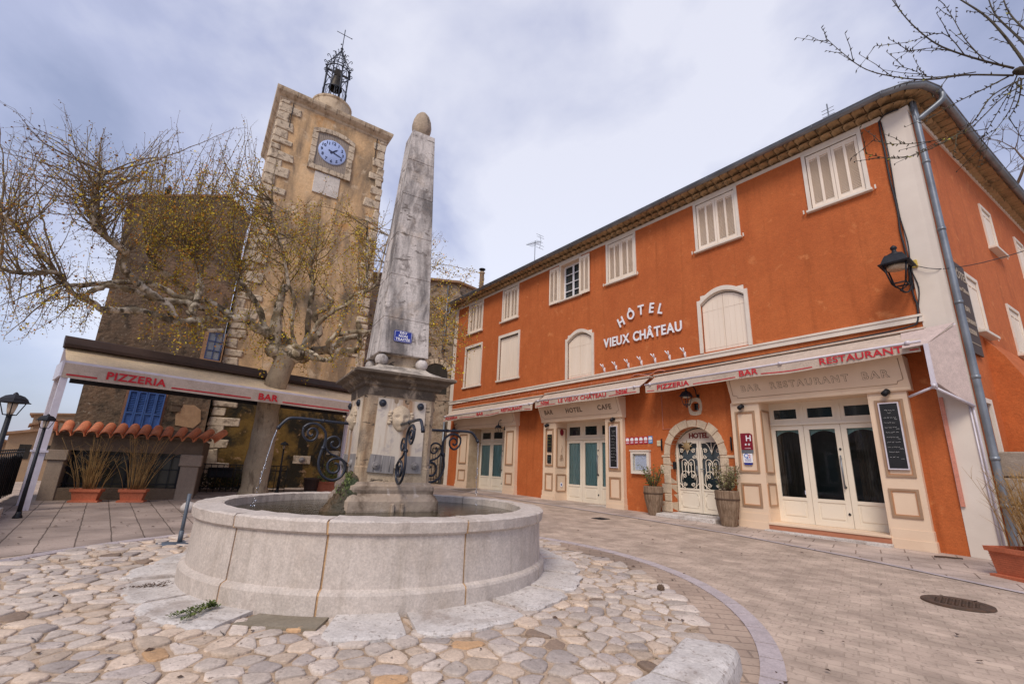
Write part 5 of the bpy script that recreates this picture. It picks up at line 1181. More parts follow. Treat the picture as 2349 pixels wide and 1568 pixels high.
mb = MB(); mb.box(3.12, 3.32, .143, .152, 1.50, 1.69); mb.build('plate', M['whitep'], t); mb = MB(); mb.prism([(3.12, 1.49), (3.32, 1.49), (3.29, 1.455), (3.15, 1.455)], .143, .154, 'y'); mb.build('lower_strip', M['enam'], t)
mb = MB(); put_text(mb, 'Q', .13, facM(3.25, .1535, 1.60), ext=.001, bold=.001); mb.build('blue_emblem', mat('emblem_blue', (.03, .12, .45), .5), t); mb = MB(); put_text(mb, '2', .10, facM(3.18, .1535, 1.60), ext=.001, bold=.001); mb.build('red_emblem', M['red'], t)
mb = MB(); put_text(mb, 'QUALITÉ', .032, facM(3.22, .1535, 1.555), ext=.001); put_text(mb, 'TOURISME', .028, facM(3.22, .1535, 1.525), ext=.001); mb.build('lettering', M['enam'], t)
t = thing('menu_case', 'white glazed menu case on the orange wall left of the arched doorway', 'menu case', 'F', (6.08, 0, 1.15)); a, b, c, d = 5.80, 6.38, 1.17, 1.75
mb = MB(); frame_rect(mb, a, b, c, d, .07, 0, .085); mb.box(a-.02, b+.02, 0, .105, d, d+.03); mb.box(a+.07, b-.07, 0, .015, c+.07, d-.07); mb.build('case', M['trim'], t)
mb = MB(); mb.box(a+.12, b-.10, .015, .022, c+.10, d-.11); pp_ = mb.build('menu_sheet', M['paper'], t); mb = MB()
for r in range(9): scribble(mb, a+.15, b-.13-.06*(r == 0), .0235, d-.17-r*.034, r+100, .005)
mb.build('print', M['ink'], pp_, fix=False); mb = MB(); mb.box(a+.07, b-.07, .07, .074, c+.07, d-.07); mb.build('glazing', M['glasst'], t)
first = None
for i in range(6):
    s = 6.52-.148*i; z = 1.93+.004*i
    lab = ['leftmost', 'second from the left', 'third from the left', 'fourth from the left', 'fifth from the left', 'rightmost, light blue'][i]
    t = thing('guide_plate', '%s of six small yearly guide plates beside the middle shopfront' % lab, 'plate', 'F', (s, 0, z), 'row of small guide plates')
    mb = MB(); mb.box(s-.062, s+.062, .002, .012, z, z+.19); mb.build('plate', mat('guide_base', (.40, .02, .06) if i < 5 else (.05, .25, .55), .5), t)
    mb = MB(); mb.prism([(s-.05, z+.09), (s+.05, z+.09), (s+.055, z+.13), (s+.03, z+.17), (s-.03, z+.17), (s-.055, z+.13)], .012, .015, 'y'); mb.build('emblem', M['whitep'], t)
    mb = MB(); put_text(mb, '200%d' % (4+i), .045, facM(s, .0135, z+.03), ext=.001, bold=.001); mb.build('year', M['whitep'], t)
mb = MB(); mb.bevbox(5.47, 5.58, 0, .02, 1.88, 2.02, .004); t = thing('notice_tag', 'small yellowish notice between the guide plates and the stone arch', 'notice', 'F', (5.52, 0, 1.88)); mb.build('plate', mat('old_paper', (.62, .52, .34), .7), t); mb = MB(); scribble(mb, 5.49, 5.56, .0215, 1.96, 3, .012); mb.build('print', M['ink'], t, fix=False)
mb = MB(); mb.bevbox(5.18, 5.25, -.20, -.10, 1.32, 1.50, .008); mb.tube([(5.215, -.098, 1.44), (5.215, -.092, 1.44)], .014, 8); single(mb, 'door_intercom', M['black'], 'black intercom on the left reveal of the arched doorway', 'intercom', 'F', (5.2, -.2, 1.32))
for s, lb in ((5.43, 'left'), (3.62, 'right')):
    mb = MB(); mb.tube([(s, .02, 1.78), (s, .05, 1.80), (s, .05, 2.02), (s, .02, 2.04)], .013, 6); mb.box(s-.015, s+.015, 0.02, .04, 1.76, 2.06); single(mb, 'iron_hook', M['black'], 'black iron fitting on the %s side of the stone arch' % lb, 'iron fitting', 'F', (s, .02, 1.78), 'iron fittings beside the arch')
mb = MB(); mb.lathe([(.001, .012), (.085, .012), (.09, 0)], 20, (AC+.32, -.23, 1.88), axis='y', cap=False)
for k in range(8): a = pi*k/4; mb.prism([(AC+.32+.07*cos(a-.3), 1.88+.07*sin(a-.3)), (AC+.32+.16*cos(a), 1.88+.16*sin(a)), (AC+.32+.07*cos(a+.3), 1.88+.07*sin(a+.3))], -.235, -.225, 'y')
single(mb, 'star_ornament', mat('straw_star', (.34, .25, .14), .8), 'straw star hanging on the left leaf of the arched iron door', 'ornament', 'F', (AC+.32, -.23, 1.75))
# potted shrubs by the arched door
def pot_shrub(s, v, r0, r1, h, label, seed, hh, n, leafm):
    random.seed(seed); w = fw('F', s, v, 0); z = gz(w.x, w.y); t = thing('potted_shrub', label, 'potted plant', 'F', (s, v, z), 'tall wooden pots by the arched doorway')
    mb = MB(); mb.lathe([(r0, 0), (r0*1.05, .02), (r1*.93, h*.55), (r1*1.0, h*.80), (r1*1.0, h*.97), (r1*.96, h), (r1*.88, h), (r1*.85, h-.05), (.001, h-.05)], 14, (s, v, z), smooth=False, cap=False)
    for i, p in enumerate(mb.v): mb.v[i] = (p[0]+random.gauss(0, .002), p[1]+random.gauss(0, .002), p[2])
    mb.build('pot', M['wood'], t); mb = MB(); mb.lathe([(r1*1.012, h*.735), (r1*1.03, h*.74), (r1*1.03, h*.77), (r1*1.012, h*.775)], 20, (s, v, z), cap=False); mb.build('hoop', M['rust'], t)
    st = MB(); lv = MB()
    for k in range(n):
        a = random.random()*6.28; L = hh*random.uniform(.55, 1); d = Vector((cos(a)*.45, sin(a)*.45, 1)).normalized(); p = Vector((s+cos(a)*.05, v+sin(a)*.05, z+h-.06)); pts = [p+d*L*f+Vector((0, 0, .06*L*f*f)) for f in (0, .35, .7, 1)]; st.tube(pts, [.007, .006, .004, .002], 5)
        for q in range(15):
            f = random.uniform(.25, 1.02); c = p+d*L*f+Vector([random.gauss(0, .035) for _ in range(3)]); a2 = random.random()*6.28; e = Vector((cos(a2), sin(a2), random.uniform(-.2, .7))).normalized()*random.uniform(.03, .062); sd = e.cross(Vector((random.gauss(0, 1), random.gauss(0, 1), random.gauss(0, 1)))).normalized()*e.length*.3
            lv.add([c, c+e*.5+sd, c+e, c+e*.5-sd], [(0, 1, 2, 3)])
    st.build('stems', M['twig'], t); lv.build('leaves', M[leafm], t, fix=False)
pot_shrub(5.52, .34, .13, .235, .68, 'grey wooden pot with a sparse shrub beneath the menu case', 3, .62, 30, 'green')
pot_shrub(3.62, .40, .15, .245, .72, 'larger grey wooden pot with a leafy shrub right of the arched doorway', 4, .66, 44, 'sagel')
# chimney, antennas on the roof
def antenna(s, v, z0_, z1_, label, big):
    t = thing('tv_antenna', label, 'antenna', 'F', (s, v, z0_)); mb = MB(); mb.tube([(s, v, z0_), (s, v, z1_)], .016, 6); mb.build('mast', M['zinc'], t); mb = MB()
    if big:
        mb.tube([(s-.35, v, z1_-.15), (s+.45, v+.1, z1_-.05)], .012, 5)
        for i in range(9): x = s-.3+.085*i; mb.tube([(x, v-.18, z1_-.14+i*.01), (x, v+.18, z1_-.14+i*.01)], .007, 4)
        for q in (-1, 1):
            mb.tube([(s-.38, v, z1_-.15), (s-.30, v, z1_-.15+.32*q)], .009, 4); mb.tube([(s-.34, v-.2, z1_-.15+.18*q), (s-.34, v+.2, z1_-.15+.18*q)], .008, 4); mb.tube([(s-.31, v-.2, z1_-.15+.3*q), (s-.31, v+.2, z1_-.15+.3*q)], .008, 4)
    else:
        for i in range(9): z = z0_+.25+i*(z1_-z0_-.3)/9; mb.tube([(s-.13, v, z), (s+.13, v, z)], .008, 4)
    mb.build('aerial_rods', M['zinc'], t)
antenna(11.9, -1.0, 8.9, 10.55, 'television aerial with a fan of rods on the hotel roof towards the left', True)
antenna(1.12, -1.2, 9.0, 10.15, 'small stacked television aerial on the hotel roof near the right corner', False)
# sign and plants at the side
t = thing('side_signboard', 'brown vertical signboard with pale lettering on the hotel side wall', 'sign', 'D', (.70, 0, 3.42))
mb = MB(); mb.box(.36, 1.05, -.05, -.02, 3.42, 5.14); mb.build('board', M['signbr'], t)
for t_, sz_, z in (('HÔTEL', .24, 4.82), ('Vieux Château', .12, 4.58), ('BAR', .14, 4.20), ('RESTAURANT', .115, 3.98), ('PIZZERIA', .125, 3.78)): mb = MB(); put_text(mb, t_, sz_, awM(.70, -.054, z), ext=.002, bold=.003, xs=.85 if len(t_) > 5 else 1); mb.build('lettering', M['signtx'], t)
mb = MB(); mb.box(.42, .99, -.056, -.05, 3.60, 3.615); mb.build('ruled_line', M['signtx'], t)
gp = fw('D', .7, -.4, 0); zg = gz(gp.x, gp.y)
mb = MB(); random.seed(9)
for k in range(4): 
    for q in range(2): mb.bevbox(.25+.5*q, .745+.5*q, -.62, -.02, zg+.405*k+.004, zg+.405*(k+1)-.004, .02, j=.01)
single(mb, 'stone_stair_pier', M['gstone'], 'rough pale stone block pier against the hotel side wall', 'stone pier', 'D', (.7, -.3, zg))
def hedge(name, fr, x0, x1, y0, y1, z0_, z1_, n, mt, label, sz=(.03, .07), seed=1):
    random.seed(seed); mb = MB()
    for k in range(n):
        p = Vector((random.uniform(x0, x1), random.uniform(y0, y1), z0_+(z1_-z0_)*(random.random()**.8)+.06*sin(k))); e = Vector([random.gauss(0, 1) for _ in range(3)]).normalized()*random.uniform(*sz); s_ = e.orthogonal().normalized()*e.length*.4
        mb.add([p, p+e*.5+s_, p+e, p+e*.5-s_], [(0, 1, 2, 3)])
    return single(mb, name, M[mt], label, 'hedge', fr, ((x0+x1)/2, (y0+y1)/2, z0_))
hedge('hedge', 'D', 1.35, 4.2, -2.4, -1.35, .1, 1.75, 5000, 'hedge', 'dark unkempt hedge right of the stone pier beside the hotel')
mb = MB(); mb.bevbox(.2, 4.2, -1.25, -.85, zg, zg+.78, .03, j=.01)
single(mb, 'garden_wall', M['gstone'], 'low stone garden wall in front of the hedge beside the hotel', 'garden wall', 'D', (2, -1.05, zg))
def planter(x, y, rot, L, Wd, h, label, group, seed, canes, ch, ribs=0, lean=(0, 0), cr_=1.0):
    random.seed(seed); frame('tmp%d' % seed, x, y, rot); fr = 'tmp%d' % seed; z = gz(x, y); t = thing('cane_planter', label, 'planter', fr, (0, 0, z), group)
    mb = MB(); prof = [(L/2+.02, Wd/2+.02, 0), (L/2+.02, Wd/2+.02, .035), (L/2-.03, Wd/2-.03, .04), (L/2, Wd/2, h-.06), (L/2+.025, Wd/2+.025, h-.055), (L/2+.03, Wd/2+.03, h), (L/2, Wd/2, h), (L/2-.01, Wd/2-.01, h-.05)]
    vs = []
    for a, b, c in prof: vs += [(-a, -b, z+c), (a, -b, z+c), (a, b, z+c), (-a, b, z+c)]
    mb.add(vs, [(j*4+i, j*4+(i+1) % 4, (j+1)*4+(i+1) % 4, (j+1)*4+i) for j in range(len(prof)-1) for i in range(4)]+[(28, 29, 30, 31)])
    for k in range(ribs): zz = z+.06+k*(h-.13)/ribs; w = .03-.03*k/ribs; mb.box(-L/2+w-.004, L/2-w+.004, -Wd/2+w-.004, Wd/2-w+.004, zz, zz+.008)
    mb.build('box', M['pot'], t); st = MB(); lv = MB()
    for k in range(canes):
        bx_ = random.gauss(0, L*.17); by_ = random.gauss(0, Wd*.15); H_ = ch*random.uniform(.45, 1); dx = bx_/L*.85+random.gauss(0, .10)+lean[0]; dy = random.gauss(0, .10)+lean[1]; pts = []
        for f in (0, .3, .6, .85, 1): pts.append((bx_+dx*H_*f*f**.3, by_+dy*H_*f*f**.3, z+h-.05+H_*f*(1-.06*f)))
        st.tube(pts, [.0045*cr_, .004*cr_, .003*cr_, .0024*cr_, .0015], 4)
        for q in range(random.randint(1, 3)):
            f = random.uniform(.4, .9); i_ = int(f*4); p = Vector(pts[i_]); a = random.random()*6.28; L2 = random.uniform(.08, .28); st.tube([p, p+Vector((cos(a)*L2*.5, sin(a)*L2*.4, L2*.5)), p+Vector((cos(a)*L2, sin(a)*L2*.7, L2*.8))], [.003, .002, .001], 3)
    st.build('canes', M['cane'], t, fix=False); return t
planter(6.86, 6.16, 5, 1.25, .42, .36, 'long ribbed terracotta planter of dry canes at the right edge by the hotel corner', None, 31, 230, 1.12, 9, (-.10, -.05))
G_ = 'terracotta planters of dry canes before the low building'
planter(-8.58, 9.96, 24, .44, .24, .26, 'left terracotta planter of tall dry canes before the barred window', G_, 32, 55, 1.20)
planter(-7.88, 10.28, 24, .42, .24, .26, 'right terracotta planter of tall dry canes before the barred window', G_, 33, 55, 1.30)
mb = MB(); random.seed(2)
for k in range(90): a = random.random()*6.28; p = Vector((6.35, 5.35, gz(0, 5.3))); p += Vector((random.gauss(0, .06), random.gauss(0, .05), 0)); mb.tube([p, p+Vector((cos(a)*.02, sin(a)*.02, random.uniform(.03, .07)))], [.002, .001], 3)
single(mb, 'grass_tuft', M['green'], 'small grass tuft at the foot of the right-hand planter', 'grass tuft', 'W', (6.35, 5.35, gz(0, 5.3)))

# decals on the jamb of the middle shopfront and on a pane
mb = MB()
def disc(mb, cy_, cz_, r, x): mb.add([(x, cy_+r*cos(2*pi*i/16), cz_+r*1.25*sin(2*pi*i/16)) for i in range(16)], [list(range(16))])
disc(mb, -.14, 2.36, .085, 9.262); single(mb, 'round_sticker', M['claret'], 'round red sticker on the inner jamb of the middle shopfront', 'sticker', 'F', (9.26, -.14, 2.3))
mb = MB(); mb.tube(smooth_pts([(9.262, -.14, 1.95), (9.262, -.17, 1.88), (9.262, -.13, 1.80), (9.262, -.15, 1.70)], 4), .006, 4); disc(mb, -.14, 1.60, .05, 9.264)
for k in range(5): mb.tube([(9.262, -.22+.04*k, 1.48), (9.262, -.14+.02*(k-2), 1.60)], .005, 4)
single(mb, 'painted_emblem', M['tanm'], 'faint brown painted emblem below the round red sticker', 'emblem', 'F', (9.26, -.14, 1.5))
mb = MB(); disc(mb, -.14, .74, .06, 9.262); t = thing('round_sticker', 'small round white sticker low on the inner jamb of the middle shopfront', 'sticker', 'F', (9.26, -.14, .7)); mb.build('disc', M['whitep'], t); mb = MB(); disc(mb, -.14, .74, .025, 9.260); mb.build('blue_mark', M['enam'], t)
mb = MB(); mb.box(2.30, 2.38, -.385, -.382, .90, .98); single(mb, 'pane_sticker', M['paper'], 'small pale square sticker at the bottom of the left glazed door pane', 'sticker', 'F', (2.34, -.38, .9))
# ================================================================== TERRACE AWNING AND LOW BUILDING
t = thing('terrace_awning', 'large freestanding cream terrace awning reading PIZZERIA BAR with brown hood and white posts', 'awning', 'A', (0, 0, .15))
E1 = 6.35
mb = MB(); n = 50
for i in range(n+1):
    s = -.08+(E1+.08)*i/n
    for j in range(7): f = j/6; mb.v.append((s, .02+.95*f, 2.77+.42*f-.035*sin(pi*f)+.004*sin(s*5)))
for i in range(n):
    for j in range(6): a = i*7+j; mb.f.append([a, a+1, a+8, a+7]); mb.sm.append(True)
mb.build('canopy', M['fabc'], t, fix=False)
mb = MB()
for i in range(n*2+1):
    s = -.10+(E1+.1)*i/(n*2)
    for j in range(4): f = j/3; mb.v.append((s, -.035+.008*sin(s*2.3)*f, 2.755-(.275+.004*sin(s*3))*f))
for i in range(n*2):
    for j in range(3): a = i*4+j; mb.f.append([a, a+1, a+5, a+4]); mb.sm.append(True)
va = mb.build('valance', M['fab'], t, fix=False)
mb = MB(); mb.box(-.13, E1, -.03, .05, 2.745, 2.80); mb.box(-.13, -.10, -.04, .98, 2.5, 2.8); mb.build('front_rail', M['whitem'], t)
mb = MB(); put_text(mb, 'PIZZERIA', .205, awM(1.0, -.052, 2.545), ext=.001, bold=.0065, spacing=1.06, xs=1.1); mb.build('red_lettering', M['red'], va, fix=False); mb = MB(); put_text(mb, 'BAR', .21, awM(3.56, -.052, 2.535), ext=.001, bold=.0075, xs=1.15, spacing=1.06)
mb.build('red_lettering', M['red'], va, fix=False)
for (a, b) in ((-.04, .40), (1.60, 3.18), (3.92, 5.75)):
    mb = MB()
    for i in range(12): p, q = a+(b-a)*i/12, a+(b-a)*(i+1)/12; mb.add([(p, -.047, 2.525), (q, -.047, 2.525), (q, -.047, 2.555), (p, -.047, 2.555)], [(0, 1, 2, 3)])
    mb.build('red_line', M['red'], va, fix=False)
for (a, b) in ((-.12, 3.80), (4.34, E1)):
    mb = MB(); mb.prism([(.80, 3.19), (.80, 3.25), (.98, 3.42), (1.20, 3.47), (1.22, 3.40), (1.02, 3.18)], a, b, 'x'); mb.build('hood', M['brown'], t)
mb = MB(); mb.box(-.1, E1, .98, 1.04, 3.14, 3.22); mb.box(.12, E1, .95, 1.03, 2.50, 2.60); mb.build('rear_beam', M['black'], t)
mb = MB(); mb.box(-.10, -.0, -.02, .08, 0, 2.74); mb.build('post', M['whitem'], t); mb = MB(); mb.box(-.10, .0, .90, 1.0, 0, 3.15); mb.build('post', M['whitem'], t)
mb = MB(); mb.box(E1-.1, E1, .90, 1.0, 0, 3.15); mb.build('post', M['whitem'], t)
mb = MB(); 
for y in (-.02, .9): mb.box(-.13, .03, y-.03, y+.13, 1.13, 1.17); 
mb.build('post_collar', M['whitem'], t)
# low building with clay tile coping
t = thing('low_annex', 'low dark annex with a clay-tiled roof edge and a wide barred window', 'building', 'L', (0, 0, .2))
pm_ = mat('annex_pier', (.31, .25, .21), .85, (.25, .20, .17), 2, 6, bump=.006)  # pier colour also darkened for the awning's shade
mb = MB(); mb.bevbox(0, .35, 0, .4, -.1, .93, .01); mb.bevbox(-.04, .39, -.04, .44, .93, 1.19, .012); mb.build('stone_pier', pm_, t); mb = MB(); mb.bevbox(-2.28, -2.02, 0, .35, -.1, 1.19, .01); mb.bevbox(-2.32, -1.98, -.04, .4, .98, 1.19, .01); mb.build('stone_pier', pm_, t)
mb = MB(); mb.box(-2.02, 0, .02, .38, -.1, .43); mb.box(-2.3, .36, .03, 3.2, 1.192, 1.52); mb.box(-2.3, -2.28, .3, 3.2, -.1, 1.2); mb.box(.33, .35, .3, 3.2, -.1, 1.2); mb.build('wall', M['beam'], t)
mb = MB(); mb.box(-2.02, 0, .34, .37, .43, 1.19); mb.build('pane', mat('dim_green_glass', (.03, .03, .022), .2, (.05, .045, .03), 3, 3), t)
mb = MB()
for i in range(11): mb.box(-1.98+.196*i, -1.965+.196*i, .20, .215, .43, 1.19)
for z in (.5, .82, 1.12): mb.box(-2.02, 0, .2, .22, z, z+.02)
for s in (-2.0, -1.02, -.06): mb.box(s, s+.05, .27, .33, .43, 1.19)
mb.build('window_bars', M['black'], t)
mb = MB(); mb.box(-2.3, .5, -.1, .05, 1.515, 1.56); mb.add([(-2.3, -.1, 1.57), (.5, -.1, 1.57), (.5, .22, 1.735), (-2.3, .22, 1.735), (-2.3, 3.3, 1.82), (.5, 3.3, 1.82)], [(0, 1, 2, 3), (3, 2, 5, 4)])
rf_ = mb.build('roof', M['beam'], t); random.seed(4); mb = MB()
for i in range(14):
    s = -2.30+.213*i; vs = []; na = 8; dz = random.uniform(-.008, .008); tw = max(0, i-9)*.05-max(0, 2-i)*.05
    for (y, z, w) in ((-.20, 1.48+dz, .108), (.0, 1.60+dz, .10), (.20, 1.72+dz, .092)):
        for q in range(na+1): a = pi*q/na; vs.append((s+tw*(y+.2)*3+w*cos(a), y, z+w*1.15*sin(a)))
    for (y, z, w) in ((-.20, 1.48+dz, .090), (.0, 1.60+dz, .08)):
        for q in range(na+1): a = pi*q/na; vs.append((s+tw*(y+.2)*3+w*cos(a), y+.001, z+w*1.15*sin(a)))
    mb.add(vs, [(r*(na+1)+q, r*(na+1)+q+1, (r+1)*(na+1)+q+1, (r+1)*(na+1)+q) for r in (0, 1, 3) for q in range(na)]+[(q, q+1, 3*(na+1)+q+1, 3*(na+1)+q) for q in range(na)], True)
mb.build('clay_tiles', M['terra'], rf_, fix=False)
# ================================================================== TALL GREY HOUSE
t = thing('grey_house', 'tall dark rough-rendered gabled house left of the clock tower with blue shutters', 'building', 'G', (0, 0, .2))
mb = MB(); ol = [(.10, -.5), (.09, 1.8), (.05, 4.2), (.03, 5.9), (-.04, 7.2), (-.10, 8.30), (.55, 8.66), (2.27, 9.50), (3.0, 9.05), (3.02, -.5)]
mb.prism([(p[0], p[1]) for p in ol], 0, 5.5, 'y')
for i, p in enumerate(mb.v): mb.v[i] = (p[0]+.22*p[1], p[1], p[2])
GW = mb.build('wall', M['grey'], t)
mb = MB()
for (p, q) in (((-.16, 8.28), (2.27, 9.52)), ((2.27, 9.52), (3.06, 9.05))):
    mb.add([(p[0], -.05, p[1]), (q[0], -.05, q[1]), (q[0], -.05, q[1]+.07), (p[0], -.05, p[1]+.07), (p[0], 5.7, p[1]), (q[0], 5.7, q[1]), (q[0], 5.7, q[1]+.07), (p[0], 5.7, p[1]+.07)], [(0, 1, 2, 3), (4, 7, 6, 5), (0, 4, 5, 1), (3, 2, 6, 7), (0, 3, 7, 4), (1, 5, 6, 2)])
for i, p in enumerate(mb.v): mb.v[i] = (p[0]+.22*p[1], p[1], p[2])
mb.build('roof', M['roof'], t)
mb = MB(); mb.box(.98, 1.03, -.015, .1, 1.6, 2.85); mb.box(1.87, 1.92, -.015, .1, 1.6, 2.85); mb.box(.98, 1.92, -.016, .1, 2.84, 2.90); fr_ = mb.build('window_surround', mat('brick_reveal', (.32, .17, .11), .9, (.24, .13, .09), 9, 4), t)
for k in range(2):
    a, b = 1.035+.418*k, 1.445+.418*k; mb = MB()
    for j in range(2):
        x0 = a+.206*j; x1 = x0+.2; frame_rect(mb, x0, x1, 1.60, 2.84, .03, -.06, -.01); mb.box(x0+.03, x1-.03, -.06, -.01, 2.22, 2.26); mb.box(x0+.03, x1-.03, -.035, -.02, 1.6, 2.24)
        for i in range(11): z = 2.28+i*.047; mb.quad((x0+.035, -.045, z), (x1-.035, -.045, z), (x1-.035, -.012, z+.034), (x0+.035, -.012, z+.034))
        mb.quad((x0+.035, -.012, 2.3), (x1-.035, -.012, 2.3), (x1-.035, -.012, 2.8), (x0+.035, -.012, 2.8))
    mb.build('shutter', M['blue'], fr_, fix=False)
mb = MB(); mb.box(2.48, 2.58, -.012, .05, 4.0, 4.95); mb.box(3.03-.0, 3.06, -.012, .05, 3.9, 4.95); mb.box(2.5, 3.05, -.03, .05, 3.96, 4.05); w_ = mb.build('window_surround', mat('pale_plaster_reveal', (.45, .27, .16), .9, (.36, .22, .14), 5, 4), t)
mb = MB(); mb.box(2.58, 2.99, -.004, .02, 4.05, 4.92); mb.build('pane', mat('pale_reflecting_pane', (.16, .18, .22), .15, (.3, .31, .33), 4, 3), w_)
mb = MB(); frame_rect(mb, 2.58, 2.99, 4.05, 4.92, .03, -.02, -.004); mb.box(2.775, 2.80, -.02, -.004, 4.05, 4.92); mb.box(2.6, 2.97, -.02, -.004, 4.33, 4.355); mb.box(2.6, 2.97, -.02, -.004, 4.62, 4.645); mb.build('glazing_bars', mat('dull_blue_frame', (.05, .08, .20), .6), w_)
mb = MB(); mb.box(-.10, .02, -.03, .05, 7.6, 8.25); mb.build('eave_board', mat('dark_red_board', (.05, .012, .01), .7), t)
mb = MB(); mb.bevbox(.55, .95, .6, 1.0, 8.4, 9.02, .01); ch_ = mb.build('chimney', M['grey'], t); mb = MB(); mb.lathe([(.09, 0), (.085, .25), (.11, .27), (.05, .42), (.02, .5)], 8, (.82, .8, 9.02)); mb.build('cowl', M['black'], ch_)
# pale exposed patch and niche left on the wall
mb = MB(); mb.prism([(2.25, 2.0), (2.7, 1.95), (2.86, 2.15), (2.8, 2.5), (2.62, 2.62), (2.35, 2.6), (2.2, 2.3)], -.018, .02, 'y'); mb.build('plaster_patch', mat('pale_patch', (.42, .27, .17), .9, (.50, .34, .22), 4, 6, bump=.01), GW)
mb = MB(); mb.box(2.06, 2.28, -.035, .02, 2.38, 2.58); mb.box(2.04, 2.30, -.05, .02, 2.57, 2.61); mb.build('wall_niche', M['beam'], GW)
# ================================================================== CLOCK TOWER
t = thing('clock_tower', 'square ochre stone clock tower with pale quoins, clock dial and wrought-iron belfry', 'tower', 'T', (0, 0, .2))
TW, TD = 4.22, 4.6
mb = MB(); lv = [(-.14, 0.0, -.5), (-.10, 4.36, 2.9), (-.08, 4.32, 7.0), (.04, 4.10, 14.35)]; vs = []
for a, b, z in lv: vs += [(a, .02 if z > 3 else 0, z), (b, .02 if z > 3 else 0, z), (b, TD, z), (a, TD, z)]
vs[0] = (-.12, 0, -.5); vs[1] = (4.38, 0, -.5); vs[2] = (4.38, TD, -.5); vs[3] = (-.12, TD, -.5)
mb.add(vs[4:], [(j*4+i, j*4+(i+1) % 4, (j+1)*4+(i+1) % 4, (j+1)*4+i) for j in range(2) for i in range(4)]+[(8, 9, 10, 11)]); TWL = mb.build('upper_wall', M['tower'], t)
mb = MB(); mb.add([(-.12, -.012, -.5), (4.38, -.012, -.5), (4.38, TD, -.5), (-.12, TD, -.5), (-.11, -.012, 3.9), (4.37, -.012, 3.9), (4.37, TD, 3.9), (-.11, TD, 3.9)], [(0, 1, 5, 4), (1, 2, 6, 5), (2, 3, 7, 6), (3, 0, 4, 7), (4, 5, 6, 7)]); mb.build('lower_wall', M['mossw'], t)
ledge = lambda z: -.10+(z > 7)*(z-7)/7.35*.14; redge = lambda z: 4.36-(z-3)/11.4*.26 if z > 3 else 4.37
random.seed(12); mb = MB(); z = .3; k = 0
while z < 14.2:
    h = random.uniform(.26, .42); h = min(h, 14.33-z); lo = k % 2
    w1 = random.uniform(.52, .86) if lo else random.uniform(.24, .50); w2 = random.uniform(.38, .66) if lo else random.uniform(.16, .36)
    skip = random.random() < .08
    if not skip: mb = MB(); mb.bevbox(ledge(z)-.012, ledge(z)+w1, -.035, .12, z+.006, z+h-.006, .03, j=.05); mb.build('quoin', M['quoin'], t)
    if z > 2.0 and random.random() > .1: mb = MB(); mb.bevbox(redge(z)-w2, redge(z)+.012, -.03, .12, z+.006, z+h-.006, .03, j=.05); mb.build('quoin', M['quoin'], t)
    mb = MB(); mb.bevbox(ledge(z)-.018, ledge(z)+.08, .12, .12+(w2 if lo else w1), z+.015, z+h-.015, .03, j=.015); mb.build('quoin', M['quoin'], t)
    z += h; k += 1
for (x, z0_, z1_) in ((.46, 13.2, 14.3), (3.72, 13.3, 14.3)): mb = MB(); mb.box(x-.012, x+.012, -.05, 0, z0_, z1_); mb.build('tie_bar', M['black'], TWL)
def sqprof(prof, x0, x1, y0, y1):
    mb = MB(); vs = []
    for o, z in prof: vs += [(x0-o, y0-o, z), (x1+o, y0-o, z), (x1+o, y1+o, z), (x0-o, y1+o, z)]
    mb.add(vs, [(j*4+i, j*4+(i+1) % 4, (j+1)*4+(i+1) % 4, (j+1)*4+i) for j in range(len(prof)-1) for i in range(4)]+[(0, 3, 2, 1), tuple(len(vs)-4+i for i in range(4))]); return mb
sqprof([(.0, 14.30), (.03, 14.34), (.05, 14.40), (.12, 14.46), (.20, 14.56), (.22, 14.64), (.225, 14.72), (.20, 14.73), (-1.2, 14.86)], .04, 4.10, .02, TD).build('cornice', M['corn'], t)
mb = MB()
for i in range(1, 8): x = .04+4.06*i/8+random.uniform(-.1, .1); mb.box(x-.008, x+.008, -.206, -.12, 14.50, 14.728)
mb.build('cornice_joint', M['dkstone'], t)
# clock surround, boards and dial
cx, cz, hx = 2.08, 12.84, .80
mb = MB(); random.seed(6)
for s_ in (-1, 1):
    z = 12.05
    for h in (.36, .40, .34, .30): mb.bevbox(cx+s_*(hx-.21), cx+s_*hx+random.uniform(-.02, .02), -.075, .1, z+.006, z+h-.006, .012, j=.005); z += h
for i in range(6): w = 1.6/6; mb.bevbox(cx-.8+w*i+.005, cx-.8+w*(i+1)-.005, -.09, .1, 11.86, 12.06, .012, j=.004)
for i in range(7):
    a0, a1 = -.8+1.6*i/7+.005, -.8+1.6*(i+1)/7-.005; ar = lambda x: 13.42+.20*(1-(x/.8)**2); mb.prism([(cx+a0, ar(a0)), (cx+a1, ar(a1)), (cx+a1*1.0, ar(a1)+.19), (cx+a0, ar(a0)+.19)], -.08-.003*(i % 2), .1, 'y')
CS = mb.build('clock_surround', M['quoin'], t)
mb = MB(); n = 18
for i in range(n):
    a0, a1 = -.61+1.22*i/n+.003, -.61+1.22*(i+1)/n-.003; mb.prism([(cx+a0, 12.05), (cx+a1, 12.05), (cx+a1, ar(a1)+.02), (cx+a0, ar(a0)+.02)], -.03-.003*(i % 2), .05, 'y')
mb.build('clock_boards', M['planks'], t)
mb = MB(); mb.lathe([(.001, -.07), (.50, -.07), (.52, -.06), (.525, -.03)], 48, (cx, 0, cz), axis='y', cap=False); DL = mb.build('clock_dial', M['dial'], t)
mb = MB()
for k in range(1, 13): a = radians(90-30*k); put_text(mb, str(k), .175, awM(cx+.40*cos(a), -.075, cz+.40*sin(a)-.058), ext=.001, bold=.005)
mb.build('numerals', mat('dial_ink', (.02, .025, .07), .5), DL)
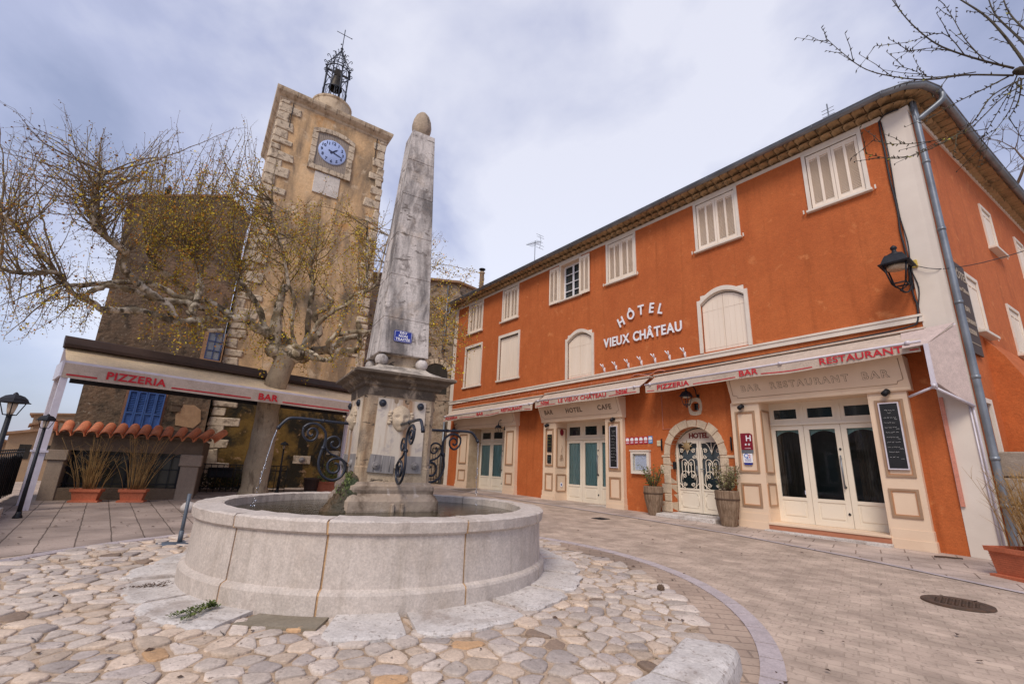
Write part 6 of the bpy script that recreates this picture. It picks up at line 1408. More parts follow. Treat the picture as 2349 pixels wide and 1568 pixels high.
def hand(ang, L, w, back, y): a = radians(90-ang); d = Vector((cos(a), 0, sin(a))); q = Vector((-sin(a), 0, cos(a))); o_ = Vector((cx, y, cz)); mb = MB(); mb.add([o_-d*back-q*w*1.4, o_-d*back+q*w*1.4, o_+d*L*.6+q*w, o_+d*L, o_+d*L*.6-q*w], [(0, 1, 2, 3, 4)]); mb.add([tuple(Vector(p)+Vector((0, .01, 0))) for p in mb.v[:5]], [(0, 1, 2, 3, 4)]); mb.build('clock_hand', bpy.data.materials['dial_ink'], DL, fix=False)
hand(45, .28, .026, .10, -.082); hand(107, .43, .018, .16, -.088)
mb = MB(); mb.bevbox(1.60, 2.52, -.03, .05, 10.95, 11.84, .01, j=.01); mb.build('blank_stone_tablet', mat('white_tablet', (.66, .60, .54), .85, (.58, .52, .46), 3, 6, bump=.004), t)
mb = MB(); mb.bevbox(2.44, 2.98, -.03, .02, 1.04, 1.30, .01); mb.build('rosette_tablet', M['quoin'], t); mb = MB(); mb.lathe([(.09, -.03), (.085, -.06), (.05, -.05), (.03, -.075), (.001, -.08)], 16, (2.71, 0, 1.17), axis='y', cap=False); mb.build('rosette', M['lead'], t)
# belfry
bx0, by0 = 2.05, 1.85
mb = MB(); mb.lathe([(.80, 14.8), (.80, 16.22), (.83, 16.26), (.84, 16.33), (.80, 16.37), (.70, 16.39), (.001, 16.45)], 36, (bx0, by0, 0), smooth=False, cap=False); mb.build('belfry_drum', M['corn'], t)
mb = MB(); R_ = .50; NB = 8; BP = lambda r, a, z: (bx0+r*cos(a), by0+r*sin(a), z)
def ring(mb, r, z, th, n=32): mb.tube([BP(r, 2*pi*i/n, z) for i in range(n+1)], th, 5, cap=False)
ring(mb, .5, 17.15, .022); ring(mb, .52, 18.25, .028); ring(mb, .5, 18.40, .016); ring(mb, .36, 18.75, .018); ring(mb, .22, 19.05, .016)
for k in range(NB):
    a = 2*pi*k/NB+.2; mb.tube([BP(.5, a, 16.36), BP(.5, a, 18.42)], .028, 6); mb.tube(smooth_pts([BP(.5, a, 18.4), BP(.44, a, 18.62), BP(.30, a, 18.9), BP(.16, a, 19.2), BP(.05, a, 19.45), BP(.02, a, 19.6)], 3), .018, 5)
    mb.tube(smooth_pts([BP(.50, a, 18.38), BP(.62, a, 18.52), BP(.66, a, 18.44), BP(.60, a, 18.38)], 4), .016, 5); mb.tube(smooth_pts([BP(.36, a, 18.72), BP(.50, a, 18.92), BP(.58, a, 18.86), BP(.54, a, 18.78)], 4), .015, 5); mb.tube(smooth_pts([BP(.2, a, 19.05), BP(.30, a, 19.26), BP(.37, a, 19.2)], 4), .014, 5)
    mb.sphere(BP(.56, a, 18.3), .045, 6, 5); a2 = a+pi/NB
    mb.tube([BP(.5, a2+.0, 16.4), BP(.5, a2, 17.14)], .015, 4); mb.tube(smooth_pts([BP(.5, a2+.12, 16.4+.1*i) if i % 2 else BP(.5, a2+.20, 16.4+.1*i) for i in range(8)], 3), .012, 4)
    mb.tube(smooth_pts([BP(.5, a, 17.6), BP(.46, a+.15, 17.95), BP(.5, a+.39, 18.2)], 4), .014, 4); mb.tube(smooth_pts([BP(.5, a+.78, 17.6), BP(.46, a+.63, 17.95), BP(.5, a+.39, 18.2)], 4), .014, 4)
mb.build('wrought_iron_cage', M['navy'], t)
mb = MB(); mb.tube([(bx0, by0, 19.5), (bx0, by0, 20.75)], .02, 6); mb.tube([(bx0-.34, by0, 20.45), (bx0+.34, by0, 20.45)], .015, 6); mb.sphere((bx0+.34, by0, 20.45), .03, 6, 5); mb.sphere((bx0, by0, 19.62), .07, 8, 6); mb.sphere((bx0-.06, by0, 19.86), .035, 6, 5); mb.build('cross', M['navy'], t)
mb = MB(); mb.lathe([(.30, 17.35), (.27, 17.45), (.21, 17.75), (.18, 17.95), (.10, 18.05), (.001, 18.07)], 20, (bx0, by0, 0), cap=False); mb.box(bx0-.14, bx0+.14, by0-.14, by0+.14, 18.0, 18.35); mb.box(bx0-.5, bx0+.5, by0-.03, by0+.03, 18.18, 18.26); mb.build('bell', M['bronze'], t)
# ================================================================== STONE HOUSE BETWEEN TOWER AND HOTEL
t = thing('rubble_house', 'rough rubble stone house with an arched recess between the tower and the hotel', 'building', 'W', (-4, 21, .3))
fp = [(-7.5, 20.1), (-2.80, 20.95), (-1.50, 22.0), (-3.5, 26.5), (-9, 25)]
mb = MB(); mb.prism(fp, -.5, 9.75, 'z'); mb.build('wall', M['rubble'], t)
mb = MB(); mb.prism([(p[0]+(.15 if p[0] > -5 else -.15), p[1]+(-.2 if p[1] < 22 else .2)) for p in fp], 9.75, 9.86, 'z'); mb.build('roof', M['roof'], t)
dF = Vector((4.70, .85, 0)).normalized(); nF = Vector((dF.y, -dF.x, 0)); oF = Vector((-7.5, 20.1, 0))
def onh(s, o, z): p = oF+dF*s+nF*o; return (p.x, p.y, z)
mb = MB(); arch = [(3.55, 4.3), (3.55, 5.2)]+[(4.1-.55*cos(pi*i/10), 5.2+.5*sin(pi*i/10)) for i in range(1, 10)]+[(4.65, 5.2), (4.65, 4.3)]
mb.v = [onh(s, .01, z) for s, z in arch]; mb.f = [list(range(len(arch)))]; mb.sm = [False]; mb.build('recess_shade', M['darkint'], t, fix=False)  # flat dark sheet on the wall, painted in place of the recess's shade
mb = MB()
for i in range(9):
    a0, a1 = pi*i/9+.03, pi*(i+1)/9-.03; q = [(4.1-.57*cos(a0), 5.2+.52*sin(a0)), (4.1-.57*cos(a1), 5.2+.52*sin(a1)), (4.1-.78*cos(a1), 5.2+.74*sin(a1)), (4.1-.78*cos(a0), 5.2+.74*sin(a0))]
    mb.add([onh(s, .05, z) for s, z in q]+[onh(s, -.05, z) for s, z in q], [(0, 1, 2, 3), (0, 1, 5, 4), (1, 2, 6, 5), (2, 3, 7, 6), (3, 0, 4, 7)])
mb.build('arch_stone', M['quoin'], t)
mb = MB()
for (pts, r) in (([(4.35, 9.6), (4.36, 7.4), (4.32, 6.2)], .05), ([(4.25, 8.9), (4.55, 8.6), (4.5, 8.2), (4.2, 7.9)], .05), ([(4.66, 3.1), (4.66, .4)], .05)): mb.tube([onh(s, .09, z) for s, z in pts], r, 8)
mb.build('drainpipe', M['zinc'], t)
mb = MB()
for i in range(10): mb.tube([onh(3.6+.11*i, .5, .4), onh(3.6+.11*i, .5, 1.9)], .012, 4)
mb.tube([onh(3.55, .5, 1.85), onh(4.65, .5, 1.85)], .015, 4); mb.tube([onh(3.55, .5, .6), onh(4.65, .5, .6)], .015, 4)
single(mb, 'iron_gate', M['black'], 'black barred iron gate in the passage left of the hotel', 'gate', 'W', onh(4.1, .5, .4))
mb = MB(); c = (-1.72, 22.3, 9.8); mb.bevbox(c[0]-.22, c[0]+.22, c[1]-.2, c[1]+.2, 9.8, 10.0, .02); mb.lathe([(.12, .2), (.115, 1.15), (.15, 1.17), (.15, 1.22), (.12, 1.24)], 12, c); mb.build('chimney', M['corn'], t); mb = MB(); mb.lathe([(.10, 1.24), (.10, 1.36), (.17, 1.37), (.17, 1.41), (.05, 1.42)], 12, c); mb.build('chimney_cap', M['black'], t)
# ================================================================== LAMPS, RAILINGS, TERRACE EDGE
LG = 'black lantern posts round the terrace'
def post_lamp(x, y, label, hd=1.0, top=1.72):
    z = gz(x, y); t = thing('post_lamp', label, 'lamp post', 'W', (x, y, z), LG)
    lantern_head(t, (x, y, top-.46*hd), hd, 'black', True)
    mb = MB(); mb.tube([(x, y, z), (x, y, z+.5), (x, y, top-.50*hd)], [.032, .026, .022], 8); mb.lathe([(.06, 0), (.06, .02), (.04, .06), (.034, .10)], 10, (x, y, z)); mb.build('pole', M['black'], t); return t
post_lamp(-5.12, 4.78, 'nearest black lantern post, cut by the left edge of the view', .46, 1.73)
post_lamp(-7.57, 7.66, 'black lantern post standing just in front of the white awning posts', .46, 1.73)
post_lamp(-9.46, 10.09, 'black lantern post at the left end of the clay-tiled annex', .46, 1.67)
post_lamp(-6.51, 13.74, 'black lantern post right of the plane tree trunk', .46, 1.66)
mb = MB(); p0, p1 = Vector((-5.6, 4.9, 0)), Vector((-10.2, 10.6, 0)); dd = (p1-p0).normalized(); nn = Vector((-dd.y, dd.x, 0)); zk = .17
def edge(s, o, z): p = p0+dd*s+nn*o; return (p.x, p.y, z+gz(p.x, p.y))
L_ = (p1-p0).length
mb.add([edge(0, 0, 0-.1), edge(3.55, 0, -.1), edge(3.55, .30, -.1), edge(0, .30, -.1), edge(0, 0, .15), edge(3.55, 0, .15), edge(3.55, .3, .15), edge(0, .3, .15)], [(0, 1, 5, 4), (1, 2, 6, 5), (2, 3, 7, 6), (3, 0, 4, 7), (4, 5, 6, 7)])
single(mb, 'terrace_kerb', M['whitep'] if 0 else M['pier'], 'white-painted kerb at the left edge of the terrace', 'kerb', 'W', edge(1.7, .15, 0))
FN = thing('screened_railing', 'black terrace railing hung with a dark screen at the far left', 'railing', 'W', edge(3, .34, 0))
mb = MB(); n = 60
for i in range(n+1):
    s = L_*1.02*i/n
    for j in range(4): f = j/3; mb.v.append(edge(s, .42+.02*sin(s*9)*f+.012*sin(s*23), .86*(1-f)+.06*f+.01*sin(s*4)))
for i in range(n):
    for j in range(3): a = i*4+j; mb.f.append([a, a+1, a+5, a+4]); mb.sm.append(True)
mb.build('screen', mat('dark_screen', (.018, .015, .017), .8, (.035, .03, .035), 3, 5, stretch=(1, 1, .2)), FN, fix=False)
mb = MB()
for i in range(36): s = L_*i/35; mb.tube([edge(s, .40, .05), edge(s, .40, .96)], .010, 5); mb.sphere(edge(s, .40, .98), .018, 6, 4)
mb.tube([edge(0, .4, .93), edge(L_, .4, .93)], .014, 5); mb.build('railing_bars', M['black'], FN)
frame('C', -7.6, 13.35, 34)
t = thing('iron_railing', 'low black iron railing behind the plane tree trunk', 'railing', 'C', (0, 0, .2)); mb = MB()
for (a, b) in ((-1.0, 1.35), ):
    for i in range(17): s = a+(b-a)*i/16; mb.tube([(s, 0, .24), (s, 0, .98)], .011, 5)
    for z in (.36, .84, .97): mb.tube([(a, 0, z), (b, 0, z)], .012, 5)
mb.build('bars', M['black'], t)
mb = MB(); mb.bevbox(-1.35, 4.6, .05, .3, -.1, .30, .02, j=.005); single(mb, 'low_parapet', M['beam'], 'low grey stone parapet beneath the iron railing', 'parapet', 'C', (1, .1, .2))
mb = MB(); mb.bevbox(-.62, -.02, .10, .16, .62, .86, .01); mb.tube([(-.62, .06, .86), (-.02, .06, .86)], .03, 6); single(mb, 'railing_planter', M['black'], 'dark trough hooked on the iron railing left of the tree trunk', 'planter box', 'C', (-.3, .1, .62))
hedge('ivy', 'C', -.75, .35, .10, .35, .22, .66, 1800, 'hedge', 'dark bush behind the iron railing left of the tree trunk', (.03, .06), 4)
# pots behind the fountain
c = (-5.27, 14.36, gz(0, 14.3)); mb = MB(); mb.bevbox(c[0]-.30, c[0]+.30, c[1]-.14, c[1]+.14, c[2], c[2]+.30, .01); mb.bevbox(c[0]-.33, c[0]+.33, c[1]-.17, c[1]+.17, c[2]+.27, c[2]+.32, .008)
t = thing('box_planter', 'terracotta box planter with a green plant seen between the iron scrolls left of the pillar', 'planter', 'W', c); mb.build('box', M['pot'], t)
lv = MB(); random.seed(15)
for k in range(500): p = Vector((c[0]+random.gauss(0, .17), c[1]+random.gauss(0, .1), c[2]+.3+abs(random.gauss(0, .28)))); e = Vector([random.gauss(0, 1) for _ in range(3)]).normalized()*random.uniform(.03, .07); s_ = e.orthogonal().normalized()*e.length*.35; lv.add([p, p+e*.5+s_, p+e, p+e*.5-s_], [(0, 1, 2, 3)])
lv.build('leaves', M['green'], t, fix=False)
c = (-5.72, 14.12, gz(0, 14)); mb = MB(); mb.lathe([(.15, 0), (.17, .05), (.21, .36), (.23, .38), (.23, .42), (.20, .42), (.18, .36)], 18, c); single(mb, 'round_pot', M['brown'], 'dark brown round pot right of the lantern post by the tower', 'pot', 'W', c)
c = Vector((-5.42, 14.72, 0)); t = thing('menu_stand', 'black wrought-iron stand with a pale panel behind the left iron scroll', 'stand', 'W', (c.x, c.y, gz(0, 14.7)))
mb = MB(); 
for s in (-.22, .22): mb.tube([(c.x+s, c.y+s*.6, .25), (c.x+s, c.y+s*.6, 1.75)], .014, 5)
for k in range(3): mb.tube([(c.x-.2+.16*k+.07*cos(a)*.8, c.y-.12+.1*k, 1.62+.07*sin(a)) for a in [i*.7 for i in range(10)]], .012, 4)
mb.tube([(c.x-.24, c.y-.14, 1.50), (c.x+.24, c.y+.14, 1.50)], .016, 5); mb.build('iron_frame', M['black'], t); mb = MB(); mb.prism([(c.x-.20, 1.36), (c.x+.20, 1.36), (c.x+.20, 1.48), (c.x-.20, 1.48)], c.y-.02, c.y, 'y'); mb.build('panel', M['quoin'], t)
mb = MB(); mb.sphere((-5.9, 9.1, gz(0, 9.1)+.08), .13, 10, 7, (1, .9, .8)); 
for i, p in enumerate(mb.v): mb.v[i] = (p[0]+random.gauss(0, .008), p[1], p[2]+random.gauss(0, .006))
single(mb, 'boulder', M['slab'], 'small pale rounded stone on the terrace beside the blue-grey post', 'stone', 'W', (-5.9, 9.1, gz(0, 9.1)))
# ================================================================== FAR LEFT: houses across the valley and hills
def far_house(x, y, w, d, h0, h1, rot, label, pitch=.5):
    frame('h', x, y, rot); t = thing('far_house', label, 'house', 'h', (0, 0, h0), 'distant houses beyond the terrace railing'); mb = MB(); mb.prism([(-w/2, h0), (w/2, h0), (w/2, h1), (0, h1+pitch), (-w/2, h1)], 0, d, 'y'); mb.build('wall', M['farw'], t)
    mb = MB()
    for s in (-1, 1): mb.add([(0, -.3, h1+pitch+.08), (s*(w/2+.3), -.3, h1-.02), (s*(w/2+.3), d+.3, h1-.02), (0, d+.3, h1+pitch+.08), (0, -.3, h1+pitch-.07), (s*(w/2+.3), -.3, h1-.17), (s*(w/2+.3), d+.3, h1-.17), (0, d+.3, h1+pitch-.07)], [(0, 1, 2, 3), (4, 5, 6, 7), (0, 1, 5, 4), (1, 2, 6, 5), (2, 3, 7, 6)])
    mb.build('roof', M['roof'], t); mb = MB(); mb.box(-w*.3, -w*.12, -.04, .02, h1-1.6, h1-.7); mb.box(w*.1, w*.28, -.04, .02, h1-1.6, h1-.7); mb.build('window', M['darkint'], t)
far_house(-33.5, 31.0, 4.5, 6, -4, 1.3, 46, 'pale ochre distant house at the far left behind the railing', .35)
far_house(-30.2, 30.6, 3.0, 5, -4, 2.1, 46, 'distant house with a tiled roof just left of the white awning posts', .3)
far_house(-33.0, 34.5, 2.6, 5, -4, 2.9, 46, 'tallest distant grey stone house behind the white awning posts', .4)
far_house(-40.0, 43.5, 6, 6, -4, 4.2, 44, 'distant pale house seen between the awning posts and the grey house', .2)
def hill(pts, z0_, name, mt):
    mb = MB(); n = len(pts)
    for (x, y, z) in pts: mb.v += [(x, y, -6), (x, y, z)]; d = Vector((x, y, 0)).normalized()*60; mb.v += [(x+d.x, y+d.y, z*1.6), (x+d.x, y+d.y, -6)]
    for i in range(n-1):
        for j in range(3): a = i*4+j; mb.f.append([a, a+1, a+5, a+4]); mb.sm.append(False)
    return tag(mb.build(name, mt, fix=False), kind='structure')
hill([(-170+14*i, 190-3*i, 2.2+1.6*sin(i*1.3)+.6*sin(i*3.7)) for i in range(14)], 0, 'far_hill', M['hillg'])
hill([(24+3.2*i, 31-2.2*i, 16.0+.5*i+.9*sin(i*1.7)) for i in range(9)], 0, 'wooded_slope', M['hillg'])

# ================================================================== HOUSE ACROSS THE SQUARE (behind the camera, seen in the shop glass)
frame('O', -15.5, -11, 98)
t = thing('opposite_house', 'stone house across the square, seen only as a dim reflection in the shop panes', 'building', 'O', (0, 0, 0))
mb = MB(); mb.box(0, 17, 0, 6, -.5, 8.2); mb.build('wall', M['gstone'], t)
mb = MB(); mb.box(-.3, 17.3, -.4, 6.3, 8.2, 8.4); mb.build('roof', M['roof'], t)
for i in range(5):
    for z in (1.0, 4.6):
        x = 1.6+3.2*i; mb = MB(); frame_rect(mb, x, x+1.2, z, z+1.9, .12, -.06, .02); w_ = mb.build('window', M['trim'], t); mb = MB(); mb.box(x+.12, x+1.08, -.03, -.01, z+.12, z+1.78); mb.build('pane', M['glassd'], w_)
        mb = MB(); mb.box(x-.55, x-.02, -.05, -.01, z, z+1.9); mb.build('shutter', M['beam'], w_); mb = MB(); mb.box(x+1.22, x+1.75, -.05, -.01, z, z+1.9); mb.build('shutter', M['beam'], w_)
# ================================================================== TREES
MAIN = [
([(-6.27,11.62,4.25),(-6.50,11.26,4.35),(-6.66,10.93,4.51),(-7.04,10.45,4.32),(-7.27,10.04,4.14),(-7.37,9.72,4.01),(-7.42,9.56,3.96)],0.13),
([(-7.42,9.56,3.96),(-7.49,9.37,3.99),(-7.78,9.01,4.01),(-8.00,8.53,3.85),(-8.04,8.37,3.92),(-8.09,8.03,3.95),(-8.11,7.87,4.01),(-8.17,7.81,4.14)],0.075),
([(-7.39,9.58,4.06),(-7.45,9.41,4.26),(-7.61,9.15,4.41),(-7.74,8.90,4.53),(-7.83,8.70,4.67),(-7.85,8.54,4.75),(-7.87,8.53,4.94),(-7.79,8.46,5.03),(-7.81,8.30,5.06),(-7.87,8.11,5.13)],0.085),
([(-6.98,10.85,4.55),(-7.44,10.54,4.79),(-7.78,10.16,4.71),(-7.97,9.89,4.80),(-8.07,9.55,4.81),(-8.24,9.27,4.73),(-8.27,8.70,4.45),(-8.28,8.12,4.17),(-8.21,7.90,4.12)],0.08),
([(-7.17,10.60,4.51),(-7.59,10.19,4.60),(-7.78,9.91,4.54),(-7.96,9.51,4.48),(-8.04,9.18,4.49),(-8.08,8.87,4.44),(-8.12,8.56,4.35),(-8.13,8.28,4.09),(-8.10,8.16,3.96)],0.08),
([(-7.84,10.74,4.85),(-8.29,10.53,5.28),(-8.40,10.31,5.35),(-8.51,10.09,5.43),(-8.56,10.05,5.57),(-8.62,9.87,5.76),(-8.61,9.74,5.96)],0.075),
([(-7.43,10.05,4.31),(-7.37,10.10,4.53),(-7.42,10.18,5.05),(-7.54,10.10,5.53),(-7.65,10.01,5.72),(-7.75,9.81,5.90),(-7.82,9.75,6.00)],0.09),
([(-6.44,11.52,4.41),(-6.63,11.41,4.90),(-6.89,11.26,5.31),(-7.13,11.11,5.58),(-7.19,11.07,5.76),(-7.16,11.09,6.09)],0.085),
([(-6.19,11.66,4.18),(-6.13,11.47,4.49),(-6.10,11.37,4.88),(-6.06,11.27,5.24),(-6.01,11.30,5.54)],0.14),
([(-6.90,10.54,4.09),(-6.99,10.12,3.94),(-7.03,9.97,4.01),(-7.17,10.00,4.13)],0.05),
([(-7.65,8.32,4.97),(-7.73,8.24,5.03),(-7.87,7.83,5.19),(-7.87,7.68,5.34),(-7.93,7.63,5.82),(-7.83,7.58,6.29)],0.07),
([(-8.16,7.82,4.15),(-8.20,7.63,4.22),(-8.21,7.16,4.00),(-8.23,6.84,3.95)],0.05),
([(-8.16,7.82,4.15),(-8.30,7.67,4.33),(-8.52,7.42,4.68),(-8.74,7.16,4.94),(-8.83,7.06,5.03)],0.05),
([(-5.47,11.79,4.03),(-5.08,11.53,4.67),(-4.72,11.46,4.97),(-4.37,11.50,5.23),(-4.01,11.52,5.57)],0.075),
([(-3.95,11.54,5.58),(-4.05,11.51,6.46),(-4.17,11.47,7.67)],0.04),
([(-3.95,11.54,5.58),(-3.71,11.52,5.82),(-3.62,11.44,6.45),(-3.49,11.48,7.40)],0.035),
([(-4.81,12.08,3.79),(-4.85,11.74,4.18),(-4.60,11.62,4.44),(-4.45,11.58,5.02),(-4.36,11.50,5.38),(-4.06,11.51,5.57)],0.075),
([(-4.59,11.63,4.38),(-4.10,11.49,4.45),(-3.68,11.42,4.44),(-2.98,11.21,4.52),(-2.29,11.07,4.37)],0.06),
([(-5.72,12.12,4.02),(-5.48,12.34,4.08),(-5.14,12.59,4.19),(-4.76,12.74,4.18),(-4.40,12.76,4.29),(-4.32,12.58,4.58),(-4.39,12.45,4.99)],0.14),
([(-5.10,12.61,4.26),(-4.80,12.72,4.57),(-4.23,13.14,4.90),(-3.43,13.37,5.49),(-2.91,13.49,6.40)],0.1),
([(-5.71,11.68,4.04),(-5.39,11.39,3.95),(-4.95,11.15,3.75),(-4.63,11.07,3.57)],0.07),
([(-5.86,11.94,4.08),(-6.10,11.71,4.31),(-6.29,11.60,4.50),(-6.29,11.61,5.07),(-6.24,11.63,5.64)],0.13),
([(-5.73,12.35,4.36),(-5.77,12.34,5.15),(-5.79,12.35,5.98),(-5.95,12.37,6.60),(-5.97,12.36,7.19)],0.09),
([(-5.67,11.70,4.02),(-5.69,11.35,4.45),(-5.64,11.16,5.13),(-5.77,10.97,5.51),(-6.02,10.73,6.43),(-6.27,10.58,7.07),(-6.32,10.44,7.57)],0.05),
([(-5.29,12.10,4.55),(-5.36,11.84,4.96),(-5.07,11.86,5.21),(-4.94,11.81,5.38),(-5.12,11.73,5.52)],0.09),
([(-2.98,11.21,4.52),(-2.71,10.97,5.00),(-2.32,10.75,5.34)],0.03)]
TRK = [(-6.36,12.19,0.0),(-6.36,12.19,0.31),(-6.35,12.14,0.87),(-6.30,12.11,1.40),(-6.27,12.07,1.99),(-6.25,11.96,2.44),(-6.09,11.85,3.12),(-5.95,11.80,3.62),(-5.90,11.80,3.95)]
TREE = thing('plane_tree', 'old pollarded plane tree with a pale trunk, knotted spreading limbs and yellow-brown budding twigs', 'tree', 'W', (-6.36, 12.19, gz(0, 12.2)))
mb = MB(); mb.tube(smooth_pts(TRK, 3), [(.37 if i < 4 else .33-.09*(i/24)+.05*max(0, (i-20)/4)) for i in range(25)], 18)
random.seed(41)
for i, p in enumerate(mb.v):
    a = atan2(p[1]-12.1, p[0]+6.3); h = .012*sin(a*5+p[2]*1.3)+.010*sin(p[2]*7+a*2); mb.v[i] = (p[0]+cos(a)*h, p[1]+sin(a)*h, p[2])
TR = mb.build('trunk', M['trunk'], TREE); mb = MB(); mb.sphere((-5.92, 11.85, 3.85), .34, 16, 10, (1.25, 1, .8))
for (x, y, z, r) in ((-6.2, 11.6, 3.9, .2), (-5.6, 11.75, 3.85, .2), (-5.65, 12.1, 3.9, .22), (-6.25, 12.0, 4.0, .18)): mb.sphere((x, y, z), r, 12, 8)
mb.build('pollard_head', M['bark'], TREE)
mb = MB(); nodes = []; rnodes = []; starts_ = []
starts = [(-6.1, 11.8, 3.95), (-5.7, 11.9, 3.9)]
for (pts, r) in MAIN:
    P_ = [Vector(p) for p in pts]; root = min((Vector(s_) for s_ in starts), key=lambda s_: (s_-P_[0]).length)
    if (root-P_[0]).length < 1.0 and P_[0].z < 4.6 and P_[0].y > 11.3: P_ = [root]+P_
    sp_ = smooth_pts(P_, 4); m_ = len(sp_); rr = []
    for i in range(m_): rr.append(r*1.05*(1-.55*i/m_)*(1+.13*sin(i*1.7+r*90)+.07*sin(i*3.3)))
    mb.tube([p+Vector((random.gauss(0, .008), random.gauss(0, .008), random.gauss(0, .008))) for p in sp_], rr, 10)
    if r > .06: mb.sphere(sp_[-1], rr[-1]*1.25, 8, 6)
    starts_.append(len(nodes))
    for i, p in enumerate(sp_): nodes.append(p); rnodes.append(rr[i]); 
starts_.append(len(nodes)); LB = mb.build('limbs', M['bark'], TREE, fix=False)
# twigs: each attractor in the crown is reached by a curved shoot from the nearest existing wood
OUT = [(-60,300),(20,300),(30,232),(60,250),(90,300),(150,232),(185,300),(205,250),(240,300),(330,340),(405,275),(440,350),(490,295),(520,330),(548,240),(590,300),(605,430),(690,455),(760,400),(800,450),(860,500),(905,420),(985,540),(1015,515),(1030,600),(1110,628),(1125,680),(1085,760),(1095,850),(1060,905),(1000,800),(880,830),(700,870),(560,850),(480,760),(440,810),(330,800),(250,720),(215,745),(165,800),(100,770),(60,790),(-10,740),(-80,600)]
def inpoly(x, y, P):
    c = False; n = len(P)
    for i in range(n):
        x1, y1 = P[i]; x2, y2 = P[(i+1) % n]
        if (y1 > y) != (y2 > y) and x < (x2-x1)*(y-y1)/(y2-y1)+x1: c = not c
    return c
NP = np.array([tuple(p) for p in nodes]); rng = np.random.default_rng(5)
def rayw(x, y): v = CM @ np.array([x-VX/2, VY/2-y, -FPX]); return v/math.hypot(v[0], v[1])
NPX = np.array([pix(p) for p in NP]); NPD = np.hypot(NP[:, 0], NP[:, 1])
tw = MB(); ends = []
def tower_clear(q): return (q[0]+9.11)*-.559+(q[1]-14.35)*.829 < -.35
def grow_to(base, q, r0_, side_p, wob):
    """one long curved shoot from base to q with short side twigs"""
    base = np.array(base); L = np.linalg.norm(q-base); n = max(3, int(L/.13)); sd = rng.normal(0, .05*L, 3); pts = []
    sag = np.array([0, 0, -(.16 if q[2] > base[2]+.3 else -.05)*L]); ph = rng.uniform(0, 6)
    for k in range(n+1):
        f = k/n; c = base*(1-f)+q*f+(sd+sag)*math.sin(pi*f)+np.array([math.sin(k*1.9+ph), math.cos(k*2.3+ph), 0])*wob; pts.append(c)
    tw.tube([tuple(c) for c in pts], [max(.0028, r0_*(1-.80*k/n)) for k in range(n+1)], 5, cap=False)
    for k in range(1, n+1):
        f = k/n; t_ = pts[k]-pts[k-1]; t_ /= np.linalg.norm(t_)+1e-9
        if f > .22: ends.append((pts[k], .75))
        if f > .25 and rng.random() < side_p:
            o_ = rng.normal(0, 1, 3); o_ -= t_*o_.dot(t_); o_ /= np.linalg.norm(o_); d = t_*.75+o_*.7+np.array([0, 0, .18]); d /= np.linalg.norm(d); l2 = rng.uniform(.12, .50)*(1.1-.5*f); m2 = max(2, int(l2/.09)); ps = [pts[k]+d*l2*i/m2+np.array([0, 0, .05*l2])*(i/m2)**2+rng.normal(0, .006, 3) for i in range(m2+1)]
            tw.tube([tuple(c) for c in ps], [.0034-.0013*i/m2 for i in range(m2+1)], 3, cap=False)
            for c in ps[1:]: ends.append((c, 1.0))
    return pts
x0_, x1_, y0_, y1_ = -90, 1130, 232, 910; made = 0; tries = 0
while made < 930 and tries < 14000:
    tries += 1; x, y = rng.uniform(x0_, x1_), rng.uniform(y0_, y1_)
    if not inpoly(x, y, OUT): continue
    if 865 < x < 1000 and rng.random() < .7: continue
    if x < 300 and rng.random() < .40: continue
    if y > 640 and x > 260 and rng.random() < .45: continue
    d2 = np.hypot(NPX[:, 0]-x, (NPX[:, 1]-y)+np.where(NPX[:, 1] < y, 60 if x > 260 else 0, 0)); near = np.argsort(d2)[:40]; i = int(near[min(39, int(abs(rng.normal(0, 13))))])
    if d2[i] > 330: i = int(near[0])
    d = NPD[i]+rng.normal(0, .75); q = EYE+rayw(x, y)*d
    if not tower_clear(q) or (abs(x-NPX[i][0]) < 12 and abs(y-NPX[i][1]) < 12): continue
    L = np.linalg.norm(q-NP[i])
    if L > 4.2: continue
    grow_to(NP[i], q, min(rnodes[i]*.6, .005+.0050*L), .62, .008); made += 1
# a scaffold of darker mid-sized branches
for (a_, b_) in ((( -7.16,11.09,6.09),(-7.0,10.9,9.5)),((-7.16,11.09,6.09),(-7.6,10.8,9.0)),((-8.6,9.8,5.9),(-8.75,9.5,7.9)),((-7.8,9.75,6.0),(-7.75,9.6,8.2)),((-8.0,8.0,5.2),(-8.1,7.6,7.0)),((-7.9,7.65,6.2),(-8.0,7.5,7.2)),((-8.2,7.8,4.2),(-9.0,7.3,6.5)),((-8.83,7.06,5.0),(-9.1,6.8,6.6)),((-6.3,10.5,7.5),(-6.3,10.3,8.9)),((-5.97,12.3,7.1),(-5.9,12.2,9.0)),((-6.0,11.3,5.6),(-5.4,11.0,7.6)),((-7.8,8.3,5.1),(-7.5,8.2,7.4)),((-8.2,7.8,4.1),(-8.3,6.5,5.3)),((-8.2,7.8,4.1),(-8.15,6.9,3.3)),((-8.2,7.85,4.0),(-8.3,7.3,2.95))):
    grow_to(a_, np.array(b_), .022, .7, .012)
tw.build('twigs', M['twigl'], TREE, fix=False)
lf = MB(); lf.col = []
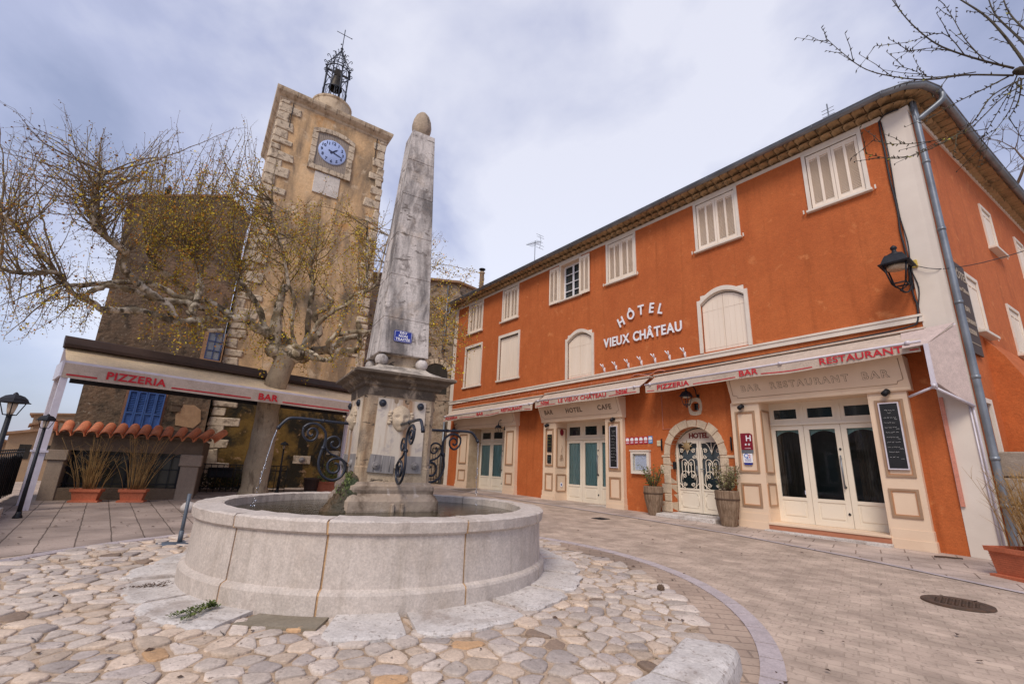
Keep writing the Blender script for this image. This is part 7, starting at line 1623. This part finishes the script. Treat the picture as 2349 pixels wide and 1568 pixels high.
for (q, dens) in ends:
    _x, _y = pix(q); top = _y < (375 if _x < 600 else 450 if _x < 880 else 560)+rng.normal(0, 35)
    lft = q[0] < -7.3 and q[1] < 9.4; m_ = int(rng.random() < .8) if top else rng.integers(0, 5) if lft else rng.integers(0, 6)
    bare_ = top and rng.random() < .75
    for k in range(m_):
        c = q+rng.normal(0, .010 if bare_ else .042, 3); e = rng.normal(0, 1, 3); e /= np.linalg.norm(e); s_ = np.cross(e, rng.normal(0, 1, 3)); s_ /= np.linalg.norm(s_)+1e-9; L = rng.uniform(.028, .060)*(.75 if top else .68 if lft else 1); w = L*.36
        lf.add([c, c+e*L*.5+s_*w, c+e*L, c+e*L*.5-s_*w], [(0, 1, 2, 3)]); v = rng.uniform(.55, 1.25); t_ = rng.random()
        if q[0] < -7.6 and q[1] < 9.3: t_ += .22
        cc = (v*.34, v*.22, v*1.6) if bare_ else (v, v, v) if t_ < .66 else (v*1.05, v*.60, v*.9) if t_ < .92 else (v*.5, v*.30, v*.8); lf.col += [(*cc, 1)]*4
    if rng.random() < .012:
        k0 = len(lf.v); lf.sphere(tuple(q-np.array([0, 0, .05])), .020, 6, 5); lf.col += [(.45, .25, .3, 1)]*(len(lf.v)-k0)
lf.build('leaf_buds', M['leaf'], TREE, fix=False)
# ---- tree at the upper right, trunk just outside the view
R2 = [([(4.41,3.29,4.77),(4.08,3.38,4.85),(3.87,3.48,4.89),(3.65,3.56,4.98),(3.42,3.65,5.16),(3.24,3.68,5.39),(3.09,3.67,5.56)],0.012),
([(4.42,3.28,4.84),(4.25,3.33,4.96),(4.06,3.40,5.14),(3.91,3.43,5.29),(3.76,3.45,5.54),(3.63,3.44,5.80),(3.61,3.46,6.00)],0.014),
([(4.50,3.24,4.78),(4.46,3.28,5.12),(4.38,3.33,5.49),(4.30,3.43,5.83),(4.2,3.5,6.1)],0.02),([(4.60,3.18,4.74),(4.62,3.34,5.29),(4.65,3.47,5.73),(4.64,3.47,6.08)],0.018),
([(4.25,3.33,4.94),(4.20,3.40,5.29),(4.17,3.43,5.60),(4.15,3.45,5.78)],0.008),([(4.10,3.36,5.06),(3.96,3.37,5.32),(3.73,3.48,5.33),(3.49,3.58,5.38)],0.007),
([(4.39,3.31,4.78),(4.23,3.36,4.70),(4.01,3.47,4.61),(3.85,3.65,4.54)],0.01),([(4.53,3.23,4.74),(4.09,3.22,4.48),(3.83,3.22,4.17),(3.53,3.25,3.96),(3.28,3.36,3.90),(3.06,3.43,3.99)],0.009),
([(4.62,3.18,4.70),(4.22,3.23,4.50),(3.87,3.32,4.17),(3.61,3.46,4.16),(3.40,3.53,4.19),(3.31,3.61,4.29)],0.008),([(4.70,3.13,4.69),(4.62,3.22,5.11),(4.62,3.34,5.57),(4.70,3.40,5.98)],0.018),
([(4.20,3.39,4.90),(3.95,3.54,4.98),(3.79,3.56,5.08),(3.65,3.56,5.12)],0.006),([(4.42,3.27,4.76),(4.46,3.39,4.69),(4.47,3.54,4.58),(4.46,3.71,4.43)],0.008),([(4.43,3.26,4.70),(4.48,3.36,4.57),(4.51,3.49,4.49)],0.01),
([(4.06,3.40,5.14),(3.90,3.44,5.22),(3.73,3.48,5.22),(3.64,3.43,5.19)],0.006),([(4.42,3.27,4.72),(4.36,3.35,4.45),(4.22,3.5,4.2)],.007),([(4.5,3.25,4.74),(4.62,3.3,4.5),(4.7,3.4,4.35)],.009)]
T2 = thing('budding_tree', 'leafless young plane tree reaching in from the right edge, its twigs dotted with buds', 'tree', 'W', (5.9, 2.3, gz(0, 2.3)))
mb = MB(); mb.tube(smooth_pts([(5.9, 2.3, 0), (5.92, 2.32, 1.5), (5.85, 2.4, 3.0), (5.75, 2.5, 3.9)], 4), .14, 12); mb.build('trunk', M['bark'], T2)
mb = MB(); mb.tube(smooth_pts([(5.78, 2.45, 3.7), (5.4, 2.75, 4.25), (4.9, 3.05, 4.62), (4.43, 3.27, 4.8)], 4), [.09-.0045*i for i in range(13)], 10); mb.sphere((4.43, 3.27, 4.8), .034, 10, 8, (1, 1, .8)); mb.build('limbs', M['twigd'], T2)
mb = MB(); bu = MB(); gl = MB(); random.seed(17)
def bud(p, d):
    p = Vector(p); d = Vector(d).normalized(); mb.tube([p, p+d*.012, p+d*.032], [.0035, .006, .0012], 5)
for (pts, r) in R2:
    sp_ = smooth_pts(pts, 4); m_ = len(sp_); mb.tube(sp_, [max(.0028, r*.74*(1-.78*i/m_)) for i in range(m_)], 6)
    for i in range(2, m_):
        tdir = (sp_[i]-sp_[i-1]).normalized(); o_ = Vector([random.gauss(0, 1) for _ in range(3)]); o_ = (o_-tdir*o_.dot(tdir)).normalized(); bud(sp_[i], tdir*.6+o_)
        if random.random() < .5: bud((sp_[i]+sp_[i-1])/2, tdir*.6-o_)
        if random.random() < .34 and r < .025:
            e = sp_[i]+tdir*random.uniform(.08, .34)+o_*random.uniform(.05, .18)+Vector((0, 0, random.uniform(-.05, .08))); mb.tube([sp_[i], (sp_[i]+e)/2+o_*.01, e], [.0038, .003, .002], 4)
            for f in (.4, .75, 1): bud(sp_[i].lerp(e, f), o_)
        if random.random() < (.30 if sp_[i].z < 4.6 else .06):
            for k in range(6):
                e = Vector([random.gauss(0, 1) for _ in range(3)]).normalized()*random.uniform(.018, .034); s_ = e.orthogonal().normalized()*e.length*.3; gl.add([sp_[i], sp_[i]+e*.5+s_, sp_[i]+e, sp_[i]+e*.5-s_], [(0, 1, 2, 3)])
mb.build('twigs', M['twigd'], T2, fix=False); gl.build('leaf_tufts', M['leafb'], T2, fix=False)
# ---- bare trees on the slope behind the side wall
def bare(x, y, z0_, h, label, seed):
    random.seed(seed); t = thing('bare_tree', label, 'tree', 'W', (x, y, z0_), 'bare dark trees on the slope behind the hotel'); tr_ = MB(); cr_ = MB()
    def grow(p, d, L, r, dep):
        q = p+d*L; (tr_ if dep > 3 else cr_).tube([p, (p+q)/2+Vector((random.gauss(0, .03), random.gauss(0, .03), 0))*L, q], [r, r*.85, r*.7], 5 if dep > 2 else 3, cap=False)
        if dep == 0: return
        for k in range(3 if dep > 1 else 4):
            nd = (d+Vector((random.gauss(0, .5), random.gauss(0, .5), random.gauss(.05, .35)))).normalized(); grow(q, nd, L*random.uniform(.62, .85), r*.62, dep-1)
    grow(Vector((x, y, z0_)), Vector((0, 0, 1)), h*.3, h*.018, 5); tr_.build('trunk', M['twig'], t, fix=False); cr_.build('crown', M['twig'], t, fix=False)
bare(27.5, 22.0, 14.8, 7.5, 'bare dark tree on the slope above the hotel side roof', 3)
bare(30.0, 20.0, 14.5, 7.0, 'second bare tree on the slope at the right edge, lower down', 8)
bare(26.2, 23.4, 14.8, 6.0, 'smaller bare bush-like tree on the slope nearest the hotel roof', 12)
